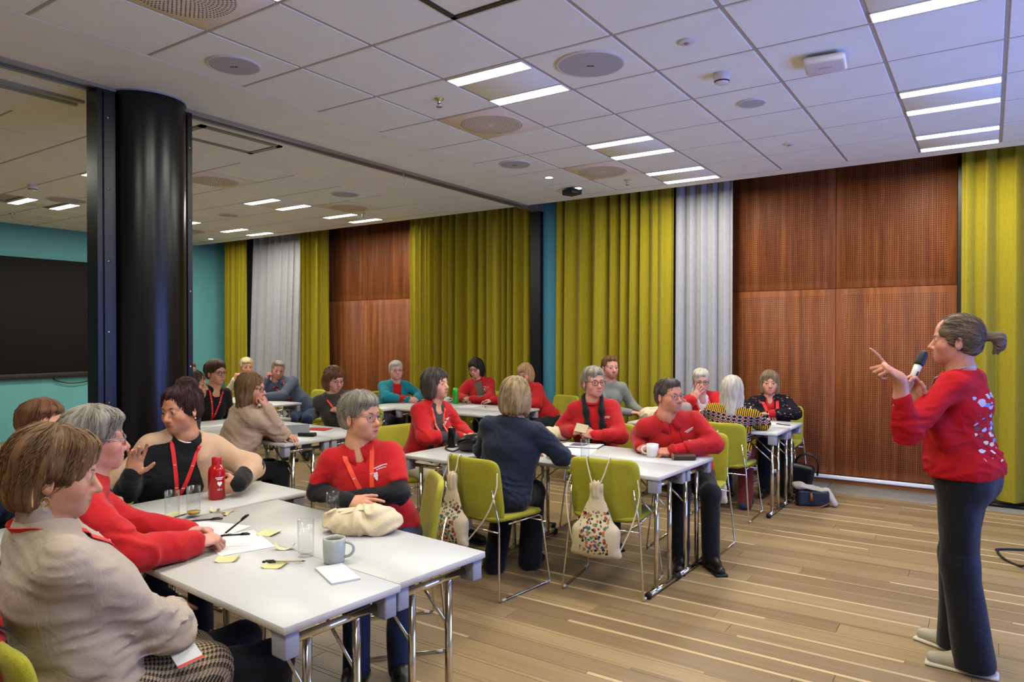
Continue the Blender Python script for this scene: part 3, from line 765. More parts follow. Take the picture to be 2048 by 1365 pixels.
# ================================================================== TABLES
M_top = mat('table_white', 'b0b0ae', 0.38, var=0.012, scale=3, spec=0.4)
M_edge = mat('table_edge', 'b9b6b2', 0.5)
M_blk = mat('grey_plastic', '8b8e9c', 0.5); M_rub = mat('rubber_black', '101012', 0.6)
TZ = 0.74
def make_table(L, D):
    root = empty('folding_table')
    b = MB(); b.rbox(-L / 2, L / 2, -D / 2, D / 2, TZ - 0.024, TZ, 0.002, 1)
    o = b.build('tabletop', [M_top, M_edge], root)
    for p in o.data.polygons:
        if abs(p.normal.z) < 0.5: p.material_index = 1
    for sx in (-1, 1):
        for sy in (-1, 1):
            simple('corner_block', lambda b: b.rbox(sx * (L / 2 - 0.045) - 0.035, sx * (L / 2 - 0.045) + 0.035, sy * (D / 2 - 0.035) - 0.026, sy * (D / 2 - 0.035) + 0.026, TZ - 0.105, TZ - 0.024, 0.006, 2), M_blk, root)
        x = sx * (L / 2 - 0.06)
        lf = simple('leg_frame', lambda b: b.tube([(x, -D / 2 + 0.06, 0.668), (x, D / 2 - 0.06, 0.668)], 0.0135, 12), M_chrome, root)
        for sy in (-1, 1):
            simple('leg', lambda b: b.tube([(x - sx * 0.012, sy * 0.095, 0.66), (x - sx * 0.012, sy * 0.095, 0.03)], 0.0145, 12), M_chrome, root)
            simple('brace', lambda b: b.tube([(x - sx * 0.012, sy * 0.095, 0.47), (x - sx * 0.28, sy * 0.1, 0.70)], 0.006, 8), M_chrome, root)
        ft = simple('foot', lambda b: b.tube([(x - sx * 0.012, -0.2, 0.024), (x - sx * 0.012, 0.2, 0.024)], 0.017, 12), M_chrome, root)
        for sy in (-1, 1):
            simple('foot_cap', lambda b: [b.tube([(x - sx * 0.012, sy * 0.198, 0.024), (x - sx * 0.012, sy * 0.217, 0.023)], 0.0195, 12), b.box(x - sx * 0.012 - 0.012, x - sx * 0.012 + 0.012, sy * 0.2 - 0.016, sy * 0.2 + 0.016, 0.0, 0.01)], M_rub, ft)
    simple('stretcher', lambda b: b.box(-L / 2 + 0.3, L / 2 - 0.3, -0.02, 0.02, TZ - 0.06, TZ - 0.024), M_blk, root)
    return root
_tp = {}
def table(x, y, rz, label, L=1.4, D=0.45):
    k = (L, D)
    if k not in _tp: _tp[k] = make_table(L, D); t = _tp[k]
    else: t = copy_tree(_tp[k])
    t.location = (x, y, 0); t.rotation_euler = (0, 0, R(rz))
    return tag(t, label, 'table', 'white folding tables')
table(-2.354, 1.595, -4.6, 'white folding table nearest the camera with mug, napkin and pens')
table(-2.335, 2.050, -4.6, 'white folding table with the cream drawstring bag lying on it', D=0.452)
table(-3.30, 1.855, 87, 'white folding table standing crosswise before the woman with the beige shawl')
table(-2.285, 4.195, -2.5, 'white folding table with white mug and brown glasses case, middle of the room', L=1.36, D=0.43)
table(-2.265, 4.635, -2.5, 'white folding table in front of the woman with black scarf', L=1.36, D=0.43)
table(-3.19, 4.39, 88, 'white folding table crosswise with the black handbag and drink can', D=0.43)
table(-4.98, 6.225, -1, 'white folding table before the wide yellow curtain, nearer half'); table(-4.97, 6.685, -1, 'white folding table with the green bottle before the wide yellow curtain')
table(-5.92, 6.48, 90, 'white folding table crosswise before the person in teal fleece')
table(-5.18, 3.785, -2, 'white folding table with grey sign holder in the left room, nearer half'); table(-5.165, 4.245, -2, 'white folding table before the woman in dark grey sweater')
table(-6.125, 4.02, 88, 'white folding table crosswise at the far end of the left table group')
table(-7.79, 5.62, 0, 'white folding table under the elbows of the man in blue-grey shirt')
table(-2.20, 6.515, -1, 'white folding table nearer the camera in the group by the wood panels'); table(-2.19, 6.98, -1, 'white folding table closest to the wood panels')

# ================================================================== CHAIRS
def fabric(name, col, dark, sc=260):
    t = NT(name); v = t.mapping((1, 1, 1)); n = t.tex('ShaderNodeTexNoise', sc, v, Detail=2.0)
    n0 = t.tex('ShaderNodeTexNoise', 9, v, Detail=3.0)
    r = t.ramp(n.outputs[0], [(0.3, lin(dark)), (0.7, lin(col))]); r0 = t.ramp(n0.outputs[0], [(0.3, (.9, .9, .9, 1)), (0.7, (1.05, 1.05, 1.05, 1))])
    t.link(t.mix(1.0, r.outputs[0], r0.outputs[0], 'MULTIPLY'), t.b.inputs['Base Color'])
    t.b.inputs['Roughness'].default_value = 0.85; t.b.inputs['Specular IOR Level'].default_value = 0.2; t.b.inputs['Sheen Weight'].default_value = 0.1
    t.bump(n.outputs[0], 0.25, 0.002); return t.m
M_green = fabric('lime_wool', 'a39e2c', '8c8820')
def curved_slab(W, H, th, cr, bend, nx=14, ny=14, taper=0.0):
    """rounded rectangular pad in the XZ plane, centre 0, front at +Y, bent about Z (edges forward)"""
    pts = []
    m = 40
    for i in range(m):          # superellipse-like outline
        a = 2 * math.pi * i / m; c, s = math.cos(a), math.sin(a)
        p = 2.0 / 7.0
        pts.append((math.copysign(abs(c) ** p, c), math.copysign(abs(s) ** p, s)))
    v = []; f = []
    rings = [(0.0, 1), (0.5, 1), (0.86, 1), (0.965, 0.8), (1.0, 0.0), (0.965, -0.8), (0.86, -1), (0.5, -1), (0.0, -1)]
    for (rr, t) in rings:
        for (a, b) in pts:
            x, z = a * rr * W / 2 * (1 - taper * (b * rr)), b * rr * H / 2
            v.append((x, t * th / 2 + bend * (x / (W / 2)) ** 2, z))
    for i in range(len(rings) - 1):
        for k in range(m): f.append((i * m + k, i * m + (k + 1) % m, (i + 1) * m + (k + 1) % m, (i + 1) * m + k))
    return v, f
def make_chair():
    root = empty('conference_chair')
    v, f = curved_slab(0.445, 0.40, 0.035, 0.05, 0.035)
    M = Matrix.Translation((0, -0.232, 0.635)) @ Matrix.Rotation(R(-9), 4, 'X')
    # rotate so that the top leans back
    M = Matrix.Translation((0, -0.232, 0.635)) @ Matrix.Rotation(R(9), 4, 'X')
    b = MB(); b.add([M @ Vector(p) for p in v], f, 0, True); b.build('backrest', M_green, root)
    v, f = curved_slab(0.45, 0.44, 0.036, 0.05, 0.014)
    M = Matrix.Translation((0, 0.0, 0.452)) @ Matrix.Rotation(R(88), 4, 'X')
    b = MB(); b.add([M @ Vector(p) for p in v], f, 0, True); b.build('seat', M_green, root)
    for s in (-1, 1):
        P = [(s * 0.195, -0.262, 0.66), (s * 0.215, -0.225, 0.47), (s * 0.222, -0.225, 0.43), (s * 0.255, -0.262, 0.02), (s * 0.256, -0.255, 0.009), (s * 0.256, 0.215, 0.009), (s * 0.255, 0.222, 0.02), (s * 0.212, 0.19, 0.42), (s * 0.2, 0.175, 0.432), (s * 0.19, -0.1, 0.425)]
        simple('sled_leg', lambda b: b.tube(P, 0.0062, 8), M_chrome, root)
        for yy in (-0.22, 0.19): simple('glide', lambda b: b.tube([(s * 0.256, yy - 0.016, 0.0085), (s * 0.256, yy + 0.016, 0.0085)], 0.0085, 8), mat('clear_glide', 'b8b2a6', 0.3), root)
    simple('crossbar', lambda b: b.tube([(-0.216, 0.19, 0.395), (0.216, 0.19, 0.395)], 0.005, 8), M_chrome, root)
    simple('crossbar', lambda b: b.tube([(-0.226, -0.228, 0.40), (0.226, -0.228, 0.40)], 0.005, 8), M_chrome, root)
    return root
_ch = []
def chair(x, y, rz, label):
    if not _ch: _ch.append(make_chair()); t = _ch[0]
    else: t = copy_tree(_ch[0])
    t.location = (x, y, 0); t.rotation_euler = (0, 0, R(rz))
    return tag(t, label, 'chair', 'lime green sled-base chairs')
# ================================================================== PEOPLE
def skin_mat():
    t = NT('skin'); a = t.new('ShaderNodeAttribute', attribute_name='skin')
    v = t.mapping((1, 1, 1)); n = t.tex('ShaderNodeTexNoise', 45, v, Detail=4.0); n2 = t.tex('ShaderNodeTexNoise', 9, v, Detail=2.0)
    r = t.ramp(n.outputs[0], [(0.3, (.90, .86, .84, 1)), (0.7, (1.05, 1.05, 1.05, 1))]); r2 = t.ramp(n2.outputs[0], [(0.35, (1.0, .93, .90, 1)), (0.65, (1, 1, 1, 1))])
    c = t.mix(1.0, a.outputs['Color'], r.outputs[0], 'MULTIPLY'); c = t.mix(1.0, c, r2.outputs[0], 'MULTIPLY')
    t.link(c, t.b.inputs['Base Color']); t.b.inputs['Roughness'].default_value = 0.5; t.b.inputs['Specular IOR Level'].default_value = 0.35
    n3 = t.tex('ShaderNodeTexNoise', 160, v, Detail=3.0); t.bump(n3.outputs[0], 0.12, 0.002); return t.m
M_skin = skin_mat()
def hair_mat(name, dark, mid, light, hi=0.12):
    if name in _M: return _M[name]
    t = NT(name); a = t.new('ShaderNodeAttribute', attribute_name='hc'); s = t.new('ShaderNodeSeparateXYZ'); t.link(a.outputs['Vector'], s.inputs[0])
    az = t.math('ARCTAN2', s.outputs[0], t.math('ADD', s.outputs[1], 0.012))
    rad = t.math('SQRT', t.math('ADD', t.math('MULTIPLY', s.outputs[0], s.outputs[0]), t.math('MULTIPLY', s.outputs[1], s.outputs[1])))
    cb = t.new('ShaderNodeCombineXYZ'); t.link(t.math('MULTIPLY', az, 16.0), cb.inputs[0]); t.link(t.math('MULTIPLY', s.outputs[2], 9.0), cb.inputs[1]); t.link(t.math('MULTIPLY', rad, 14.0), cb.inputs[2])
    n = t.tex('ShaderNodeTexNoise', 1.0, cb.outputs[0], Detail=5.0, Roughness=0.65, Distortion=0.4)
    cb2 = t.new('ShaderNodeCombineXYZ'); t.link(t.math('MULTIPLY', az, 70.0), cb2.inputs[0]); t.link(t.math('MULTIPLY', s.outputs[2], 14.0), cb2.inputs[1]); t.link(t.math('MULTIPLY', rad, 20.0), cb2.inputs[2])
    n2 = t.tex('ShaderNodeTexNoise', 1.0, cb2.outputs[0], Detail=3.0, Distortion=0.6)
    r = t.ramp(n.outputs[0], [(0.30, lin(dark)), (0.48, lin(mid)), (0.62, lin(mid)), (0.62 + hi, lin(light))])
    r2 = t.ramp(n2.outputs[0], [(0.3, (.62, .62, .62, 1)), (0.6, (1.12, 1.12, 1.12, 1))])
    t.link(t.mix(1.0, r.outputs[0], r2.outputs[0], 'MULTIPLY'), t.b.inputs['Base Color'])
    t.b.inputs['Roughness'].default_value = 0.5; t.b.inputs['Specular IOR Level'].default_value = 0.3
    t.bump(t.math('ADD', n2.outputs[0], n.outputs[0]), 0.55, 0.006); _M[name] = t.m; return t.m
def cloth(name, col, var=0.10, sc=70, rough=0.85, bump=0.25, sheen=0.1):
    if name in _M: return _M[name]
    t = NT(name); v = t.mapping((1, 1, 1)); c = lin(col)
    n = t.tex('ShaderNodeTexNoise', sc * 6, v, Detail=2.0); n0 = t.tex('ShaderNodeTexNoise', 11, v, Detail=3.0, Distortion=1.2)
    r = t.ramp(n.outputs[0], [(0.3, tuple(x * (1 - var) for x in c[:3]) + (1,)), (0.7, tuple(min(1, x * (1 + var)) for x in c[:3]) + (1,))])
    t.link(r.outputs[0], t.b.inputs['Base Color']); t.b.inputs['Roughness'].default_value = rough; t.b.inputs['Specular IOR Level'].default_value = 0.18
    t.b.inputs['Sheen Weight'].default_value = sheen
    h = t.math('ADD', t.math('MULTIPLY', n.outputs[0], 0.12), t.math('ABSOLUTE', t.math('SUBTRACT', n0.outputs[0], 0.5))); t.bump(h, bump * 1.1, 0.025); _M[name] = t.m; return t.m
M_eyef = mat('eye_white_far', '7d6e64', 0.6); M_eyew = mat('eye_white', 'a3968c', 0.5); M_iris = mat('iris_blue_grey', '3a4044', 0.4); M_pupil = mat('pupil', '0a0a0a', 0.35); M_iris2 = mat('iris_brown', '4a3520', 0.3)
M_lens = mat('spectacle_lens', 'ffffff', 0.02, trans=1.0, ior=1.06)
M_red_ribbon = mat('red_ribbon', 'c81f1d', 0.6); M_orange_ribbon = mat('orange_red_ribbon', 'd8401f', 0.55)
M_print = mat('white_print', 'e8e4e0', 0.7)

def ik(S, W, pole, a, b):
    S, W = np.array(S, float), np.array(W, float); d = W - S; L = np.linalg.norm(d); mx = (a + b) * 0.995
    if L > mx: k = L / mx; a *= k; b *= k
    L = max(L, abs(a - b) + 0.02); x = (a * a - b * b + L * L) / (2 * L); h = math.sqrt(max(a * a - x * x, 1e-6))
    n = unit(d); p = np.array(pole, float); p = unit(p - n * (p @ n)); return S + n * x + p * h
POSES = {  # (mcp, pip, dip) of index, middle, ring, little ; thumb (spread, bend)
    'relax': ([(22, 28, 15), (28, 34, 20), (34, 38, 22), (38, 42, 25)], (38, 18)),
    'flat': ([(6, 10, 6), (6, 10, 6), (8, 12, 8), (10, 14, 8)], (35, 10)),
    'fist': ([(75, 90, 45), (78, 95, 50), (80, 95, 50), (80, 92, 50)], (18, 45)),
    'grip': ([(38, 52, 30), (42, 55, 32), (46, 58, 34), (48, 60, 34)], (42, 30)),
    'point': ([(-8, 6, 4), (62, 92, 50), (70, 95, 55), (75, 95, 55)], (15, 40)),
    'open': ([(-5, 22, 18), (20, 30, 20), (28, 36, 20), (18, 26, 16)], (50, 12)),
    'clasp': ([(48, 50, 30), (50, 52, 32), (52, 54, 34), (54, 56, 36)], (25, 30)),
    'write': ([(35, 35, 20), (42, 45, 25), (55, 60, 35), (62, 65, 40)], (25, 30)),
    'chin': ([(60, 80, 40), (65, 85, 45), (68, 88, 45), (70, 85, 45)], (25, 20)),
}
def hand_soft(s, pose, sc=1.0):
    """hand in its own frame: wrist at 0, fingers +Y, back of the hand +Z, thumb at -s*X"""
    o = Soft(); F, T = POSES[pose]
    o.cone((0, -0.010, 0), (0, 0.015, 0), 0.024 * sc, 0.027 * sc, 0.015, flat=((0, 0, 1), 0.75))
    o.ell((0, 0.048 * sc, 0), (0.040 * sc, 0.052 * sc, 0.0145 * sc), k=0.02)
    o.ell((-s * 0.022 * sc, 0.03 * sc, -0.008 * sc), (0.018 * sc, 0.03 * sc, 0.014 * sc), k=0.015)
    base = [(-0.029, 0.088), (-0.0098, 0.094), (0.0098, 0.090), (0.027, 0.079)]
    lens = [(0.040, 0.025, 0.020), (0.044, 0.028, 0.021), (0.040, 0.026, 0.020), (0.031, 0.020, 0.018)]
    fan = (7, 1.5, -4, -10)
    for i in range(4):
        p = np.array([s * base[i][0], base[i][1] - 0.012, 0.0]) * sc; ang = 0.0
        az = R(fan[i]) * s
        rr = (0.0092, 0.0095, 0.0090, 0.0080)[i] * sc
        for j in range(3):
            ang += R(F[i][j]); L = (lens[i][j] + (0.012 if j == 0 else 0)) * sc
            d = np.array([-math.sin(az) * math.cos(ang), math.cos(az) * math.cos(ang), -math.sin(ang)])
            q = p + d * L; o.cone(p, q, rr * (1 - 0.07 * j), rr * (0.95 - 0.10 * j), 0.004 if j else 0.008); p = q
    a = R(T[0]); p = np.array([-s * 0.028, 0.012, -0.008]) * sc
    d = np.array([-s * math.sin(a), math.cos(a) * 0.9, -0.28]); d = unit(d); q = p + d * 0.042 * sc
    o.cone(p, q, 0.0135 * sc, 0.0112 * sc, 0.012); p = q
    a2 = a - R(T[1]); d = unit(np.array([-s * math.sin(a2), math.cos(a2), -0.30])); q = p + d * 0.032 * sc
    o.cone(p, q, 0.0108 * sc, 0.0098 * sc, 0.004); p = q
    a3 = a2 - R(T[1] * 0.6); d = unit(np.array([-s * math.sin(a3), math.cos(a3), -0.25])); o.cone(p, p + d * 0.024 * sc, 0.0098 * sc, 0.0078 * sc, 0.004)
    return o
def head_soft(male=False, age=0.0, jw=1.0, fat=1.0, fine=True):
    o = Soft(); m = 1.05 if male else 1.0
    o.ell((0, -0.015, 0.030), (0.0745, 0.092, 0.085), k=0.02)
    o.ell((0, 0.028, 0.036), (0.060, 0.056, 0.062), k=0.03)
    o.ell((0, 0.028, -0.030), (0.0615 * fat, 0.056, 0.072), k=0.03)
    o.ell((0, 0.024, -0.070), (0.055 * jw * fat, 0.058, 0.044), k=0.03)
    o.ell((0, 0.066, -0.098), (0.022 * m, 0.019, 0.017), k=0.025)
    for s in (-1, 1):
        o.ell((s * 0.040 * fat, 0.056, -0.032), (0.026, 0.025, 0.026), k=0.025)
        o.cone((s * 0.044, 0.066, 0.020), (s * 0.010, 0.079, 0.017), 0.010 * m, 0.010 * m, 0.016)
        o.ell((s * 0.032, 0.096, -0.001), (0.021, 0.0155, 0.0125), k=0.012, op=-1)
    o.cone((0, 0.079, 0.008), (0, 0.1065, -0.036), 0.0085 * m, 0.0125 * m, 0.009)
    for s in (-1, 1): o.ell((s * 0.0115 * m, 0.094, -0.0405), 0.0088 * m, k=0.007)
    o.ell((0, 0.068, -0.068), (0.034, 0.023, 0.026), k=0.022)
    o.ell((0, 0.0895, -0.0668), (0.021, 0.0075, 0.0048), k=0.005); o.ell((0, 0.0875, -0.0758), (0.018, 0.008, 0.0058), k=0.005)
    if fine: o.ell((0, 0.099, -0.0710), (0.0235, 0.014, 0.0015), k=0.003, op=-1)
    for s in (-1, 1):
        o.ell((s * 0.032, 0.0745, -0.001), 0.0148, k=0.006)
        if fine: o.ell((s * 0.032, 0.0925, -0.0015), (0.0130, 0.012, 0.0040), k=0.002, op=-1)
        if fine: o.cone((s * 0.020, 0.076, -0.052), (s * 0.033, 0.066, -0.072), 0.0016, 0.0016, 0.006, op=-1)   # smile fold
        rot = np.array(Matrix.Rotation(R(-s * 18), 3, 'Z') @ Matrix.Rotation(R(8), 3, 'X'))
        o.ell((s * 0.0775, -0.010, -0.016), (0.0075, 0.0185, 0.031), rot, k=0.006)
        o.ell((s * 0.0865, -0.005, -0.012), (0.0075, 0.0095, 0.017), rot, k=0.004, op=-1)
    return o
def hair_soft(st, vol=1.0):
    o = Soft(); v = vol
    def cap(g=0.009, low=-0.05):
        o.ell((0, -0.017, 0.033), (0.0745 + g, 0.092 + g, 0.085 + g), k=0.02)
        o.ell((0, -0.052, -0.022), (0.066 + g * 0.8, 0.05 + g, 0.062), k=0.03)
    if st in ('short', 'crop', 'man', 'spiky'):
        cap({'short': 0.010, 'crop': 0.010, 'man': 0.007, 'spiky': 0.011}[st] * v)
        if st == 'short':
            o.ell((0, -0.004, 0.076), (0.070 * v, 0.084, 0.050 * v), k=0.03); o.ell((0, -0.062, 0.035), (0.072 * v, 0.055, 0.066), k=0.03); o.ell((0.012, 0.05, 0.078), (0.055, 0.042, 0.028), k=0.02)
        if st == 'man': o.ell((0.0, 0.035, 0.088), (0.055, 0.05, 0.026), k=0.03)
        if st == 'spiky': o.ell((0, 0.02, 0.09), (0.06, 0.06, 0.03), k=0.03)
        o.ell((-0.014, 0.118, -0.020), (0.080, 0.070, {'short': 0.090, 'crop': 0.094, 'man': 0.096, 'spiky': 0.09}[st]), rotm(0, 0, 22), k=0.014, op=-1)
        for s in (-1, 1): o.ell((s * 0.095, 0.014, -0.042), (0.034, 0.056, 0.052), k=0.015, op=-1); o.ell((s * 0.092, -0.022, -0.055), (0.026, 0.034, 0.060), k=0.012, op=-1)
        o.box((0, 0, -0.14), (0.2, 0.2, 0.070), rd=0.005, k=0.02, op=-1)
    elif st in ('bob', 'bobfull', 'bobback'):
        cap(0.017 * v)
        lo = 0.085 if st != 'bobback' else 0.095
        for s in (-1, 1): o.ell((s * 0.066, -0.014, -0.042), (0.032 * v, 0.062, lo), k=0.03)
        o.ell((0, -0.062, -0.040), (0.084 * v, 0.050 * v, lo), k=0.03); o.ell((0.006, 0.054, 0.068), (0.058, 0.034, 0.028), k=0.025)
        o.ell((-0.008, 0.128, -0.034), (0.061, 0.074, 0.095), rotm(0, 0, 8), k=0.012, op=-1)
        o.box((0, 0, -0.19), (0.2, 0.2, 0.068), rd=0.005, k=0.03, op=-1)
    elif st == 'flip':       # layered bob swept forward over the ear
        cap(0.014 * v)
        o.ell((0, -0.042, 0.050), (0.080 * v, 0.078, 0.080), k=0.03); o.ell((0.0, 0.036, 0.082), (0.066, 0.052, 0.034), k=0.03)
        for s in (-1, 1): o.ell((s * 0.066, -0.004, 0.014), (0.024, 0.050, 0.042), rotm(0, -24), k=0.02); o.ell((s * 0.054, -0.048, -0.040), (0.030, 0.036, 0.055), k=0.03)
        o.ell((0, -0.066, -0.042), (0.060, 0.036, 0.070), k=0.03)
        o.ell((0, 0.128, -0.036), (0.074, 0.072, 0.094), k=0.012, op=-1)
        for s in (-1, 1): o.ell((s * 0.096, 0.022, -0.052), (0.034, 0.050, 0.050), k=0.012, op=-1); o.ell((s * 0.092, -0.010, -0.062), (0.022, 0.026, 0.040), k=0.01, op=-1)
        o.box((0, 0, -0.19), (0.2, 0.2, 0.078), rd=0.005, k=0.03, op=-1)
    elif st == 'long':
        cap(0.014 * v)
        for s in (-1, 1): o.ell((s * 0.064, -0.012, -0.045), (0.026, 0.055, 0.09), k=0.03); o.cone((s * 0.055, -0.03, -0.08), (s * 0.062, -0.055, -0.33), 0.040, 0.024, 0.04)
        o.cone((0, -0.062, 0.0), (0, -0.085, -0.35), 0.066, 0.045, 0.04, flat=((0, 1, 0), 0.75))
        o.ell((0, 0.124, -0.040), (0.062, 0.070, 0.098), k=0.012, op=-1)
    elif st == 'shag':       # collar-length straight, thinner ends
        cap(0.014 * v)
        for s in (-1, 1): o.ell((s * 0.068, -0.016, -0.045), (0.028, 0.055, 0.09), k=0.03); o.cone((s * 0.06, -0.03, -0.07), (s * 0.082, -0.045, -0.19), 0.036, 0.018, 0.03)
        o.cone((0, -0.062, 0.0), (0, -0.078, -0.20), 0.070, 0.050, 0.04, flat=((0, 1, 0), 0.7))
        o.ell((0, 0.124, -0.045), (0.060, 0.070, 0.092), k=0.012, op=-1)
    elif st == 'updo':
        cap(0.012 * v)
        for c, r in (((0.0, -0.055, 0.125), 0.040), ((0.038, -0.065, 0.115), 0.034), ((-0.038, -0.055, 0.118), 0.034), ((0.02, -0.095, 0.09), 0.036), ((-0.03, -0.09, 0.06), 0.03), ((0.055, -0.03, 0.085), 0.024), ((-0.05, -0.01, 0.10), 0.02)): o.ell(c, r, k=0.02)
        o.ell((0, 0.04, 0.085), (0.055, 0.034, 0.022), k=0.03)
        for s in (-1, 1): o.ell((s * 0.074, 0.02, 0.01), (0.014, 0.026, 0.042), k=0.02)
        o.ell((-0.012, 0.122, -0.010), (0.074, 0.070, 0.100), rotm(0, 0, 16), k=0.012, op=-1)
        for s in (-1, 1): o.ell((s * 0.094, 0.006, -0.055), (0.026, 0.035, 0.048), k=0.012, op=-1)
        o.box((0, 0, -0.15), (0.2, 0.2, 0.068), rd=0.005, k=0.02, op=-1)
    elif st == 'pony':
        cap(0.008 * v); o.ell((0, -0.055, 0.035), (0.066, 0.055, 0.06), k=0.03)
        for s in (-1, 1): o.ell((s * 0.058, 0.034, 0.046), (0.019, 0.040, 0.040), k=0.02); o.ell((s * 0.068, 0.012, 0.008), (0.014, 0.024, 0.030), k=0.02)
        o.ell((0, 0.128, -0.036), (0.066, 0.066, 0.096), k=0.012, op=-1)
        for s in (-1, 1): o.ell((s * 0.095, 0.030, -0.056), (0.026, 0.036, 0.042), k=0.015, op=-1); o.ell((s * 0.09, -0.006, -0.020), (0.016, 0.022, 0.034), k=0.01, op=-1)
        o.box((0, 0, -0.14), (0.2, 0.2, 0.060), rd=0.005, k=0.03, op=-1)
        o.cone((0, -0.098, 0.012), (0, -0.132, 0.016), 0.019, 0.016, 0.012)
        o.cone((0, -0.135, 0.018), (0, -0.172, 0.012), 0.020, 0.026, 0.012); o.cone((0, -0.168, 0.01), (0.0, -0.176, -0.030), 0.026, 0.020, 0.015)
        o.cone((0, -0.172, -0.02), (0.004, -0.150, -0.062), 0.020, 0.006, 0.012); o.cone((0.008, -0.172, -0.02), (0.016, -0.165, -0.066), 0.014, 0.004, 0.012)
    return o

def strands(root, Hh, hw, m, n, seed, HC, RH, sh, rad, twist, AX):
    """fine locks lying on the hair, from the crown to the tips"""
    rg = np.random.RandomState(seed); c0 = np.array([0, -0.015, 0.02]); K = 9; dirs = []
    az = rg.uniform(-np.pi, np.pi, n); t0 = rg.uniform(0.15, 1.5, n); t1 = t0 + rg.uniform(0.45, 1.1, n); tw_ = rg.normal(twist, 0.13, n); off = rg.uniform(-0.0005, 0.0035, n)
    T = t0[:, None] + (t1 - t0)[:, None] * np.linspace(0, 1, K)[None]; AZ = az[:, None] + tw_[:, None] * np.linspace(0, 1, K)[None] ** 1.3
    D = np.stack([np.sin(T) * np.sin(AZ), np.sin(T) * np.cos(AZ) * 1.1, np.cos(T)], 2) @ AX.T
    rr = np.linspace(0.19, 0.05, 36); hit = np.full((n, K), -1.0)
    for x in rr:
        P = (c0 + D * x).reshape(-1, 3) * sh @ RH.T + HC; v = Hh.value(P).reshape(n, K); k = (v < 0.001) & (hit < 0); hit[k] = x
    b = MB()
    for i in range(n):
        pts = []
        for k in range(K):
            if hit[i, k] < 0.06: break
            if k and abs(hit[i, k] - hit[i, k - 1]) > 0.022: break
            pts.append(c0 + D[i, k] * (hit[i, k] + off[i] + (0.004 * k / K if off[i] > 0.0025 else 0)))
        if len(pts) < 4: continue
        W = [hw(p) for p in pts]; q = len(W); b.tube([tuple(x) for x in W], [rad * sh * (0.5 + 1.0 * math.sin(math.pi * min(0.97, (j + 0.4) / q))) for j in range(q)], 4, cap=False)
    if not b.v: return
    o = mesh_obj('hair_strands', b.v, b.f, m, root, smooth=True); o['kind'] = 'stuff'
    V = np.array([tuple(v) for v in b.v]); at = o.data.attributes.new('hc', 'FLOAT_VECTOR', 'POINT'); at.data.foreach_set('vector', np.asarray((V - HC) @ RH / sh @ AX, f32).ravel())

def world_yaw(x, y, phi):
    """yaw of somebody at (x, y) who is turned phi degrees from the viewer at the origin (0 = facing the viewer)"""
    return math.degrees(math.atan2(-x, y)) + 180 + phi

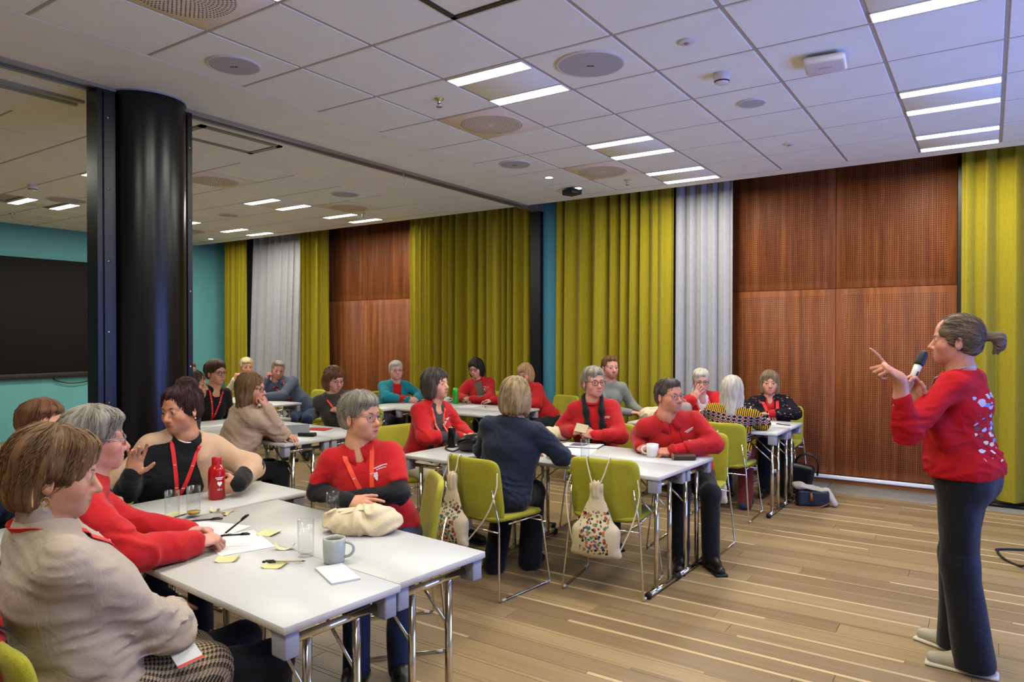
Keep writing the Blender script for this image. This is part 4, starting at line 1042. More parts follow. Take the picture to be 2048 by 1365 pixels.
def person(label, head, hip, hphi, bphi, hp=0, hr=0, sc=1.0, w=1.0, male=False, age=0, jw=1.0, fat=1.0, bust=1.0, belly=0.0, skin='c08c70', lip='b0655c',
           hair=('short', 1.0), hmat=None, brow='6b5a48', top=None, topw=0.012, sleeve=1.0, arms=None, legs=None, pants=None, shoes=None, near=0.006, jacket=None, jopen=0.09,
           inner=None, collar='crew', glasses=None, lanyard=None, logo=None, hipz=0.545, skirt=None, tights=None, seated=True, sleeve2=None, extra=None, eye=None, folds=0.008, vneck=None, knee_w=0.10, torso_vox=None, nohands=False, ring=0, drop=0.868):
    hx, hy, hz = head; bx, by = hip; base = np.array([bx, by, 0.0])
    root = empty('person', (bx, by, 0), 0, label, 'person', None)
    psi_h = world_yaw(hx, hy, hphi); psi_b = world_yaw(bx, by, bphi)
    RH = rotm(psi_h, hp, hr); HC = np.array(head, float) - base; sh = sc
    def hw(p): return RH @ (np.array(p, float) * sh) + HC
    bf = np.array([-math.sin(R(psi_b)), math.cos(R(psi_b)), 0.0])
    HP = np.array([0, 0, hipz]); upm = unit(RH[:, 2] * 0.35 + np.array([0, 0, 0.65]))
    N = HC - upm * 0.142 * sh - RH[:, 1] * 0.022 * sh
    u = unit(N - HP); L = np.linalg.norm(N - HP); fz = unit(bf - u * (bf @ u)); r = np.cross(fz, u)
    def tw(a, b, c): return HP + r * a + fz * b + u * (c * L)
    vt = torso_vox or (near * 1.7 + 0.002)
    sw = 0.140 * w * sc * (1.10 if male else 1.0)
    rh = unit(r * 0.45 + unit(np.cross(bf, (0, 0, 1.0))) * 0.55); SH = {1: tw(0, 0.0, drop) + rh * sw, -1: tw(0, 0.0, drop) - rh * sw}
    A = {}
    for s in (1, -1):
        a = (arms or {}).get(s)
        if a is None: a = dict(w=tuple(np.array(tw(s * 0.14, 0.30, 0.28)) + base), d=tuple(bf), pn=(0, 0, -1), pose='relax')
        W = np.array(a['w'], float) - base
        pole = a.get('pole'); pole = (r * s * 0.7 - u * 0.9 - fz * 0.25) if pole is None else np.array(pole, float)
        E = np.array(a['e'], float) - base if 'e' in a else ik(SH[s], W, pole, 0.275 * sc, 0.245 * sc); A[s] = (W, E, a)
    sk = np.array(lin(skin)[:3]); lipc = np.array(lin(lip)[:3])
    # ---------------- skin: head with neck, hands with forearms, body core
    H0 = head_soft(male, age, jw, fat, near <= 0.0045); Hs = Soft()
    for q in H0.p:     # scale then rotate
        q = list(q)
        if q[0] == 'cone': q[1] = hw(q[1]); q[2] = hw(q[2]); q[3] *= sh; q[4] *= sh
        else: q[1] = hw(q[1]); q[2] = q[2] * sh; q[3] = RH @ q[3]
        q[5] *= sh; Hs.p.append(tuple(q))
    nr = (0.056 if male else 0.050) * (0.6 + 0.4 * fat) * sh
    Hs.cone(hw((0, -0.020, -0.055)), N + u * 0.01, nr, nr * 1.12, 0.03)
    Hs.cone(N, N - u * 0.07 + fz * 0.02, nr * 1.08, nr * 1.08, 0.03)
    if vneck: Hs.ell(tw(0, 0.030, 0.86), (0.085, 0.060, 0.065), np.stack([r, fz, u], 1), k=0.03)
    V, F = Hs.mesh(near)
    V, F = relax(V, F, 1, 0.35)
    hc = (V - HC) @ RH / sh
    col = np.tile(sk, (len(V), 1))
    def reg(c, rr, soft=0.35):
        d = np.sqrt((((hc - np.array(c)) / np.array(rr)) ** 2).sum(1)); return np.clip((1 + soft - d) / (2 * soft), 0, 1)[:, None]
    lm = np.maximum(reg((0, 0.094, -0.0668), (0.023, 0.016, 0.0058)), reg((0, 0.092, -0.0755), (0.020, 0.016, 0.0066)))
    blush = np.maximum(reg((0.045, 0.06, -0.035), (0.026, 0.035, 0.026), 0.6), reg((-0.045, 0.06, -0.035), (0.026, 0.035, 0.026), 0.6)); blush = np.maximum(blush, reg((0, 0.11, -0.037), (0.014, 0.02, 0.014), 0.6))
    col = col * (1 - blush * np.array([0.02, 0.16, 0.15])); col = col * (1 - lm) + lipc * lm
    if male:
        st = np.maximum(reg((0, 0.06, -0.085), (0.062, 0.06, 0.030), 0.5), reg((0, 0.09, -0.055), (0.028, 0.02, 0.008), 0.5)) * (1 - lm); col = col * (1 - st * np.array(age if hasattr(age, '__len__') else (0.10, 0.12, 0.12)))
    Vs, Fs, Cs = [V], [F], [col]; off = len(V)
    for s in (1, -1):
        W, E, a = A[s]
        dvec = unit(a.get('d', W - E)); pn = np.array(a.get('pn', (0, 0, -1)), float); z = -unit(pn - dvec * (pn @ dvec)); x = np.cross(dvec, z)
        if nohands and a.get('hide', True) and nohands == s: continue
        hsft = hand_soft(s, a.get('pose', 'relax'), (1.06 if male else 0.98) * sc).xf(np.stack([x, dvec, z], 1), W)
        fr = 0.030 * sc
        hsft.cone(W + unit(E - W) * 0.13, W - dvec * 0.005, fr * 1.15, fr * 0.88, 0.02)
        if a.get('bare'): hsft.cone(E, W + unit(E - W) * 0.10, 0.041 * sc, fr * 1.12, 0.02)
        Vh, Fh = hsft.mesh(max(0.0036, near * 1.05)); Vh, Fh = relax(Vh, Fh, 1, 0.3)
        Vs.append(Vh); Fs.append(Fh + off); off += len(Vh)
        hl = (Vh - W) @ np.stack([x, dvec, z], 1)
        tip = np.clip((hl[:, 1] - 0.05) / 0.08, 0, 1)[:, None] * 0.5
        Cs.append(np.tile(sk, (len(Vh), 1)) * (1 - tip * np.array([0.02, 0.14, 0.14])))
    B = Soft()
    B.ell(tw(0, 0, 0.1), (0.12 * w, 0.085, 0.10), np.stack([r, fz, u], 1), k=0.05); B.cone(tw(0, 0, 0.12), tw(0, 0.0, 0.62), 0.085 * w, 0.080 * w, 0.05)
    B.cone(tw(0, -0.01, 0.6), N, 0.045, 0.04, 0.03)
    for s in (1, -1): B.cone(tw(0, 0, 0.88), SH[s], 0.04, 0.04, 0.05); B.cone(SH[s], A[s][1], 0.032, 0.026, 0.02); B.cone(A[s][1], A[s][0], 0.026, 0.022, 0.02)
    Vb, Fb = B.mesh(0.018); Vs.append(Vb); Fs.append(Fb + off); Cs.append(np.tile(sk, (len(Vb), 1)))
    soft_obj('body', (np.concatenate(Vs), np.concatenate(Fs)), M_skin, root, {'skin': np.concatenate(Cs)})
    # ---------------- eyes and brows
    er = 0.0128 if near <= 0.0045 else 0.0136
    for s in (-1, 1):
        if near > 0.0085: break
        b = MB(); Mx = Matrix.Translation(hw((s * 0.032, 0.0762 if near <= 0.0045 else 0.0768, -0.0012)).tolist()) @ Matrix(RH.tolist()).to_4x4() @ Matrix.Rotation(R(-90), 4, 'X') @ Matrix.Rotation(R((eye or (0, 0))[1]), 4, 'X') @ Matrix.Rotation(R((eye or (0, 0))[0]), 4, 'Y')
        prof = [(er * math.sin(t), er * math.cos(t)) for t in [0.001, 0.22, 0.23, 0.52, 0.53, 0.9, 1.4, 2.0, 2.6, 3.14]]
        b.lathe([(x * sh, z * sh) for x, z in prof], 14, M=Mx, mis=[2, 2, 1, 1, 0, 0, 0, 0, 0]); b.build('eye', [M_eyew if near <= 0.0045 else M_eyef, M_iris, M_pupil], root)
        b = MB(); P = [hw((s * x, yv, z)) for x, yv, z in ((0.012, 0.0895, 0.0165), (0.022, 0.0885, 0.0205), (0.034, 0.083, 0.0215), (0.047, 0.072, 0.0165))]
        b.tube(P, [0.0026 * sh, 0.0034 * sh, 0.0030 * sh, 0.0012 * sh], 6); b.build('eyebrow', mat('brow_' + brow, brow, 0.8), root)
    # ---------------- hair
    if hair:
        Hh = Soft()
        for q in hair_soft(*hair[:2]).p:
            q = list(q)
            if q[0] == 'cone':
                q[1] = hw(q[1]); q[2] = hw(q[2]); q[3] *= sh; q[4] *= sh
                if q[7]: q[7] = (RH @ np.array(q[7][0], float), q[7][1])
            else: q[1] = hw(q[1]); q[2] = q[2] * sh; q[3] = RH @ q[3]
            q[5] *= sh; Hh.p.append(tuple(q))
        sd = sum(map(ord, label)) % 97; AX = rotm(0, 85) if hair[0] == 'pony' else np.eye(3)      # hair flows away from this pole
        am = hair[2] if len(hair) > 2 else 0.006
        def hwarp(P):
            q0 = (P - HC) @ RH / sh; q = q0 @ AX; az = np.arctan2(q[:, 0], q[:, 1] + 0.012); rad = np.hypot(q[:, 0], q[:, 1])
            k1 = np.stack([az * 5 + q[:, 2] * 6, q[:, 2] * 9, rad * 18], 1); k2 = np.stack([az * 13 + q[:, 2] * 10, q[:, 2] * 16, rad * 30], 1)
            fr = (np.clip((q0[:, 1] - 0.01) / 0.04, 0, 1) + np.clip((-0.03 - q0[:, 2]) / 0.04, 0, 1)) * {'pony': 0.25, 'man': 0.35}.get(hair[0], 1)
            k3 = np.stack([az * 9 + q[:, 2] * 14, q[:, 2] * 10, rad * 14], 1)
            return am * (vnoise(k1, sd) - 0.5) * 1.5 + am * 1.1 * (vnoise(k2, sd + 3) - 0.5) + 0.012 * fr * (vnoise(k3, sd + 7) - 0.5)
        V, F = Hh.mesh(near * 1.1, warp=hwarp)
        V, F = relax(V, F, 1, 0.3)
        soft_obj('hair', (V, F), hmat, root, {'hc': (V - HC) @ RH / sh @ AX})
        ns = hair[3] if len(hair) > 3 else (650 if near <= 0.0040 else (260 if near <= 0.0050 else 110))
        strands(root, Hh, hw, hmat, ns, sd, HC, RH, sh, 0.0009 if near <= 0.0040 else 0.0016, hair[4] if len(hair) > 4 else 0.25, AX)
    # ---------------- garments
    bas = np.stack([r, fz, u], 1)
    def torso(g, cuff, arm_g=None, lowz=None, armr=1.0):
        T = Soft(); ag = g * 0.8 if arm_g is None else arm_g
        T.ell(tw(0, 0.0, 0.07 if seated else 0.04), (0.155 * w + g + (0 if seated else 0.012), 0.120 * w + g + (0 if seated else 0.014), 0.125), bas, k=0.06)
        if not seated: T.box(tw(0, 0, -0.42), (0.4, 0.4, 0.20), bas, rd=0.004, k=0.006, op=-1)
        T.ell(tw(0, 0.022 + belly * 0.5, 0.34), (0.138 * w + g, 0.105 * w + g + belly, 0.15), bas, k=0.07)
        T.ell(tw(0, 0.012, 0.66), (0.143 * w + g, 0.100 * w + g, 0.155), bas, k=0.07)
        if bust and not male:
            for s in (1, -1): T.ell(tw(s * 0.068 * w, 0.078 * w, 0.58), (0.062 * bust + g, 0.052 * bust + g, 0.060 * bust + g), bas, k=0.06)
        T.cone(SH[1] - r * 0.02 - u * 0.016, SH[-1] + r * 0.02 - u * 0.016, 0.038 + ag, 0.038 + ag, 0.045)
        for s in (1, -1): T.cone(N - u * 0.032, SH[s] * 0.75 + N * 0.25 - u * 0.022, 0.042 + g, 0.037 + g, 0.05)
        for s in (1, -1):
            W, E, a = A[s]
            fr_ = min(1.0, cuff * 2)
            T.cone(SH[s], SH[s] + (E - SH[s]) * fr_, (0.041 + ag) * armr, (0.041 + ag - 0.004 * fr_) * armr, 0.03)
            if cuff > 0.5: T.cone(E, E + (W - E) * min(1.0, (cuff - 0.5) * 2) * 0.97, (0.038 + ag) * armr, (0.038 + ag - 0.011 * min(1, (cuff - 0.5) * 2)) * armr, 0.03)
        return T
    sdn = sum(map(ord, label)) % 53
    els = [A[1][1], A[-1][1]]
    def fold(P):
        q = (P - HP) @ bas
        k1 = np.stack([q[:, 0] * 6, q[:, 1] * 6, q[:, 2] * 13], 1); wv = vnoise(k1, sdn) - 0.5
        wp = (vnoise(k1 * 0.7, sdn + 2) - 0.5) * 1.6
        k2 = np.stack([q[:, 0] * 11 + wp, q[:, 1] * 11, q[:, 2] * 30 + q[:, 0] * 9 + wp * 3], 1)
        cr = 1 - np.abs(vnoise(k2, sdn + 5) * 2 - 1) ; cr = np.clip(cr - 0.55, 0, 1) * 2.2
        nearel = sum(np.exp(-((P - e) ** 2).sum(1) / 0.014) for e in els) + np.exp(-((q[:, 2] / L - 0.18) / 0.2) ** 2) * 0.6
        return folds * (wv * 1.5 - cr * (0.45 + 0.9 * nearel)) - 0.002
    surf = None
    if top:
        T = torso(topw, sleeve)
        if sleeve < 0.5:
            for s in (1, -1): T.ell(SH[s] + (A[s][1] - SH[s]) * (sleeve * 2 + 0.28), 0.062, k=0.004, op=-1)
        if vneck:      # opening at the throat
            T.ell(tw(0, 0.115, 0.99), (vneck * 0.75, 0.09, vneck * 1.25), bas, k=0.012, op=-1)
        elif collar == 'scoop':
            T.ell(N + u * 0.012 + fz * 0.012, (0.092, 0.085, 0.050), bas, k=0.01, op=-1)
        else:
            T.cone(N - u * 0.012, N + u * 0.12, nr * 1.04, nr * 1.1, 0.008, op=-1)
        Vt, Ft = T.mesh(vt, warp=fold); tl = ((Vt - HP) @ bas) / np.array([1, 1, L]); soft_obj(extra.get('topname', 'sweater') if extra else 'sweater', (Vt, Ft), top, root, {'tc': tl}); surf = T; Vt_all = [Vt, Ft]
    if sleeve2:        # under-sleeves of another colour
        T = Soft()
        for s in (1, -1):
            W, E, a = A[s]; T.cone(SH[s] * 0.5 + E * 0.5, E, 0.044, 0.043, 0.03); T.cone(E, E + (W - E) * 0.98, 0.043, 0.034, 0.03)
        Vt, Ft = T.mesh(vt, warp=fold); soft_obj('under_sleeves', (Vt, Ft), sleeve2, root)
    if jacket:
        T = torso(topw + 0.011, 1.0)
        wd = jopen
        T.box(tw(0, 0.20, 0.50), (wd * 0.5, 0.16, L * 0.6), bas, rd=0.01, k=0.015, op=-1); T.ell(tw(0, 0.13, 0.98), (wd * 0.6, 0.10, 0.10), bas, k=0.015, op=-1)
        T.cone(N - u * 0.02, N + u * 0.15, nr * 1.15, nr * 1.25, 0.01, op=-1)
        Vt, Ft = T.mesh(vt, warp=fold); tl = ((Vt - HP) @ bas) / np.array([1, 1, L]); soft_obj('jacket', (Vt, Ft), jacket, root, {'tc': tl}); surf = T; Vt_all = [np.concatenate([Vt_all[0], Vt]), np.concatenate([Vt_all[1], Ft + len(Vt_all[0])])]
    cm = jacket or top
    if collar == 'turtle':
        C = Soft(); C.cone(N - u * 0.01, N + u * 0.055 + fz * 0.006, nr * 1.25, nr * 1.20, 0.01)
        Vt, Ft = C.mesh(max(near, 0.005)); soft_obj('rolled_collar', (Vt, Ft), top, root)
    elif collar in ('crew', 'polo', 'stand'):
        b = MB(); pts = []
        k = 20
        for i in range(k):
            a = 2 * math.pi * i / k; rr = nr * (1.16 if collar == 'crew' else 1.24)
            dz = -0.022 * (0.5 + 0.5 * math.cos(a)) - (0.012 if collar == 'crew' else 0.0)
            pts.append(N + fz * (math.cos(a) * rr * (1.12 if collar != 'crew' else 1.08)) + r * (math.sin(a) * rr * 1.05) + u * (dz + 0.004))
        if collar == 'crew': b.tube(pts, 0.0085, 6, closed=True); b.build('neckband', cm, root)
        elif collar == 'stand':
            b.tube([p + u * 0.008 for p in pts], 0.013, 6, closed=True); b.build('neckband', cm, root)
        else:          # two collar leaves
            for s in (1, -1):
                b = MB(); q = []
                for i in range(9):
                    a = math.pi * (1 - i / 8 * 0.93) * s; rr = nr * 1.26
                    top_ = N + fz * (math.cos(a) * rr * 1.1) + r * (math.sin(a) * rr) + u * (0.034 - 0.034 * (0.5 + 0.5 * math.cos(a)))
                    out = unit(fz * math.cos(a) + r * math.sin(a)); wl = 0.030 + 0.040 * (i / 8) ** 1.5
                    q.append((top_, top_ + out * 0.040 - u * wl, out))
                v = []; fcs = []
                for (p, e, oo) in q: v += [p, e, e - oo * 0.005 - u * 0.004, p - oo * 0.004 - u * 0.002]
                for i in range(8):
                    for j in range(4): fcs.append((i * 4 + j, i * 4 + (j + 1) % 4, (i + 1) * 4 + (j + 1) % 4, (i + 1) * 4 + j))
                fcs += [(3, 2, 1, 0), (32, 33, 34, 35)]
                b.add(v, fcs, 0, True); b.build('collar_leaf', cm, root)
    # ---------------- legs
    K, AN, TO = {}, {}, {}
    lg = legs or {}
    for s in (1, -1):
        hj = HP + np.cross(bf, (0, 0, 1)) * s * 0.082
        rr_ = np.cross(bf, (0, 0, 1.0))
        if seated:
            K[s] = HP * np.array([1, 1, 0]) + bf * lg.get('reach', 0.42) + rr_ * s * knee_w + np.array([0, 0, 0.50])
            AN[s] = K[s] * np.array([1, 1, 0]) + bf * (lg.get('fwd', 0.02) if s == 1 else lg.get('fwd2', lg.get('fwd', 0.02))) + np.array([0, 0, 0.085])
        else:
            K[s] = hj * np.array([1, 1, 0]) + rr_ * s * 0.012 + bf * 0.025 + np.array([0, 0, 0.49]) + bf * (s * lg.get('step', 0.0) * 0.5)
            AN[s] = hj * np.array([1, 1, 0]) + rr_ * s * 0.015 + np.array([0, 0, 0.085]) + bf * (s * lg.get('step', 0.0) - 0.01)
        TO[s] = AN[s] + bf * 0.15 + rr_ * s * 0.03 - np.array([0, 0, 0.045])
    def pant(flare, g=0.0):
        pk = 1.0 if seated else 0.90; P = Soft(); P.ell(HP + np.array([0, 0, 0.0 if seated else -0.03]) - bf * 0.005, (0.168 * w * pk + g, 0.128 * w * pk + g, 0.115), np.stack([np.cross(bf, (0, 0, 1)), bf, (0, 0, 1)], 1), k=0.06)
        for s in (1, -1):
            hj = HP + np.cross(bf, (0, 0, 1)) * s * 0.082
            P.cone(hj, K[s], 0.088 * w + g, 0.064 + g + flare * 0.3, 0.05); P.cone(K[s], AN[s] - np.array([0, 0, 0.035]), 0.064 + g + flare * 0.3, 0.050 + g + flare, 0.04)
            if not seated: P.ell(HP - bf * 0.055 + np.cross(bf, (0, 0, 1)) * s * 0.065 - np.array([0, 0, 0.05]), (0.080, 0.070, 0.10), k=0.06)
        P.box((HP[0], HP[1], -0.1), (1.5, 1.5, 0.112 if seated else 0.122), rd=0.001, k=0.003, op=-1)
        return P
    def pfold(P): return 0.010 * (vnoise(P * np.array([9, 9, 5.0]), sdn + 9) - 0.5) + 0.007 * (vnoise(P * np.array([22, 22, 13.0]), sdn + 19) - 0.5)
    if skirt:
        S_ = Soft(); S_.ell(HP, (0.18 * w, 0.14 * w, 0.115), np.stack([np.cross(bf, (0, 0, 1)), bf, (0, 0, 1)], 1), k=0.05)
        for s in (1, -1): S_.cone(HP + np.cross(bf, (0, 0, 1)) * s * 0.08, K[s] * lg.get('hem', 0.86) + HP * (1 - lg.get('hem', 0.86)), 0.098, 0.088, 0.08)
        Vt, Ft = S_.mesh(vt, warp=pfold); soft_obj('skirt', (Vt, Ft), skirt, root, {'tc': np.stack([(Vt - HP) @ np.cross(bf, (0, 0, 1)), (Vt - HP) @ bf, Vt[:, 2]], 1)})
        P = Soft()
        for s in (1, -1): P.cone(HP, K[s], 0.075, 0.058, 0.04); P.cone(K[s], AN[s] - np.array([0, 0, 0.03]), 0.056, 0.038, 0.04)
        Vt, Ft = P.mesh(vt); soft_obj('tights', (Vt, Ft), tights, root)
    else:
        fl = (extra or {}).get('flare', 0.01)
        Vt, Ft = pant(fl).mesh(vt * 1.15, warp=pfold); soft_obj('trousers', (Vt, Ft), pants, root)
    for s in (1, -1):
        S_ = Soft(); fd = unit((TO[s] - AN[s]) * np.array([1, 1, 0])); a0 = AN[s] * np.array([1, 1, 0])
        S_.cone(a0 - fd * 0.038 + np.array([0, 0, 0.042]), a0 + fd * 0.06 + np.array([0, 0, 0.050]), 0.038, 0.040, 0.02); S_.cone(a0 + fd * 0.05 + np.array([0, 0, 0.042]), a0 + fd * 0.165 + np.array([0, 0, 0.032]), 0.042, 0.031, 0.03)
        S_.cone(a0 - fd * 0.012 + np.array([0, 0, 0.05]), a0 - fd * 0.005 + np.array([0, 0, 0.11]), 0.036, 0.034, 0.02)
        S_.box((a0[0], a0[1], -0.10), (0.4, 0.4, 0.1), rd=0.001, k=0.003, op=-1)
        Vt, Ft = S_.mesh(max(0.006, near)); so = soft_obj('shoe', (Vt, Ft), shoes or M_shoe, root)
        if near <= 0.0045:
            b = MB(); b.rbox(-0.043, 0.043, -0.095, 0.20, 0.0, 0.018, 0.008, 2, M=Matrix.Translation(a0.tolist()) @ Matrix.Rotation(math.atan2(-fd[0], fd[1]), 4, 'Z')); b.build('sole', (extra or {}).get('sole', M_rub), so)
    # ---------------- things worn
    bvh = None
    if surf is not None:
        from mathutils.bvhtree import BVHTree
        bvh = BVHTree.FromPolygons(Vt_all[0].tolist(), Vt_all[1].tolist())
    def on_front(a, c, eps=0.003):
        """point on the front of the garments at side offset a and height share c"""
        h = bvh.ray_cast(Vector(tw(a, 0.215, c).tolist()), Vector((-fz).tolist()))
        return np.array(h[0]) if h[0] is not None else tw(a, 0.10, c)
    if lanyard and surf is not None:
        lm_, vlow = lanyard.get('m', M_red_ribbon), lanyard.get('v', 0.52); wd = lanyard.get('w', 0.017); sx = lanyard.get('x', 0.0)
        for s in (1, -1):
            nk = 1.42 if collar == 'turtle' else 1.16; pts = [N - fz * nr * nk * 1.05 + r * s * 0.012 + u * 0.012, N - fz * nr * nk * 0.8 + r * s * nr * nk * 0.6 + u * 0.014, N + r * s * (nr * nk) - fz * 0.01 + u * 0.010]
            for k in range(9):
                t = k / 8; pts.append(on_front((s * (nr * 1.2) * (1 - t) ** 1.15 + s * 0.006) + sx * t, 0.95 + (vlow - 0.95) * t) + fz * 0.004)
            b = MB(); b.ribbon(spline(pts, 3), wd, 0.0018, normal=tuple(fz + u * 0.4)); b.build('lanyard_strap', lm_, root)
        end = lanyard.get('end', 0.30); pts = [on_front(sx, vlow + (end - vlow) * k / 5 + 0.02) + fz * 0.005 for k in range(6)]
        b = MB(); b.ribbon(pts, wd * 1.15, 0.002, normal=tuple(fz)); b.build('lanyard_strap', lm_, root)
        b = MB(); p = on_front(sx, vlow + (end - vlow) * 0.55 + 0.02) + fz * 0.008; b.rbox(-wd * 0.6, wd * 0.6, -0.005, 0.005, -0.016, 0.016, 0.002, 1, M=Matrix.Translation(p.tolist()) @ Matrix(bas.tolist()).to_4x4()); b.build('buckle', M_rub, root)
        if lanyard.get('badge', True):
            p = pts[-1]; b = MB(); b.rbox(-0.05, 0.05, -0.003, 0.003, -0.07, 0.0, 0.002, 1, M=Matrix.Translation((p + fz * 0.008).tolist()) @ Matrix(bas.tolist()).to_4x4()); b.build('badge', mat('badge_red', 'c8322c', 0.4), root)
        if lanyard.get('marks', True) and near <= 0.0065:
            for s in (1, -1):
                for t in (0.35, 0.8):
                    p = on_front((s * (nr * 1.2) * (1 - t) ** 1.15 + s * 0.006) + sx * t, 0.95 + (vlow - 0.95) * t) + fz * 0.0065
                    b = MB(); Mx = Matrix.Translation(p.tolist()) @ Matrix(bas.tolist()).to_4x4()
                    for q in ((-0.006, -0.002), (0.001, 0.007)): b.box(q[0], q[1], -0.0006, 0.0006, -0.002, 0.003, M=Mx)
                    b.build('ribbon_print', M_print, root)
    if logo and surf is not None:
        a0, c0 = logo[0], logo[1]; k = logo[2] if len(logo) > 2 else 1.0
        b = MB()
        def spot(da, dc, wd, ht):
            p = on_front(a0 + da * k, c0 + dc * k / L) + fz * 0.003
            nx = on_front(a0 + da * k + 0.01, c0 + dc * k / L) - p + fz * 0.003; nx = unit(nx); nz = unit(u - nx * (u @ nx)); ny = np.cross(nz, nx)
            b.box(-wd / 2 * k, wd / 2 * k, -0.001, 0.001, -ht / 2 * k, ht / 2 * k, M=Matrix.Translation(p.tolist()) @ Matrix(np.stack([nx, ny, nz], 1).tolist()).to_4x4())
        for i in range(7): spot(-0.026 + i * 0.0075, 0.013, 0.0062, 0.0042)
        for i in range(5): spot(-0.020 + i * 0.0075, 0.006, 0.0062, 0.0036)
        for (da, dc, wd, ht) in ((0.014, -0.004, 0.007, 0.008), (0.022, -0.004, 0.007, 0.008), (0.018, -0.010, 0.015, 0.009), (0.018, -0.018, 0.010, 0.008), (0.018, -0.024, 0.005, 0.006)): spot(da, dc, wd, ht)
        b.build('logo_print', M_print, root)
    if glasses:
        gm = glasses.get('m', M_black); gw, gh = glasses.get('w', 0.024), glasses.get('h', 0.018); tr = glasses.get('t', 0.0016); yv = 0.1015
        g = MB(); ln = MB()
        for s in (-1, 1):
            P = []
            for i in range(18):
                a = 2 * math.pi * i / 18; p_ = 2 / 2.8
                x = math.copysign(abs(math.cos(a)) ** p_, math.cos(a)) * gw; z = math.copysign(abs(math.sin(a)) ** p_, math.sin(a)) * gh
                P.append(hw((s * 0.033 + x, yv - 0.010 * abs(s * 0.033 + x) / 0.06, -0.004 + z)))
            g.tube(P, tr * sh, 6, closed=True)
            g.tube([hw((s * (0.033 + gw), yv - 0.009, 0.004)), hw((s * 0.071, 0.078, 0.006)), hw((s * 0.078, 0.02, 0.005)), hw((s * 0.079, -0.012, 0.002)), hw((s * 0.078, -0.028, -0.012))], tr * sh, 6)
        g.tube([hw((-0.010, yv, 0.001)), hw((0, yv + 0.003, 0.004)), hw((0.010, yv, 0.001))], tr * sh, 6)
        g.build('glasses', gm, root)
    for p_, rad, m_, nm in (extra or {}).get('beads', []):
        b = MB(); b.bm(ball(rad), M=Matrix.Translation(hw(p_).tolist()), sm=True); b.build(nm, m_, root)
    info = dict(root=root, HP=HP, N=N, tw=tw, r=r, u=u, f=fz, A=A, SH=SH, hw=hw, base=base, L=L, bas=bas, torso=torso, vt=vt, nr=nr, fold=fold, RH=RH, HC=HC, on_front=on_front if surf is not None else None, K=K)
    return info
def ball(r, n=10):
    bm = bmesh.new(); bmesh.ops.create_uvsphere(bm, u_segments=n, v_segments=max(6, n // 2 + 2), radius=r); return bm
M_shoe = mat('black_leather_shoe', '14130f', 0.4)
M_blackpants = cloth('black_trousers', '14141a'); M_redknit = cloth('red_cotton', 'ab161a'); M_redfleece = cloth('red_fleece', 'a2181b', bump=0.4)
# ---------------- patterned cloth
def pattern_mat(name, fn):
    t = NT(name); fn(t); t.b.inputs['Roughness'].default_value = 0.85; t.b.inputs['Specular IOR Level'].default_value = 0.15; return t.m
def checks(t):
    a = t.new('ShaderNodeAttribute', attribute_name='tc'); s = t.new('ShaderNodeSeparateXYZ'); t.link(a.outputs['Vector'], s.inputs[0])
    P = 0.0145
    uu = t.math('DIVIDE', s.outputs[0], P); vv = t.math('DIVIDE', t.math('ADD', s.outputs[1], t.math('MULTIPLY', s.outputs[2], -0.8)), P)
    fu = t.math('FRACT', uu); fv = t.math('FRACT', vv)
    cu = t.math('LESS_THAN', fu, 0.5); cv = t.math('LESS_THAN', fv, 0.5)
    both = t.math('MULTIPLY', cu, cv); one = t.math('SUBTRACT', t.math('ADD', cu, cv), t.math('MULTIPLY', both, 2.0))
    dg = t.math('LESS_THAN', t.math('FRACT', t.math('ADD', t.math('MULTIPLY', uu, 2.0), t.math('MULTIPLY', vv, 2.0))), 0.5)
    dark = t.math('MAXIMUM', both, t.math('MULTIPLY', one, dg))
    n = t.tex('ShaderNodeTexNoise', 90, a.outputs['Vector'], Detail=2.0)
    c = t.mix(dark, lin('b9a382'), lin('26211c')); c = t.mix(t.math('MULTIPLY', n.outputs[0], 0.35), c, lin('6b5d48')); t.link(c, t.b.inputs['Base Color']); t.bump(n.outputs[0], 0.3, 0.003)
M_check = pattern_mat('houndstooth_wool', checks)
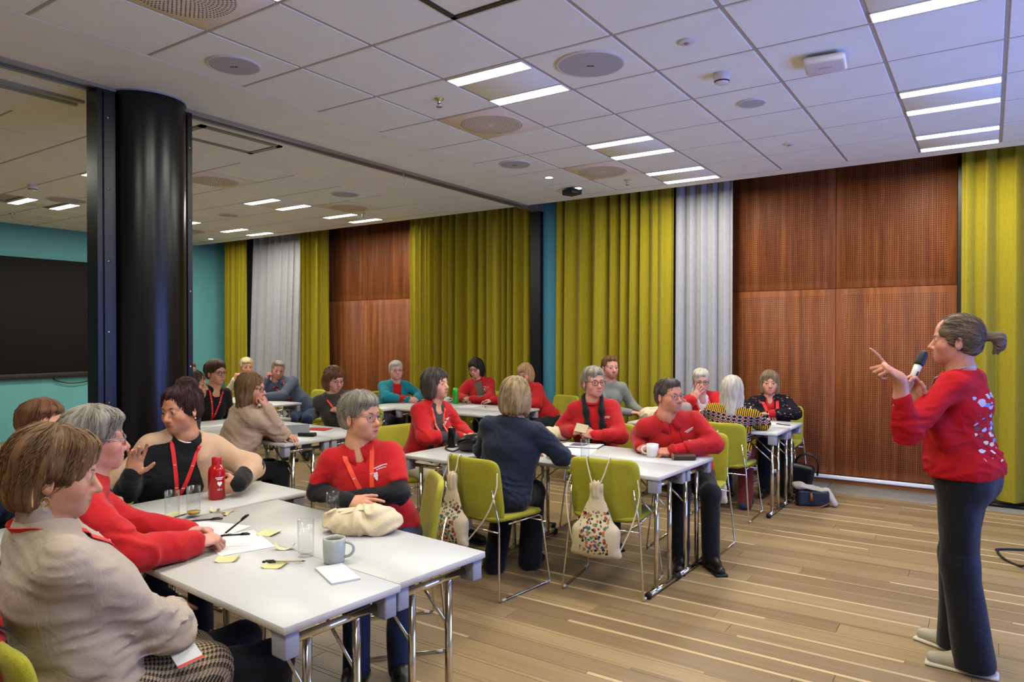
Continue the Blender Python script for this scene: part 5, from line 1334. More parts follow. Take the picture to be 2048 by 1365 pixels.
def nordic(t):
    a = t.new('ShaderNodeAttribute', attribute_name='tc'); s = t.new('ShaderNodeSeparateXYZ'); t.link(a.outputs['Vector'], s.inputs[0])
    z = t.math('DIVIDE', s.outputs[2], 0.36); x = s.outputs[0]
    fz_ = t.math('FRACT', z)
    band = t.ramp(fz_, [(0.0, (0, 0, 0, 1)), (0.30, (0.2, 0, 0, 1)), (0.36, (0.4, 0, 0, 1)), (0.46, (0.6, 0, 0, 1)), (0.84, (0.2, 0, 0, 1)), (0.89, (0.4, 0, 0, 1))], 'CONSTANT')
    P = 0.045
    dx = t.math('SUBTRACT', t.math('FRACT', t.math('DIVIDE', x, P)), 0.5); dz = t.math('SUBTRACT', t.math('FRACT', t.math('MULTIPLY', fz_, 5.6)), 0.5)
    dia = t.math('ADD', t.math('ABSOLUTE', dx), t.math('ABSOLUTE', dz))
    lat = t.mix(t.math('LESS_THAN', t.math('ABSOLUTE', t.math('SUBTRACT', dia, 0.42)), 0.075), lin('1a1614'), lin('b9b4ad'))
    lat = t.mix(t.math('LESS_THAN', dia, 0.26), lat, lin('b3201c'))
    P2 = 0.075
    ex = t.math('SUBTRACT', t.math('FRACT', t.math('DIVIDE', x, P2)), 0.5); ez = t.math('MULTIPLY', t.math('SUBTRACT', t.math('FRACT', t.math('MULTIPLY', t.math('SUBTRACT', fz_, 0.5), 2.8)), 0.5), 0.9)
    rr = t.math('SQRT', t.math('ADD', t.math('MULTIPLY', ex, ex), t.math('MULTIPLY', ez, ez))); an = t.math('ARCTAN2', ez, ex)
    star = t.math('LESS_THAN', rr, t.math('ADD', 0.26, t.math('MULTIPLY', t.math('COSINE', t.math('MULTIPLY', an, 8.0)), 0.12)))
    flo = t.mix(star, lin('d2a016'), lin('a8261a'))
    e1 = t.math('GREATER_THAN', band.outputs[0], 0.1); e2 = t.math('GREATER_THAN', band.outputs[0], 0.3); e3 = t.math('GREATER_THAN', band.outputs[0], 0.5)
    stripe = t.math('LESS_THAN', t.math('FRACT', t.math('MULTIPLY', x, 60.0)), 0.5)
    c = t.mix(e1, lat, t.mix(stripe, lin('1a1614'), lin('c99a18'))); c = t.mix(e2, c, lin('d3a51c')); c = t.mix(e3, c, flo)
    n = t.tex('ShaderNodeTexNoise', 400, a.outputs['Vector'], Detail=2.0)
    t.link(c, t.b.inputs['Base Color']); t.bump(n.outputs[0], 0.3, 0.004)
M_nordic = pattern_mat('patterned_knit', nordic)
def blobs(name, base, cols, scale, thr, coord='tc', mask=None):
    """scattered flat coloured shapes printed on a base colour; mask = (axis index, low, high) list"""
    def fn(t):
        a = t.new('ShaderNodeAttribute', attribute_name=coord)
        nz = t.tex('ShaderNodeTexNoise', scale * 0.9, a.outputs['Vector'], Detail=2.0)
        ad = t.new('ShaderNodeVectorMath', operation='MULTIPLY_ADD'); t.link(nz.outputs['Color'], ad.inputs[0]); ad.inputs[1].default_value = (0.9 / scale,) * 3; t.link(a.outputs['Vector'], ad.inputs[2])
        v = t.tex('ShaderNodeTexVoronoi', scale, ad.outputs[0]); sp = t.new('ShaderNodeSeparateXYZ'); t.link(v.outputs['Color'], sp.inputs[0])
        r = t.ramp(sp.outputs[0], [(i / len(cols), lin(c)) for i, c in enumerate(cols)], 'CONSTANT')
        m = t.math('LESS_THAN', v.outputs['Distance'], thr)
        s = t.new('ShaderNodeSeparateXYZ'); t.link(a.outputs['Vector'], s.inputs[0])
        for (ax, lo_, hi_) in (mask or []):
            if lo_ is not None: m = t.math('MULTIPLY', m, t.math('GREATER_THAN', s.outputs[ax], lo_))
            if hi_ is not None: m = t.math('MULTIPLY', m, t.math('LESS_THAN', s.outputs[ax], hi_))
        n = t.tex('ShaderNodeTexNoise', 300, a.outputs['Vector'], Detail=2.0)
        c = t.mix(m, lin(base), r.outputs[0]); c = t.mix(t.math('MULTIPLY', n.outputs[0], 0.12), c, (0, 0, 0, 1)); t.link(c, t.b.inputs['Base Color']); t.bump(n.outputs[0], 0.2, 0.003)
    return pattern_mat(name, fn)
M_flower = blobs('black_flowered_knit', '15131a', ['8d6a52', '7d3030', '4f6a48', '15131a', '15131a', 'a08c6a', '15131a', '15131a'], 28, 0.30)
M_redprint = blobs('red_jersey_back_print', 'a81219', ['9fb2d8', 'd8d4d0', '5f7fb8', '6b4a4a', 'a81219', 'b8a8b8', 'a81219', '8a1018', 'd8c8a0'], 22, 0.46, mask=[(1, None, -0.045), (2, 0.14, 0.78), (0, -0.12, 0.12)])
# ---------------- hair colours
H_grey = hair_mat('hair_grey', '5a554c', '8e877b', 'bdb6a8'); H_white = hair_mat('hair_white', '8d8676', 'b9b3a6', 'd8d4ca'); H_brown = hair_mat('hair_brown', '1f140e', '3f2a1d', '64452c')
H_dark = hair_mat('hair_dark', '0d0a09', '1c1614', '352a26'); H_blond = hair_mat('hair_blond', '6b553a', '9c8562', 'c7b38c'); H_hilite = hair_mat('hair_highlighted', '35241a', '6f5030', 'd0ad68', 0.04)
H_ltbrown = hair_mat('hair_light_brown', '4a3726', '765839', '98794f'); H_auburn = hair_mat('hair_auburn', '170b0a', '34171a', '6b3c2a'); H_dkgrey = hair_mat('hair_dark_grey', '2b2421', '4a413c', '776d66')
H_pony = hair_mat('hair_ash_brown', '40352b', '6a5946', '92806a'); H_ginger = hair_mat('hair_ginger_brown', '3a2418', '6b452c', '8d6440'); H_strawb = hair_mat('hair_strawberry', '7a5a40', 'ab8762', 'cfae84')
M_navy = cloth('navy_knit', '1b2233'); M_beigeknit = cloth('beige_cashmere', 'a39484', 0.06); M_blk = cloth('black_knit', '121214', bump=0.5); M_camel = cloth('camel_wool', 'ab917b'); M_char = cloth('charcoal_knit', '3a3532')
M_teal_f = cloth('teal_fleece', '12707c'); M_grn = cloth('grey_green_knit', '70736c'); M_blu = cloth('blue_grey_shirt', '434a5a'); M_cream = cloth('cream_knit', 'c9bfa8'); M_white_c = cloth('white_cotton', 'cfcac6')
M_brownshirt = cloth('taupe_shirt', '5e5048'); M_dgrey = cloth('dark_grey_shirt', '38373a'); M_rust = cloth('rust_trousers', '6b2a26'); M_jeans = cloth('blue_jeans', '1f2c47'); M_dkpants = cloth('dark_navy_trousers', '131722')
G_blk = dict(m=mat('glasses_black', '121214', 0.3), t=0.002); G_wire = dict(m=mat('glasses_wire', '55505c', 0.3, 0.8), t=0.0013)
Lred = dict(m=M_red_ribbon); Z = (0, 0, -1)
PP = {}
# near table
PP[1] = person('woman in beige sweater and houndstooth skirt with highlighted brown hair, nearest the camera', (-2.128, 0.914, 1.200), (-2.165, 0.985), 84, 106, hp=-9, legs=dict(reach=0.55, hem=0.62), w=1.18, fat=1.06, hair=('flip', 1.06, 0.009), hmat=H_hilite, skin='b98c70', lip='96594d',
            top=M_beigeknit, topw=0.026, collar='turtle', skirt=M_check, tights=cloth('black_tights', '0d0c0c', rough=0.6), near=0.0034, torso_vox=0.0085, folds=0.012, knee_w=0.11,
            arms={1: dict(e=(-2.02, 1.17, 0.70), w=(-2.22, 1.30, 0.67), d=(-0.8, 0.55, 0.0), pn=Z, pose='relax'), -1: dict(e=(-2.42, 1.05, 0.76), w=(-2.37, 1.27, 0.68), d=(0.5, 0.75, -0.1), pn=(0.2, 0.3, -0.9), pose='flat')},
            lanyard=dict(m=M_red_ribbon, v=0.60, w=0.028, end=0.5, badge=False))
PP[2] = person('woman with short grey hair and glasses in red sweatshirt writing at near table', (-2.771, 1.324, 1.189), (-2.80, 1.12), 97, 88, hp=0, w=1.08, hair=('short', 0.95, 0.010), hmat=H_grey, skin='bd8a76', lip='a8625c',
            top=M_redknit, topw=0.022, collar='crew', pants=M_blackpants, near=0.0036, torso_vox=0.009, folds=0.013,
            arms={1: dict(e=(-2.49, 1.30, 0.815), w=(-2.50, 1.555, 0.79), d=(0.12, 0.98, 0.05), pn=(-0.25, 0.0, -0.95), pose='write'), -1: dict(e=(-2.84, 1.47, 0.82), w=(-2.64, 1.615, 0.80), d=(0.8, 0.55, 0.05), pn=(0.2, -0.3, -0.9), pose='write')},
            glasses=dict(m=mat('glasses_grey', '77717a', 0.3, 0.5), t=0.0017))
PP[3] = person('person with auburn brown hair mostly hidden behind the grey-haired woman writing', (-3.70, 1.535, 1.150), (-3.92, 1.50), 42, 30, hair=('short', 1.05, 0.006), hmat=H_ginger, top=M_navy, pants=M_blackpants, near=0.0055,
            arms={-1: dict(e=(-3.78, 1.78, 0.82), w=(-3.58, 1.76, 0.785), d=(0.8, 0.2, -0.05), pn=Z, pose='clasp')})
PP[4] = person('woman in black sweater with beige shawl holding a red bottle, dark red hair pinned up', (-3.545, 2.129, 1.188), (-3.78, 2.16), -46, 10, hp=-7, hr=4, w=1.04, drop=0.84, fat=1.08, hair=('updo', 1.0, 0.010), hmat=H_auburn, skin='b78367', lip='a05a50', brow='3a2620',
            top=M_blk, topw=0.016, collar='crew', pants=M_blackpants, near=0.0036, torso_vox=0.009,
            arms={-1: dict(e=(-3.40, 2.46, 0.84), w=(-3.225, 2.245, 0.805), d=(-0.55, -0.75, -0.1), pn=(-0.75, 0.5, 0.0), pose='grip'), 1: dict(e=(-3.66, 1.90, 0.78), w=(-3.50, 1.85, 0.90), d=(0.25, 0.05, 0.9), pn=(0.7, -0.5, 0.2), pose='open')},
            lanyard=dict(m=M_red_ribbon, v=0.50, w=0.020, end=0.22))
PP[5] = person('short grey haired woman in red polo over black sleeves, arms crossed on table', (-2.61, 2.52, 1.174), (-2.60, 2.68), 48, -4, hp=1, w=1.10, fat=1.06, hair=('short', 1.0, 0.006), hmat=H_grey, skin='c59174',
            top=M_redknit, topw=0.018, sleeve=0.35, sleeve2=cloth('black_jersey', '17161a'), collar='polo', vneck=0.05, pants=M_jeans, near=0.0036, torso_vox=0.009,
            arms={1: dict(e=(-2.795, 2.40, 0.80), w=(-2.50, 2.35, 0.79), d=(0.95, 0.05, 0.0), pn=(0.1, 0.7, -0.7), pose='flat'), -1: dict(e=(-2.375, 2.55, 0.81), w=(-2.58, 2.42, 0.79), d=(-0.9, -0.1, -0.1), pn=(0, 0.3, -1), pose='relax')},
            glasses=G_wire, lanyard=dict(m=M_orange_ribbon, v=0.44, w=0.022, end=0.22, badge=False), logo=(-0.085, 0.77, 1.35), extra=dict(topname='polo_shirt'))
# left room
PP[6] = person('woman in camel sweater with long brown hair and glasses resting chin on her hand', (-4.747, 3.43, 1.166), (-4.87, 3.26), 66, 112, hp=-2, hair=('long', 1.0, 0.006), hmat=H_ltbrown, skin='c28e78', top=M_camel, topw=0.022, collar='crew', pants=M_blackpants, near=0.0048,
            arms={1: dict(e=(-4.62, 3.60, 0.80), w=(-4.60, 3.46, 1.02), d=(-0.25, -0.1, 0.95), pn=(-0.7, -0.5, 0.0), pose='fist'), -1: dict(e=(-4.85, 3.62, 0.80), w=(-4.63, 3.66, 0.78), d=(0.9, 0.0, 0), pn=Z, pose='relax')}, glasses=G_blk, folds=0.012)
PP[7] = person('dark haired woman with glasses in black top with red lanyard near the column', (-6.45, 4.248, 1.202), (-6.68, 4.2), 38, 25, hair=('short', 1.25, 0.008), hmat=H_brown, top=M_blk, pants=M_blackpants, near=0.006, glasses=G_blk, lanyard=dict(v=0.5, end=0.3), vneck=0.05, collar=None)
PP[8] = person('brown haired woman seen from the side behind the woman with the shawl', (-5.625, 3.50, 1.155), (-5.72, 3.25), 68, 108, hair=('long', 1.0, 0.006), hmat=H_brown, top=cloth('slate_knit', '32363f'), pants=M_blackpants, near=0.006, glasses=G_wire)
PP[9] = person('person in pale top showing just at the right edge of the column', (-7.62, 4.66, 1.16), (-7.8, 4.62), 35, 20, hair=('short', 1.0), hmat=H_ltbrown, top=M_cream, pants=M_dkpants, near=0.008, lanyard=dict(v=0.5, end=0.3))
PP[10] = person('person with short white blond hair in cream top before the yellow curtain corner', (-8.68, 6.19, 1.135), (-8.75, 6.42), 15, 5, hp=-5, hair=('short', 1.05, 0.007), hmat=hair_mat('hair_platinum', '8a7a55', 'c4b58c', 'e0d8b8'), top=M_cream, collar='stand', pants=M_dkpants, near=0.0065,
            arms={1: dict(e=(-8.86, 6.05, 0.80), w=(-8.72, 6.03, 0.96), d=(0.2, 0.05, 0.9), pn=(0.3, 0.8, 0), pose='fist'), -1: dict(e=(-8.42, 6.2, 0.82), w=(-8.55, 6.02, 0.80), d=(-0.8, -0.3, 0.2), pn=Z, pose='relax')})
PP[11] = person('man in blue-grey shirt leaning on the table with hand on his cheek', (-7.74, 5.995, 1.125), (-7.58, 6.32), 8, -12, hp=-10, hr=-6, male=True, w=1.12, hair=('man', 1.0, 0.003), hmat=H_grey, skin='b98272', top=M_blu, topw=0.02, collar='polo', pants=M_jeans, near=0.006,
            arms={1: dict(e=(-7.88, 5.80, 0.80), w=(-7.84, 5.90, 1.0), d=(0.25, 0.1, 0.9), pn=(0.6, 0.5, 0), pose='fist'), -1: dict(e=(-7.50, 5.88, 0.80), w=(-7.74, 5.74, 0.79), d=(-0.9, 0, 0), pn=Z, pose='relax')}, lanyard=dict(v=0.55, end=0.4, badge=False))
PP[12] = person('woman with brown bob and glasses in dark grey sweater with red lanyard, looking down', (-5.29, 4.752, 1.151), (-5.34, 4.98), 32, 6, hp=-14, w=1.1, fat=1.08, hair=('bob', 0.95, 0.006), hmat=H_ginger, skin='c2917c', top=M_char, topw=0.018, sleeve=0.72, pants=M_blackpants, near=0.005,
            arms={1: dict(e=(-5.60, 4.85, 0.82), w=(-5.40, 4.72, 0.84), d=(0.9, 0.1, 0.0), pn=(0, 0.4, -0.8), pose='relax', bare=True), -1: dict(e=(-5.06, 4.86, 0.84), w=(-5.19, 4.70, 0.86), d=(-0.85, 0.1, 0.1), pn=(0, 0.5, -0.7), pose='relax', bare=True)}, glasses=G_wire, lanyard=dict(m=M_orange_ribbon, v=0.56, end=0.3))
# table before the wide curtain
PP[13] = person('white haired person in teal fleece over a red shirt with clasped hands', (-6.248, 6.638, 1.132), (-6.48, 6.72), 12, 22, hp=3, w=1.12, fat=1.1, hair=('short', 0.95, 0.006), hmat=H_white, skin='bf8f80', top=M_redknit, jacket=M_teal_f, jopen=0.11, pants=M_dkpants, near=0.006,
            arms={1: dict(e=(-6.20, 6.42, 0.81), w=(-5.99, 6.56, 0.785), d=(0.7, 0.5, 0), pn=(-0.3, 0.4, -0.7), pose='clasp'), -1: dict(e=(-6.10, 6.90, 0.81), w=(-5.95, 6.68, 0.785), d=(0.5, -0.6, 0), pn=(-0.3, -0.4, -0.7), pose='clasp')}, glasses=G_wire)
PP[14] = person('woman with black bob and glasses in red jacket with clasped hands by the green bottle', (-5.407, 7.206, 1.162), (-5.36, 7.42), -26, -4, hp=-12, hr=6, hair=('bob', 1.0, 0.006), hmat=H_dark, skin='bf8b7a', top=M_brownshirt, jacket=M_redfleece, jopen=0.10, pants=M_dkpants, near=0.006, collar='stand',
            arms={1: dict(e=(-5.58, 7.05, 0.80), w=(-5.40, 6.98, 0.785), d=(0.7, -0.4, 0.1), pn=(0, 0.5, -0.6), pose='clasp'), -1: dict(e=(-5.10, 7.10, 0.80), w=(-5.30, 6.97, 0.785), d=(-0.7, -0.3, 0.1), pn=(0, 0.5, -0.6), pose='clasp')}, glasses=G_blk, logo=(-0.085, 0.80, 1.4))
PP[15] = person('blond woman in red sweater leaning sideways at the right end of the curtain table', (-4.673, 7.217, 1.112), (-4.47, 7.42), -28, -42, hp=-16, hair=('bob', 0.95, 0.006), hmat=H_strawb, skin='bf897a', top=M_redfleece, topw=0.022, pants=M_dkpants, near=0.006,
            arms={1: dict(e=(-4.86, 7.05, 0.82), w=(-4.98, 6.98, 0.79), d=(-0.9, -0.2, 0), pn=Z, pose='relax'), -1: dict(e=(-4.45, 7.12, 0.76), w=(-4.62, 6.94, 0.79), d=(-0.8, -0.3, 0), pn=Z, pose='relax')})
# middle table
PP[16] = person('dark grey haired woman in red cardigan over grey top with orange lanyard, hands folded', (-3.625, 4.306, 1.194), (-3.80, 4.30), 54, 38, hp=5, w=0.95, fat=0.95, hair=('bob', 1.02, 0.011), hmat=H_dkgrey, skin='c4917a', top=M_dgrey, topw=0.012, jacket=M_redknit, jopen=0.13, pants=M_cream, near=0.0044, collar=None, vneck=0.045,
            arms={1: dict(e=(-3.56, 4.10, 0.80), w=(-3.42, 4.34, 0.785), d=(0.45, 0.85, 0.05), pn=(-0.3, 0.3, -0.8), pose='clasp'), -1: dict(e=(-3.58, 4.56, 0.81), w=(-3.40, 4.44, 0.79), d=(0.8, 0.1, 0.05), pn=(-0.2, -0.4, -0.8), pose='clasp')}, lanyard=dict(m=M_orange_ribbon, v=0.36, end=0.2, badge=False), logo=(-0.085, 0.78, 1.2))
PP[17] = person('woman with blond bob in navy sweater seen from behind on a green chair', (-2.535, 3.80, 1.182), (-2.59, 3.70), 168, 160, hp=-4, w=1.16, hair=('bobback', 1.12, 0.007), hmat=H_blond, top=M_navy, topw=0.022, sleeve=0.86, pants=cloth('black_wide_trousers', '0e0e12'), near=0.0048, torso_vox=0.009, folds=0.012,
            arms={1: dict(e=(-2.265, 3.93, 0.80), w=(-2.40, 4.13, 0.785), d=(-0.6, 0.7, 0), pn=Z, pose='relax', bare=True), -1: dict(e=(-2.86, 3.90, 0.80), w=(-2.68, 4.10, 0.785), d=(0.6, 0.7, 0), pn=Z, pose='relax')}, legs=dict(reach=0.42, fwd=-0.10, fwd2=-0.25), extra=dict(flare=0.03))
PP[18] = person('grey haired woman with round glasses in red jacket and long black scarf holding cards', (-2.617, 5.046, 1.203), (-2.66, 5.20), 26, 2, hp=3, w=1.08, hair=('short', 1.0, 0.007), hmat=H_grey, skin='c08a78', top=M_redknit, jacket=M_redfleece, jopen=0.10, pants=M_dkpants, near=0.0044, collar='stand',
            arms={1: dict(e=(-2.90, 5.02, 0.80), w=(-2.70, 4.86, 0.825), d=(0.8, -0.2, 0.25), pn=(0.1, 0.6, -0.5), pose='write'), -1: dict(e=(-2.37, 5.02, 0.80), w=(-2.51, 4.84, 0.815), d=(-0.85, -0.1, 0.2), pn=(-0.1, 0.6, -0.5), pose='write')}, glasses=dict(m=mat('glasses_tortoise', '2a1a14', 0.3), t=0.0022), logo=(-0.09, 0.78, 1.2))
PP[19] = person('man with glasses in red zip jacket leaning on the table beside a white mug', (-1.875, 4.762, 1.153), (-1.86, 5.08), 44, 8, hp=2, male=True, w=1.18, fat=1.08, hair=('man', 1.0, 0.004), hmat=H_dkgrey, skin='bb7f68', lip='a8665a', top=cloth('red_pique', 'b3161a'), jacket=M_redfleece, jopen=0.07, pants=cloth('black_jeans', '101116'), near=0.0044, collar='polo',
            arms={1: dict(e=(-2.17, 4.92, 0.83), w=(-2.06, 4.69, 0.785), d=(0.6, -0.55, -0.05), pn=(0.4, 0.1, -0.7), pose='fist'), -1: dict(e=(-1.58, 4.86, 0.82), w=(-1.80, 4.64, 0.785), d=(-0.85, -0.35, -0.05), pn=(-0.2, 0.3, -0.8), pose='grip')}, glasses=G_wire, logo=(-0.10, 0.80, 1.3))
# table by the wood panels
PP[20] = person('young man with short ginger hair in grey-green sweater before the yellow curtain', (-3.331, 6.796, 1.240), (-3.45, 6.86), 26, 18, male=True, age=(0.25, 0.35, 0.42), hair=('man', 1.1, 0.003), hmat=H_ginger, skin='bf887a', top=M_grn, topw=0.015, pants=M_dkpants, near=0.0058,
            arms={1: dict(e=(-3.30, 6.60, 0.81), w=(-3.05, 6.70, 0.785), d=(0.9, 0.2, 0), pn=Z, pose='relax'), -1: dict(e=(-3.18, 7.02, 0.82), w=(-2.99, 6.84, 0.785), d=(0.8, -0.3, 0), pn=Z, pose='relax')})
PP[21] = person('white haired person in red jacket covering the mouth with one hand', (-2.465, 7.138, 1.108), (-2.44, 7.44), 8, 4, hp=-6, w=1.05, hair=('short', 1.0, 0.007), hmat=H_white, skin='c08f80', top=M_white_c, jacket=M_redknit, jopen=0.13, pants=M_dkpants, near=0.0058, collar=None, vneck=0.05,
            arms={1: dict(e=(-2.62, 7.00, 0.80), w=(-2.485, 6.965, 0.925), d=(0.45, 0.02, 0.82), pn=(0.15, 0.95, 0.05), pose='flat'), -1: dict(e=(-2.25, 7.10, 0.80), w=(-2.42, 6.98, 0.79), d=(-0.8, -0.2, 0), pn=Z, pose='relax')}, glasses=G_blk, lanyard=dict(v=0.5, end=0.3))
PP[22] = person('woman with long white hair in yellow, black and red patterned sweater seen from behind', (-1.872, 6.235, 1.100), (-1.93, 6.25), 172, 172, hp=-6, w=1.14, hair=('shag', 1.0, 0.007), hmat=H_white, top=M_nordic, topw=0.022, pants=M_rust, near=0.0052, torso_vox=0.010, shoes=mat('navy_suede', '1d2a3c', 0.8),
            arms={1: dict(e=(-1.66, 6.42, 0.80), w=(-1.80, 6.62, 0.785), d=(-0.6, 0.7, 0), pn=Z, pose='relax'), -1: dict(e=(-2.22, 6.44, 0.80), w=(-2.05, 6.63, 0.785), d=(0.6, 0.7, 0), pn=Z, pose='relax')}, legs=dict(reach=0.40, fwd=-0.16, fwd2=-0.10), knee_w=0.13, extra=dict(flare=0.015))
PP[23] = person('woman with ash blond bob in black flowered cardigan and red scarf by the wood panels', (-1.859, 7.449, 1.096), (-1.86, 7.62), 4, 2, w=1.08, hair=('bob', 0.97, 0.006), hmat=hair_mat('hair_ash_blond', '4a3c2c', '7d6a4e', '9d8a68'), skin='bf8b72', top=M_redknit, jacket=M_flower, jopen=0.07, pants=M_blackpants, near=0.0058, collar=None, vneck=0.04,
            arms={1: dict(e=(-2.10, 7.42, 0.80), w=(-1.90, 7.27, 0.79), d=(0.9, -0.05, 0), pn=Z, pose='relax'), -1: dict(e=(-1.60, 7.42, 0.80), w=(-1.80, 7.25, 0.80), d=(-0.9, 0, 0), pn=Z, pose='relax')}, lanyard=dict(v=0.52, w=0.03, end=0.35, badge=False))
# the speaker
PP[24] = person('standing woman in red printed shirt and black trousers pointing and holding a microphone', (-0.135, 4.009, 1.556), (-0.10, 4.05), -88, -104, hp=0, w=1.13, hair=('pony', 1.0, 0.005), hmat=H_pony, skin='b88069', top=M_redprint, topw=0.014, sleeve=0.80, pants=cloth('black_satin_trousers', '0b0c12', rough=0.6), near=0.0038, torso_vox=0.0085, hipz=0.93, seated=False, collar='scoop', folds=0.011,
            arms={-1: dict(e=(-0.315, 3.66, 1.145), w=(-0.335, 3.575, 1.39), d=(-0.60, -0.42, 0.62), pn=(-0.35, 0.2, -0.75), pose='point', bare=True), 1: dict(e=(-0.16, 3.90, 1.10), w=(-0.275, 3.815, 1.275), d=(-0.15, -0.1, 0.85), pn=(-0.5, -0.75, -0.1), pose='grip', bare=True)},
            legs=dict(step=0.06), shoes=mat('cream_sneaker', 'a39a86', 0.7), lanyard=dict(m=mat('pale_ribbon', 'a9b4c4', 0.6), v=0.62, w=0.022, end=0.5, badge=False, marks=False), extra=dict(flare=0.04, sole=mat('sneaker_sole', 'c4bcab', 0.6), topname='printed_shirt'))
# ================================================================== CHAIRS IN PLACE
chair(-2.61, 3.70, -7, 'green chair under the woman in the navy sweater, printed bag on its back')
chair(-1.983, 4.114, 9, 'empty green chair with printed drawstring bag on its back at the middle table')
chair(-2.60, 2.72, 138, 'green chair under the woman in the red polo')
chair(-2.04, 0.99, -8, 'green chair with red jacket under the woman in beige sweater')
chair(-2.90, 1.0, -22, 'green chair under the grey-haired woman in red sweatshirt')
chair(-3.96, 1.5, -82, 'green chair of the person hidden behind the grey-haired woman')
chair(-3.84, 2.17, -90, 'green chair under the woman with the beige shawl')
chair(-4.88, 3.24, -10, 'green chair under the woman in camel sweater'); chair(-5.74, 3.22, -14, 'green chair under the brown haired woman in slate top')
chair(-6.74, 4.2, -95, 'green chair under the dark haired woman in black top'); chair(-7.86, 4.6, -100, 'green chair behind the black column')
chair(-5.34, 5.02, 178, 'green chair under the woman in dark grey sweater'); chair(-4.55, 4.98, 165, 'empty green chair with a cream bag hanging on it behind the grey-haired woman in polo')
chair(-7.56, 6.36, 180, 'chair under the man in blue-grey shirt'); chair(-8.75, 6.46, 185, 'chair under the person in cream top')
chair(-6.54, 6.72, -95, 'green chair under the person in teal fleece'); chair(-5.35, 7.46, 180, 'green chair under the woman with black bob'); chair(-4.42, 7.46, 165, 'green chair under the blond woman in red sweater, right of the table')
chair(-3.86, 4.3, -100, 'green chair under the woman in red cardigan'); chair(-2.66, 5.25, 180, 'green chair under the woman with black scarf'); chair(-1.85, 5.13, 181, 'green chair under the man in red jacket, strings on its back')
chair(-3.52, 6.87, -92, 'green chair under the young man in grey-green sweater'); chair(-2.43, 7.5, 180, 'green chair under the white haired person in red jacket'); chair(-1.84, 7.68, 181, 'green chair under the woman in flowered cardigan')
chair(-1.93, 6.27, 2, 'green chair under the woman in patterned sweater')
# ================================================================== THINGS ON THE TABLES AND ON THE FLOOR
def thin_glass(name, tint, refl=0.9):
    t = NT(name); tr = t.new('ShaderNodeBsdfTransparent'); tr.inputs[0].default_value = tint; gl = t.new('ShaderNodeBsdfGlossy'); gl.inputs['Roughness'].default_value = 0.03
    fr = t.new('ShaderNodeLayerWeight'); fr.inputs[0].default_value = 0.5; mx = t.new('ShaderNodeMixShader'); t.link(t.math('MULTIPLY', t.math('ADD', 0.05, t.math('POWER', fr.outputs['Facing'], 4.0)), refl * 0.6), mx.inputs[0]); t.link(tr.outputs[0], mx.inputs[1]); t.link(gl.outputs[0], mx.inputs[2])
    t.link(mx.outputs[0], t.n['Material Output'].inputs[0]); return t.m
M_glass = thin_glass('clear_glass', (0.965, 0.975, 0.975, 1)); M_juice = mat('juice_rest', 'c9963c', 0.2); M_water = thin_glass('water', (0.90, 0.93, 0.95, 1), 0.6)
M_mug = mat('mug_glaze', '9fa5a1', 0.25, spec=0.5); M_mugw = mat('mug_white', 'd4d4d6', 0.25); M_tea = mat('tea', '4a3a1c', 0.15)
M_paper = mat('paper_white', 'c6c6ca', 0.7); M_note = mat('sticky_yellow', 'bdb886', 0.7); M_canvas = cloth('cream_canvas', 'c2b294', 0.08, bump=0.35); M_string = mat('cotton_string', 'cbbfa8', 0.8)
M_pen = mat('pen_black', '141416', 0.3); M_penc = mat('pen_clear', 'a89f86', 0.2)
def thing(name, x, y, z, rz, label, cat, group=None): return empty(name, (x, y, z), R(rz), label, cat, group)
def tumbler(x, y, label, h=0.14, r=0.031, z=TZ, liquid=None):
    t = thing('drinking_glass', x, y, z, 0, label, 'glass', 'drinking glasses on the tables')
    simple('glass', lambda b: b.lathe([(0.0001, 0.001), (r * 0.92, 0.001), (r * 0.96, 0.006), (r, h * 0.4), (r, h), (r - 0.0018, h), (r - 0.002, 0.02), (r * 0.8, 0.012), (0.0001, 0.012)], 28), M_glass, t)
    if liquid: simple('drink', lambda b: b.lathe([(0.0001, 0.0125), (r * 0.8, 0.0125), (r - 0.0024, 0.021), (r - 0.0024, liquid[1]), (0.0001, liquid[1])], 24), liquid[0], t)
tumbler(-3.045, 1.785, 'empty tall drinking glass left of another by the folded leaflet'); tumbler(-3.055, 1.895, 'tall drinking glass with a rest of juice before the red bottle', liquid=(M_juice, 0.024))
tumbler(-2.15, 1.79, 'empty tall drinking glass beside the pale grey mug'); tumbler(-2.50, 2.235, 'drinking glass behind the cream bag before the crossed arms', h=0.12)
tumbler(-2.26, 4.235, 'drinking glass with water on the middle table', liquid=(M_water, 0.07)); tumbler(-5.97, 6.64, 'small drinking glass before the clasped hands of the person in teal', h=0.09, r=0.036)
tumbler(-5.30, 6.84, 'small drinking glass right of the green bottle', h=0.09, r=0.034)
def mug(x, y, rz, label, m, h=0.092, r=0.041, logo=False):
    t = thing('mug', x, y, TZ, rz, label, 'mug', 'mugs')
    simple('cup', lambda b: b.lathe([(0.0001, 0.0), (r * 0.86, 0.0), (r * 0.93, 0.008), (r, h * 0.6), (r, h), (r - 0.003, h + 0.001), (r - 0.005, h * 0.9), (r * 0.82, 0.008), (0.0001, 0.008)], 36), m, t)
    simple('handle', lambda b: b.tube(bez((r * 0.95, 0, h * 0.82), (r + 0.045, 0, h * 0.85), (r + 0.04, 0, h * 0.25), (r * 0.92, 0, h * 0.24), 14), 0.0055, 8), m, t)
    simple('drink', lambda b: b.lathe([(0.0001, h * 0.86), (r - 0.0045, h * 0.86)], 30), M_tea, t)
    if logo: simple('mark', lambda b: [b.box(-0.018 + i * 0.009, -0.011 + i * 0.009, -r - 0.0012, -r + 0.002, h * 0.62, h * 0.68) for i in range(4)], mat('mark_red', 'c0392f', 0.5), t)
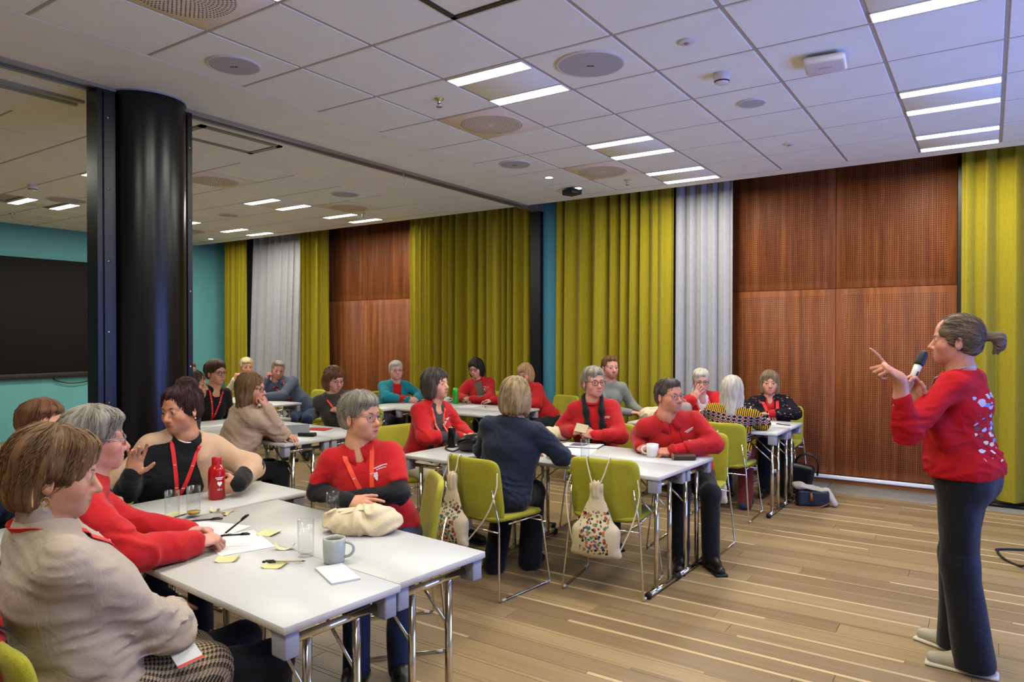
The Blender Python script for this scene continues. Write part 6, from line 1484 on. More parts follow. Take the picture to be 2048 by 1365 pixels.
mug(-2.005, 1.80, 34, 'pale grey mug on the nearest table', M_mug); mug(-1.93, 4.60, 210, 'white mug between the hands of the man in red jacket', M_mugw, 0.088, 0.042, True); mug(-5.60, 6.86, 30, 'white cup beside the green bottle', M_mugw, 0.07, 0.036)
# red bottle with print
def bottle():
    t = thing('drinking_bottle', -3.285, 2.165, TZ, 0, 'translucent red drinking bottle with white heart print held by woman in shawl', 'bottle')
    mm = mat('red_bottle', 'c2141c', 0.12, trans=0.35, ior=1.3, coat=0.5)
    simple('bottle_body', lambda b: b.lathe([(0.0001, 0), (0.037, 0), (0.041, 0.005), (0.0415, 0.14), (0.038, 0.158), (0.027, 0.172), (0.023, 0.178)], 36), mm, t)
    simple('cap', lambda b: b.lathe([(0.0235, 0.176), (0.0235, 0.212), (0.021, 0.215), (0.0001, 0.215)], 28), mat('red_cap', 'a01018', 0.3), t)
    rr = 0.0421; a0 = math.atan2(-2.165, 3.285) + 0.35
    def cyl(x, z): a = a0 + x / rr; return (rr * math.cos(a), rr * math.sin(a), z)
    def wrap(name, polys):
        b = MB()
        for P in polys: b.add([cyl(x, z) for x, z in P], [tuple(range(len(P)))])
        b.build(name, M_print, t)
    lines = []
    for zz, n, wd in ((0.112, 9, 0.0036), (0.104, 6, 0.0036)):
        for i in range(n): x = -n * 0.0023 + i * 0.0047; lines.append([(x, zz), (x + wd, zz), (x + wd, zz + 0.005), (x, zz + 0.005)])
    wrap('print_lines', lines)
    heart = [(0.012 * math.sin(a) ** 3, 0.084 + 0.0009 * (13 * math.cos(a) - 5 * math.cos(2 * a) - 2 * math.cos(3 * a) - math.cos(4 * a))) for a in [2 * math.pi * i / 24 for i in range(24)]]
    wrap('heart_print', [heart[::-1]])
    tx = bpy.data.curves.new('slogan', 'FONT'); tx.body = 'nå t'; tx.size = 0.016; tx.align_x = 'CENTER'
    o = bpy.data.objects.new('slogan', tx); COL.objects.link(o); dg = bpy.context.evaluated_depsgraph_get(); me = bpy.data.meshes.new_from_object(o.evaluated_get(dg)); bpy.data.objects.remove(o)
    for v in me.vertices: v.co = Vector(cyl(v.co.x, 0.050 + v.co.y))
    me.materials.append(M_print); o = bpy.data.objects.new('slogan_print', me); COL.objects.link(o); o.parent = t
bottle()
# paper goods
def sheet(x, y, rz, w_, d_, label, m=None, name='paper_sheet', cat='paper', th=0.0012, z=TZ, curl=0.0, group=None):
    b = MB(); n = 6; v = []; f = []
    for k in (0, 1):
        for i in range(n + 1):
            for j in range(3):
                a = i / n - 0.5; v.append((a * w_, (j / 2 - 0.5) * d_, curl * max(0, abs(a) - 0.25) ** 2 * 4 + 0.0006 + th * k))
    q = (n + 1) * 3
    for i in range(n):
        for j in range(2): a = i * 3 + j; f.append((q + a, q + a + 3, q + a + 4, q + a + 1)); f.append((a, a + 1, a + 4, a + 3))
    ring = [i * 3 for i in range(n + 1)] + [n * 3 + 1] + [i * 3 + 2 for i in range(n, -1, -1)] + [1]
    for i in range(len(ring)): a, c = ring[i], ring[(i + 1) % len(ring)]; f.append((a, c, q + c, q + a))
    b.add(v, f); o = b.build(name, m or M_paper, None, (x, y, z), (0, 0, R(rz))); return tag(o, label, cat, group)
sheet(-2.52, 1.755, -20, 0.297, 0.21, 'white paper sheet under the writing hands of the grey-haired woman'); sheet(-2.80, 1.80, 15, 0.297, 0.21, 'white paper sheet with a black pen on it before the drinking glasses')
sheet(-3.33, 1.68, 25, 0.21, 0.15, 'leaflet with purple print near the drinking glasses', blobs('purple_leaflet', 'c9c6d6', ['6a5f9a', '8b86b0', 'c9c6d6', 'c9c6d6'], 18, 0.3, 'tc'), 'leaflet', 'leaflet')
sheet(-1.895, 1.715, -24, 0.19, 0.10, 'folded white napkin at the front of the nearest table', M_paper, 'napkin', 'napkin', th=0.006)
for (x, y, rz, l) in ((-2.52, 1.905, 20, 'pale yellow sticky note on the table behind the writing hands'), (-2.155, 1.655, 28, 'pale yellow sticky note under the black and clear pen'), (-3.14, 1.86, 10, 'pale yellow sticky note between the glasses and the leaflet'), (-2.36, 1.60, 40, 'pale yellow sticky note beside the writing woman\'s cuff')):
    sheet(x, y, rz, 0.076, 0.076, l, M_note, 'sticky_note', 'note', curl=0.03, group='yellow sticky notes')
sheet(-5.08, 6.64, 12, 0.21, 0.297, 'white paper sheet before the clasped hands of the woman with black bob'); sheet(-5.35, 4.22, 8, 0.297, 0.21, 'white paper sheet on the left room table before the woman in dark grey')
sheet(-4.96, 4.27, 20, 0.21, 0.15, 'red and white brochure lying on the left room table', blobs('red_brochure', 'b02a2c', ['b02a2c', 'd8d4d4', '9a2024'], 9, 0.6, 'tc'), 'brochure', 'brochure', th=0.004)
sheet(-2.56, 6.50, 5, 0.297, 0.21, 'white paper sheet before the woman in patterned sweater'); sheet(-1.72, 6.95, 10, 0.15, 0.21, 'small paper on the table before the flowered cardigan')
sheet(-2.45, 4.50, 15, 0.21, 0.297, 'white paper sheet left of the phone on the middle table')
def pen(x, y, rz, label, z=TZ, kind=0, tilt=0.0, L=0.145):
    t = empty('pen', (x, y, z + 0.005), 0, label, 'pen', 'pens'); t.rotation_euler = (R(tilt), 0, R(rz))
    simple('barrel', lambda b: b.tube([(0, -L / 2, 0), (0, L * 0.18, 0)], 0.0038, 8), M_penc if kind else M_pen, t)
    simple('cap', lambda b: [b.tube([(0, L * 0.16, 0), (0, L / 2 - 0.004, 0), (0, L / 2, 0)], [0.0048, 0.0046, 0.002], 8), b.box(-0.001, 0.001, L * 0.2, L * 0.42, 0.004, 0.007)], M_pen, t)
    simple('tip', lambda b: b.tube([(0, -L / 2, 0), (0, -L / 2 - 0.012, 0)], [0.0032, 0.0008], 8), M_pen if kind else M_chrome, t)
pen(-2.15, 1.682, 128, 'clear ballpoint pen with black cap lying on a sticky note', TZ + 0.004, 1); pen(-2.93, 1.875, -35, 'black pen lying on paper before the drinking glasses', TZ + 0.002)
pen(-2.455, 1.70, -50, 'black pen in the near writing hand of the grey-haired woman', TZ + 0.05, 0, 2, 0.11); pen(-2.48, 1.725, -40, 'slim dark pencil held up in the far hand of the grey-haired woman', TZ + 0.085, 0, 38, 0.11)
pen(-2.56, 4.40, 20, 'black pen on paper near the phone of the middle table'); pen(-1.60, 6.90, 70, 'black marker near the flowered cardigan on the table'); pen(-4.86, 6.66, 40, 'short black pen on the curtain table')
# curled cream wrappers
def wrapper(x, y, rz, s, label):
    b = MB(); v = []; f = []; n, m_ = 10, 4
    for k in (0, 1):
        for i in range(n + 1):
            for j in range(m_ + 1):
                a = -1.25 + 2.5 * i / n; wd = (0.5 + 0.5 * math.cos(a * 0.9)) * 0.022 * s
                v.append((math.sin(a) * 0.036 * s, (j / m_ - 0.5) * wd + 0.004 * math.sin(a * 3), (1 - math.cos(a)) * 0.030 * s + 0.001 * k + 0.0006))
    q = (n + 1) * (m_ + 1)
    for i in range(n):
        for j in range(m_): a = i * (m_ + 1) + j; f.append((q + a, q + a + m_ + 1, q + a + m_ + 2, q + a + 1)); f.append((a, a + 1, a + m_ + 2, a + m_ + 1))
    b.add(v, f, 0, True); o = b.build('paper_wrapper', mat('wrapper_cream', 'c2b690', 0.6), None, (x, y, TZ), (0, 0, R(rz))); tag(o, label, 'wrapper', 'curled cream wrappers')
wrapper(-2.285, 1.80, 30, 1.2, 'curled cream wrapper beside the empty glass near the mug')
for i, (x, y, rz, s) in enumerate(((-3.05, 2.0, 0, 0.9), (-2.99, 2.03, 60, 1.0), (-2.95, 1.99, 110, 0.8))): wrapper(x, y, rz, s, ('curled cream wrapper, left one of three by the red bottle', 'curled cream wrapper, middle one of three by the red bottle', 'curled cream wrapper, right one of three by the red bottle')[i])
# middle table
t = thing('drink_can', -3.33, 4.135, TZ, 0, 'tall slim black drink can before the woman in red cardigan', 'can')
simple('can', lambda b: b.lathe([(0.0001, 0.002), (0.022, 0), (0.028, 0.008), (0.028, 0.138), (0.024, 0.148), (0.0235, 0.15)], 28), mat('can_black', '17171a', 0.25, 0.6, var=0.5, scale=40), t); simple('lid', lambda b: b.lathe([(0.0235, 0.15), (0.022, 0.148), (0.0001, 0.148)], 28), M_chrome, t)
t = thing('handbag', -3.10, 4.06, TZ, -30, 'black leather handbag lying on the crosswise middle table', 'bag')
S = Soft(); S.ell((0, 0, 0.06), (0.135, 0.085, 0.055), rotm(0, 0, -14), k=0.02); S.ell((0.05, 0.01, 0.085), (0.085, 0.065, 0.045), rotm(0, 0, -20), k=0.03); S.box((0, 0, -0.05), (0.3, 0.3, 0.052), rd=0.002, k=0.01, op=-1)
soft_obj('bag_body', S.mesh(0.007, warp=lambda P: 0.008 * (vnoise(P * 18, 3) - 0.5)), mat('black_leather', '101012', 0.35, bump=0.3, bscale=120, scale=30), t)
simple('flap', lambda b: b.ribbon(spline([(-0.12, -0.03, 0.055), (-0.05, -0.07, 0.085), (0.05, -0.06, 0.115), (0.12, 0.0, 0.125)]), 0.05, 0.004, normal=(0, -0.6, 0.8)), _M['black_leather'], t)
simple('strap', lambda b: b.tube(spline([(-0.10, -0.02, 0.06), (-0.20, -0.02, 0.012), (-0.24, -0.08, 0.008), (-0.15, -0.13, 0.008), (-0.03, -0.12, 0.008), (0.02, -0.09, 0.03)]), 0.006, 8), _M['black_leather'], t)
t = thing('smartphone', -2.40, 4.26, TZ, 60, 'smartphone in brown case lying on the middle table', 'phone')
simple('case', lambda b: b.rbox(-0.04, 0.04, -0.08, 0.08, 0.0, 0.012, 0.005, 2), mat('phone_case', '33211c', 0.5), t); simple('screen', lambda b: b.box(-0.034, 0.034, -0.073, 0.073, 0.012, 0.0128), mat('phone_screen', '1a0d0c', 0.1), t)
t = thing('glasses_case', -1.70, 4.60, TZ, -58, 'brown leather glasses case on the table corner beside the man in red', 'case')
simple('shell', lambda b: b.rbox(-0.032, 0.032, -0.08, 0.075, 0.0, 0.04, 0.016, 4), mat('brown_leather', '3b241a', 0.45, bump=0.2, bscale=90, scale=20), t); simple('open_end', lambda b: b.rbox(-0.033, 0.033, -0.083, -0.076, 0.002, 0.041, 0.003, 2), mat('case_edge', '8d6a4a', 0.5), t)
t = thing('notebook', -2.56, 4.74, TZ, 12, 'open notebook with dark cover before the woman with black scarf', 'notebook')
simple('cover', lambda b: b.rbox(-0.155, 0.155, -0.105, 0.105, 0.0, 0.005, 0.002, 1), mat('cover_dark', '22222c', 0.5), t); simple('pages', lambda b: b.box(-0.148, 0.148, -0.1, 0.1, 0.005, 0.009), M_paper, t); simple('picture', lambda b: b.box(-0.08, 0.04, -0.06, 0.06, 0.009, 0.0098), mat('page_picture', '5a5468', 0.6, var=0.5, scale=30), t)
o = simple('note_card', lambda b: b.box(-0.05, 0.05, -0.003, 0.003, -0.035, 0.035), mat('card_cream', 'b8a98c', 0.7), None, loc=(-2.61, 4.83, 0.862), rot=(R(-35), R(8), R(5))); tag(o, 'small cream cards in the hands of the woman with black scarf', 'card')
# curtain table
t = thing('drinking_bottle', -5.43, 6.82, TZ, 0, 'bright green drinking bottle on the table before the yellow curtain', 'bottle')
simple('bottle_body', lambda b: b.lathe([(0.0001, 0), (0.035, 0), (0.038, 0.006), (0.038, 0.06), (0.035, 0.07), (0.038, 0.08), (0.038, 0.155), (0.03, 0.168)], 28), mat('green_bottle', '2f9a2a', 0.15, trans=0.3), t); simple('cap', lambda b: b.lathe([(0.031, 0.166), (0.031, 0.19), (0.012, 0.196), (0.0001, 0.196)], 24), mat('green_cap', '3fb03a', 0.4), t)
# left room table
t = thing('sign_holder', -4.90, 3.99, TZ, 60, 'grey folded sign holder on the left room table', 'sign')
simple('stand', lambda b: b.add([(-0.1, -0.04, 0), (0.1, -0.04, 0), (0.1, 0.04, 0), (-0.1, 0.04, 0), (-0.1, 0, 0.075), (0.1, 0, 0.075)], [(0, 1, 5, 4), (2, 3, 4, 5), (0, 3, 2, 1), (0, 4, 3), (1, 2, 5)]), mat('sign_grey', '6c7078', 0.5), t)
t = thing('pencil_case', -4.70, 3.93, TZ, 20, 'small black case beside the grey sign holder', 'case'); simple('case_body', lambda b: b.rbox(-0.075, 0.075, -0.03, 0.03, 0, 0.032, 0.01, 3), M_rub, t); simple('zip', lambda b: b.box(-0.06, 0.06, -0.002, 0.002, 0.031, 0.0335), mat('zip_grey', '8a8a90', 0.4, 0.5), t)
t = thing('camera_bag', -5.95, 4.42, TZ, 30, 'black soft camera pouch at the far end of the left room table', 'bag'); S = Soft(); S.box((0, 0, 0.045), (0.11, 0.06, 0.045), rd=0.03, k=0.01); S.ell((0.05, 0, 0.07), (0.05, 0.045, 0.035), k=0.03)
soft_obj('pouch', S.mesh(0.009), cloth('black_nylon', '17171b'), t); simple('strap', lambda b: b.tube(spline([(-0.1, 0, 0.05), (-0.16, 0.04, 0.008), (-0.05, 0.12, 0.008), (0.1, 0.02, 0.05)]), 0.006, 6), M_rub, t)
# ---------------- cotton bags
BAGC = ['7d3a30', '5f7a4e', '3a5a78', '2e2a28', 'b5623a', '8d7a4a', '51463c', 'a34a42', '4a6a5a']
M_bagprint = blobs('printed_canvas', 'c6b797', BAGC, 50, 0.50, 'tc', mask=[(0, -0.088, 0.088), (2, -0.155, 0.10)])
def string_bag(parent_loc, rz, label, w_=0.27, h_=0.37, hx=(-0.06, 0.06), top=0.84, neckz=0.66, ccx=-0.02, tilt=0.0, back=True, lower=True, printed=True):
    """drawstring bag hanging behind a chair back; frame of the chair: facing +Y"""
    t = thing('drawstring_bag', parent_loc[0], parent_loc[1], 0, rz, label, 'bag', 'cream drawstring bags hung on chairs')
    S = Soft(); y0 = -0.315; zb = neckz - h_
    S.cone((ccx + tilt * 0.3, y0 + 0.01, neckz - 0.02), (ccx, y0, zb + h_ * 0.42), 0.034, w_ * 0.42, 0.03, flat=((0, 1, 0), 0.30)); S.box((ccx, y0, zb + h_ * 0.22), (w_ * 0.49, 0.034, h_ * 0.22), rd=0.03, k=0.05); S.ell((ccx, y0 - 0.015, zb + h_ * 0.28), (w_ * 0.40, 0.050, h_ * 0.26), k=0.05)
    for s in (-1, 1): S.cone((ccx + s * w_ * 0.44, y0, zb + 0.035), (ccx + s * w_ * 0.49, y0, zb + 0.018), 0.026, 0.018, 0.02)
    S.cone((ccx + tilt * 0.3, y0, neckz - 0.03), (ccx + tilt * 0.3, y0 + 0.005, neckz + 0.012), 0.030, 0.040, 0.01, flat=((0, 1, 0), 0.5))
    V, F = S.mesh(0.0065, warp=lambda P: 0.006 * (vnoise(P * np.array([22, 22, 9.0]), 4) - 0.5) + 0.005 * (np.clip((P[:, 2] - neckz + 0.1) / 0.1, 0, 1)) * np.sin(P[:, 0] * 240))
    soft_obj('bag_body', (V, F), M_bagprint if printed else M_canvas, t, {'tc': V - np.array([ccx, 0, zb + h_ * 0.45])})
    b = MB(); cx = ccx + tilt * 0.3
    for s, x in ((-1, hx[0]), (1, hx[1])):
        simple('string', lambda b: b.tube(spline([(cx + s * 0.012, y0 - 0.01, neckz + 0.005), ((cx + x) / 2 + s * 0.012, -0.30, (neckz + top) / 2), (x, -0.288, top - 0.012), (x, -0.272, top + 0.004), (x, -0.25, top - 0.01)]), 0.0042, 6), M_string, t)
        if lower: simple('string', lambda b: b.tube(spline([(ccx + s * w_ * 0.47, y0, zb + 0.02), (s * 0.20 + ccx * 0.3, -0.29, zb + 0.2), (s * 0.228, -0.26, zb + 0.36), (s * 0.21, -0.23, zb + 0.46)]), 0.0042, 6), M_string, t)
string_bag((-1.983, 4.114), 9, 'cream drawstring bag with colourful print on the empty chair of the middle table', w_=0.29, neckz=0.655, h_=0.40, hx=(-0.09, 0.05))
string_bag((-2.61, 3.70), -7, 'cream drawstring bag with colourful print behind the woman in navy', w_=0.25, neckz=0.69, h_=0.39, hx=(-0.15, -0.06), ccx=-0.09)
string_bag((-1.85, 5.13), 181, 'plain cream bag hanging on the chair of the man in red jacket', w_=0.22, neckz=0.62, h_=0.34, hx=(-0.12, -0.06), ccx=-0.06, printed=False, lower=False)
string_bag((-4.55, 4.98), 165, 'plain cream bag hanging on the empty chair behind the woman in polo', w_=0.22, neckz=0.70, h_=0.36, hx=(0.02, 0.12), ccx=0.08, printed=False)
def lying_bag(x, y, rz, label, L=0.34, W=0.17, H=0.10, seed=1, z=TZ):
    t = thing('drawstring_bag', x, y, z, rz, label, 'bag', 'cream drawstring bags lying down')
    S = Soft(); S.ell((0, 0, H * 0.40), (L * 0.46, W * 0.5, H * 0.55), k=0.03); S.ell((-L * 0.22, 0.0, H * 0.52), (L * 0.24, W * 0.42, H * 0.46), k=0.04); S.ell((L * 0.24, 0.01, H * 0.50), (L * 0.22, W * 0.40, H * 0.44), k=0.04); S.ell((L * 0.03, 0.02, H * 0.78), (L * 0.14, W * 0.22, H * 0.25), k=0.03)
    S.box((0, 0, -0.05), (0.5, 0.5, 0.0515), rd=0.002, k=0.008, op=-1)
    def cr(P): a = vnoise(P * np.array([14, 14, 20.0]) + np.sin(P[:, :1] * 30) * 0.5, seed); return 0.026 * (np.abs(a - 0.5) * 2 - 0.45) + 0.012 * (vnoise(P * 7, seed + 4) - 0.5)
    V, F = S.mesh(0.006, warp=cr); soft_obj('bag_body', (V, F), M_canvas, t)
    simple('string', lambda b: b.tube(spline([(-L * 0.42, -W * 0.2, H * 0.25), (-L * 0.3, -W * 0.25, H * 0.75), (-L * 0.05, -W * 0.2, H * 1.0), (L * 0.1, -W * 0.12, H * 1.02), (L * 0.05, 0.02, H * 1.06), (-L * 0.1, 0.0, H * 0.98), (-L * 0.3, -0.02, H * 0.9)]), 0.004, 6), M_string, t)
lying_bag(-2.215, 2.15, 31, 'crumpled cream drawstring bag lying on the near table'); lying_bag(-2.90, 4.93, 40, 'cream cotton bag behind the woman in navy on the middle table', 0.26, 0.16, 0.09, 2); lying_bag(-2.76, 6.63, 10, 'cream cotton bag on the table before the young man', 0.28, 0.18, 0.12, 5)
t = thing('grey_bag', -2.50, 6.72, TZ, 0, 'mauve grey bag standing on the table behind the man in red', 'bag'); S = Soft(); S.box((0, 0, 0.09), (0.085, 0.06, 0.09), rd=0.05, k=0.01); soft_obj('bag_body', S.mesh(0.008, warp=lambda P: 0.01 * (vnoise(P * 16, 8) - 0.5)), cloth('mauve_grey_cloth', '8a7d7c'), t); simple('handle', lambda b: b.tube(bez((-0.03, 0, 0.17), (-0.03, 0, 0.22), (0.03, 0, 0.22), (0.03, 0, 0.17)), 0.006, 6), _M['mauve_grey_cloth'], t)
t = thing('water_bottle', -2.62, 6.80, TZ, 0, 'small clear water bottle with white cap behind the man in red', 'bottle'); simple('bottle_body', lambda b: b.lathe([(0.0001, 0), (0.03, 0), (0.032, 0.01), (0.032, 0.14), (0.013, 0.185), (0.013, 0.20)], 20), M_glass, t); simple('cap', lambda b: b.lathe([(0.0145, 0.198), (0.0145, 0.215), (0.0001, 0.216)], 16), M_wp, t)
# ---------------- floor
t = thing('shoulder_bag', -1.56, 7.42, 0, 12, 'tall black leather bag leaning behind the table legs by the wood panels', 'bag'); S = Soft(); S.box((0, 0.02, 0.15), (0.12, 0.05, 0.16), rotm(0, 8, 10), rd=0.04, k=0.01); S.box((0, 0, -0.1), (0.4, 0.4, 0.1), rd=0.002, k=0.005, op=-1)
soft_obj('bag_body', S.mesh(0.008, warp=lambda P: 0.012 * (vnoise(P * 12, 3) - 0.5)), _M['black_leather'], t)
for yy in (-0.02, 0.05): simple('handle', lambda b: b.tube(bez((-0.05, yy, 0.29), (0.0, yy - 0.04, 0.48), (0.22, yy - 0.05, 0.44), (0.16, yy, 0.20), 14), 0.008, 8), _M['black_leather'], t)
t = thing('shoulder_bag', -1.36, 7.0, 0, 20, 'navy bag with tan strap and cream cloth on top, on the floor', 'bag'); S = Soft(); S.box((0, 0, 0.075), (0.14, 0.07, 0.08), rd=0.03, k=0.01); S.box((0, 0, -0.1), (0.4, 0.4, 0.1), rd=0.002, k=0.005, op=-1)
soft_obj('bag_body', S.mesh(0.008, warp=lambda P: 0.010 * (vnoise(P * 13, 5) - 0.5)), mat('navy_leather', '141a2a', 0.45), t)
S = Soft(); S.ell((-0.02, 0, 0.165), (0.15, 0.085, 0.022), rotm(0, 0, 10), k=0.03); S.ell((-0.12, 0.0, 0.18), (0.05, 0.06, 0.03), k=0.03); S.cone((0.12, -0.01, 0.14), (0.19, -0.03, 0.03), 0.035, 0.028, 0.03)
soft_obj('cloth_on_top', S.mesh(0.006, warp=lambda P: 0.014 * (vnoise(P * 20, 6) - 0.5)), cloth('grey_cream_cloth', 'b0a698'), t)
simple('strap', lambda b: b.ribbon(spline([(0.14, -0.05, 0.05), (0.05, -0.09, 0.008), (-0.15, -0.13, 0.006), (-0.34, -0.12, 0.006), (-0.38, -0.02, 0.006), (-0.22, 0.02, 0.01)]), 0.018, 0.004, normal=(0, -0.3, 1)), mat('tan_leather', '7d4a24', 0.5), t)
simple('tassel', lambda b: b.tube([(-0.02, -0.073, 0.13), (-0.02, -0.083, 0.06)], [0.010, 0.018], 8), _M['tan_leather'], t)
t = thing('tote_bag', -3.42, 4.12, 0, 20, 'teal blue tote bag with orange handle on the floor under the middle table', 'bag'); S = Soft(); S.box((0, 0, 0.14), (0.16, 0.055, 0.14), rd=0.02, k=0.01); soft_obj('bag_body', S.mesh(0.009, warp=lambda P: 0.010 * (vnoise(P * 12, 9) - 0.5)), cloth('teal_blue_canvas', '1f4250'), t)
simple('upper_band', lambda b: b.rbox(-0.155, 0.155, -0.05, 0.05, 0.25, 0.33, 0.02, 3), cloth('plum_grey', '4a4048'), t); simple('handle', lambda b: b.ribbon(spline([(-0.03, -0.062, 0.26), (-0.04, -0.085, 0.17), (0.0, -0.09, 0.09), (0.04, -0.075, 0.05)]), 0.03, 0.004, normal=(0, -1, 0)), mat('orange_strap', 'c0561c', 0.6), t)
cb = simple('cable', lambda b: b.tube(spline([(1.6, 6.9, 0.008), (0.6, 6.55, 0.008), (0.1, 6.33, 0.008), (0.055, 6.22, 0.008), (0.09, 6.05, 0.008), (0.17, 5.93, 0.008), (0.23, 5.82, 0.05)]), 0.0085, 8), M_rub); tag(cb, 'black cable looping on the floor at the right edge', 'cable')
t = thing('stand_foot', 0.27, 5.74, 0, 20, 'grey foot of a rolling stand with caster at the right edge', 'stand'); simple('arm', lambda b: b.rbox(-0.07, 0.55, -0.035, 0.035, 0.06, 0.10, 0.02, 3), mat('stand_grey', '77797d', 0.4), t)
simple('caster', lambda b: b.lathe([(0.0001, -0.022), (0.026, -0.022), (0.03, -0.015), (0.03, 0.015), (0.026, 0.022), (0.0001, 0.022)], 20, M=Matrix.Translation((-0.03, 0, 0.03)) @ Matrix.Rotation(R(90), 4, 'X')), mat('caster_dark', '3c3c40', 0.5), t)
simple('pole', lambda b: b.tube([(0.5, 0, 0.08), (0.5, 0, 1.5)], 0.025, 14), mat('stand_grey', '77797d', 0.4), t)
# microphone in the speaker's hand
t = empty('microphone', (-0.322, 3.757, 1.312), 0, 'white handheld microphone with black head in the speaker\'s hand', 'microphone')
dv = Vector((0.056, 0.063, 0.158)).normalized()
simple('handle', lambda b: b.tube([(0, 0, 0) - dv * 0.03 if False else tuple(-dv * 0.03), tuple(dv * 0.10), tuple(dv * 0.145)], [0.0145, 0.016, 0.018], 20), mat('mic_white', 'b9b3aa', 0.4), t); simple('head', lambda b: b.tube([tuple(dv * 0.143), tuple(dv * 0.155), tuple(dv * 0.19), tuple(dv * 0.212), tuple(dv * 0.218)], [0.019, 0.0215, 0.022, 0.018, 0.010], 20), mat('mic_foam', '0c0c10', 0.6, bump=0.5, bscale=300, scale=60), t)
simple('switch', lambda b: b.rbox(-0.003, 0.003, -0.004, 0.004, -0.012, 0.012, 0.002, 1, M=Matrix.Translation((dv * 0.10 + Vector((0.012, -0.012, 0.0))).to_tuple()) @ dv.to_track_quat('Z', 'Y').to_matrix().to_4x4()), M_rub, t)
# leaflet on the lap of the woman in beige, red jacket over her chair
o = simple('leaflet', lambda b: [b.box(-0.08, 0.08, -0.036, 0.036, 0, 0.002, 0), b.box(0.069, 0.08, -0.036, 0.036, 0.002, 0.0026, 1)] + [b.box(-0.06, 0.0 + 0.05 * (i % 3) / 3, 0.024 - i * 0.008, 0.0252 - i * 0.008, 0.002, 0.0023, 2) for i in range(7)], [M_paper, mat('leaflet_red', 'c03a30', 0.6), mat('leaflet_text', 'b0adb4', 0.7)], None, loc=(-1.985, 1.19, 0.655), rot=(R(10), R(18), R(-10))); tag(o, 'white leaflet with red edge lying on the houndstooth skirt', 'leaflet')
t = thing('red_jacket', -2.04, 0.99, 0, -8, 'red jacket hung over the chair back of the woman in beige', 'jacket'); S = Soft(); S.box((-0.03, -0.275, 0.65), (0.17, 0.035, 0.18), rotm(0, 9), rd=0.03, k=0.01); S.ell((-0.03, -0.27, 0.82), (0.16, 0.045, 0.03), k=0.03); S.cone((0.09, -0.30, 0.76), (0.11, -0.31, 0.45), 0.04, 0.04, 0.03); S.cone((-0.14, -0.31, 0.78), (-0.15, -0.32, 0.45), 0.05, 0.045, 0.03)
soft_obj('jacket_body', S.mesh(0.008, warp=lambda P: 0.016 * (vnoise(P * np.array([14, 14, 6.0]), 6) - 0.5)), M_redfleece, t); simple('strap', lambda b: b.ribbon(spline([(0.04, -0.22, 0.84), (0.04, -0.27, 0.862), (0.05, -0.325, 0.78), (0.06, -0.345, 0.6)]), 0.03, 0.004, normal=(0, -1, 0.2)), M_rub, t)
# ---------------- shawl, scarf, jewellery
I = PP[4]; tw, A, N, SHo = I['tw'], I['A'], I['N'], I['SH']
S = Soft(); bb = I['bas']
S.cone(SHo[1], SHo[-1], 0.054, 0.054, 0.06); S.ell(tw(0, -0.045, 0.62), (0.19, 0.10, 0.20), bb, k=0.06)
for s in (1, -1): S.cone(N - I['u'] * 0.035, SHo[s], 0.062, 0.060, 0.05)
E1, E2 = A[1][1], A[-1][1]
S.cone(SHo[-1], SHo[-1] * 0.1 + E2 * 0.9, 0.063, 0.064, 0.05); S.cone(E2, E2 * 0.5 + A[-1][0] * 0.5, 0.063, 0.052, 0.04); S.cone(tw(-0.10, 0.07, 0.82), tw(-0.16, 0.12, 0.42), 0.045, 0.05, 0.05)
S.cone(SHo[1] - I['f'] * 0.02, E1 + I['r'] * 0.06 - I['f'] * 0.05, 0.058, 0.040, 0.05); S.cone(tw(0.05, -0.03, 0.9), E1 + I['r'] * 0.07 - I['f'] * 0.04, 0.05, 0.03, 0.05)
S.box(tw(0.105, 0.275, 0.40), (0.155, 0.23, 0.36), bb, rd=0.03, k=0.03, op=-1); S.box(tw(0.0, 0.25, 0.70), (0.055, 0.20, 0.36), bb, rd=0.03, k=0.02, op=-1); S.cone(N - I['u'] * 0.05, N + I['u'] * 0.2, 0.070, 0.085, 0.02, op=-1)
bas = I['bas']
def sh_fold(P): q = (P - I['HP']) @ bas; return 0.012 * (vnoise(np.stack([q[:, 0] * 22 + q[:, 2] * 6, q[:, 1] * 12, q[:, 2] * 7], 1), 4) - 0.5) - 0.004
soft_obj('shawl', S.mesh(0.009, warp=sh_fold), cloth('beige_wool_shawl', 'b8977c', 0.05), I['root'])
def necklace(I, rad, m, n=26, drop=0.03, name='necklace'):
    b = MB(); P = []
    for i in range(n):
        a = 2 * math.pi * i / n; P.append(I['N'] + I['f'] * (math.cos(a) * I['nr'] * 1.30) + I['r'] * (math.sin(a) * I['nr'] * 1.12) + I['u'] * (0.022 - drop * (0.5 + 0.5 * math.cos(a))))
    b.tube(P, rad, 6, closed=True); b.build(name, m, I['root'])
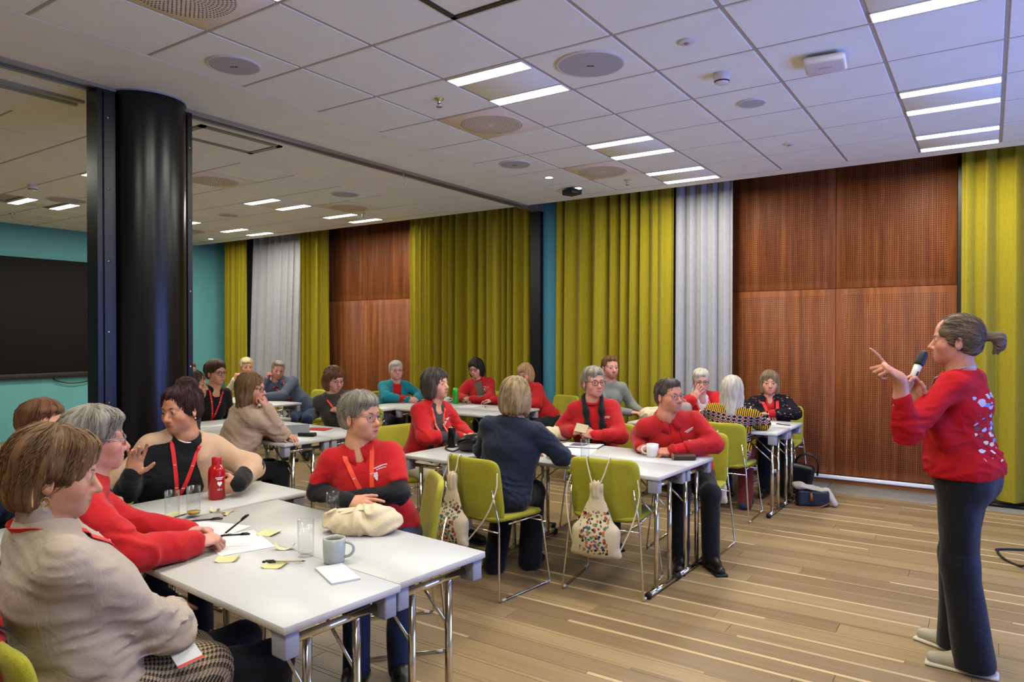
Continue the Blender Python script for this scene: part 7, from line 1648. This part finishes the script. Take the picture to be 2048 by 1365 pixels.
necklace(PP[4], 0.004, mat('pearl', 'd8d2cc', 0.3)); necklace(PP[16], 0.005, mat('bead_grey', 'a9a59c', 0.4), drop=0.05)
def bead(I, p, r_, m, name='earring'):
    b = MB(); b.bm(ball(r_), M=Matrix.Translation(I['hw'](p).tolist()), sm=True); b.build(name, m, I['root'])
M_gold = mat('gold', 'c9a24a', 0.25, 1.0); bead(PP[4], (-0.083, -0.006, -0.052), 0.0045, mat('pearl', 'd8d2cc', 0.3))
for s in (-1, 1):
    b = MB(); I = PP[1]; b.tube([I['hw']((s * 0.083, -0.006 + 0.010 * math.cos(a), -0.062 + 0.012 * math.sin(a))) for a in [2 * math.pi * i / 16 for i in range(16)]], 0.0016, 6, closed=True); b.build('earring', M_gold, I['root'])
def cuff_ring(I, s, r_, tr, m, name, back=0.02):
    W, E, a = I['A'][s]; d = unit(E - W); x = unit(np.cross(d, (0.1, 0.3, 1))); y = np.cross(d, x); c = W + d * back
    b = MB(); b.tube([c + x * (r_ * math.cos(t)) + y * (r_ * math.sin(t)) for t in [2 * math.pi * i / 20 for i in range(20)]], tr, 6, closed=True); b.build(name, m, I['root'])
cuff_ring(PP[4], 1, 0.034, 0.005, mat('turquoise_beads', '2a8a90', 0.4), 'bracelet', 0.012); cuff_ring(PP[4], 1, 0.036, 0.004, mat('dark_beads', '1f4a58', 0.4), 'bracelet', 0.026); cuff_ring(PP[18], -1, 0.033, 0.004, mat('watch_strap', 'b8b4ae', 0.3, 0.6), 'watch', 0.03); cuff_ring(PP[4], -1, 0.036, 0.005, M_black, 'watch', 0.03)
I = PP[18]; b = MB(); of = I['on_front']
for s in (1, -1):
    pts = [I['N'] - I['f'] * 0.055 + I['r'] * s * 0.02 + I['u'] * 0.025, I['N'] + I['r'] * s * I['nr'] * 1.35 + I['u'] * 0.02] + [of(s * (0.062 - 0.012 * k / 6), 0.93 - 0.55 * k / 6) + I['f'] * 0.014 for k in range(7)]
    b = MB(); P = spline(pts, 3); b.tube(P, [0.026 + 0.006 * math.sin(i * 1.1) for i in range(len(P))], 8); o = b.build('scarf', cloth('black_scarf', '121013', bump=0.5), I['root'])
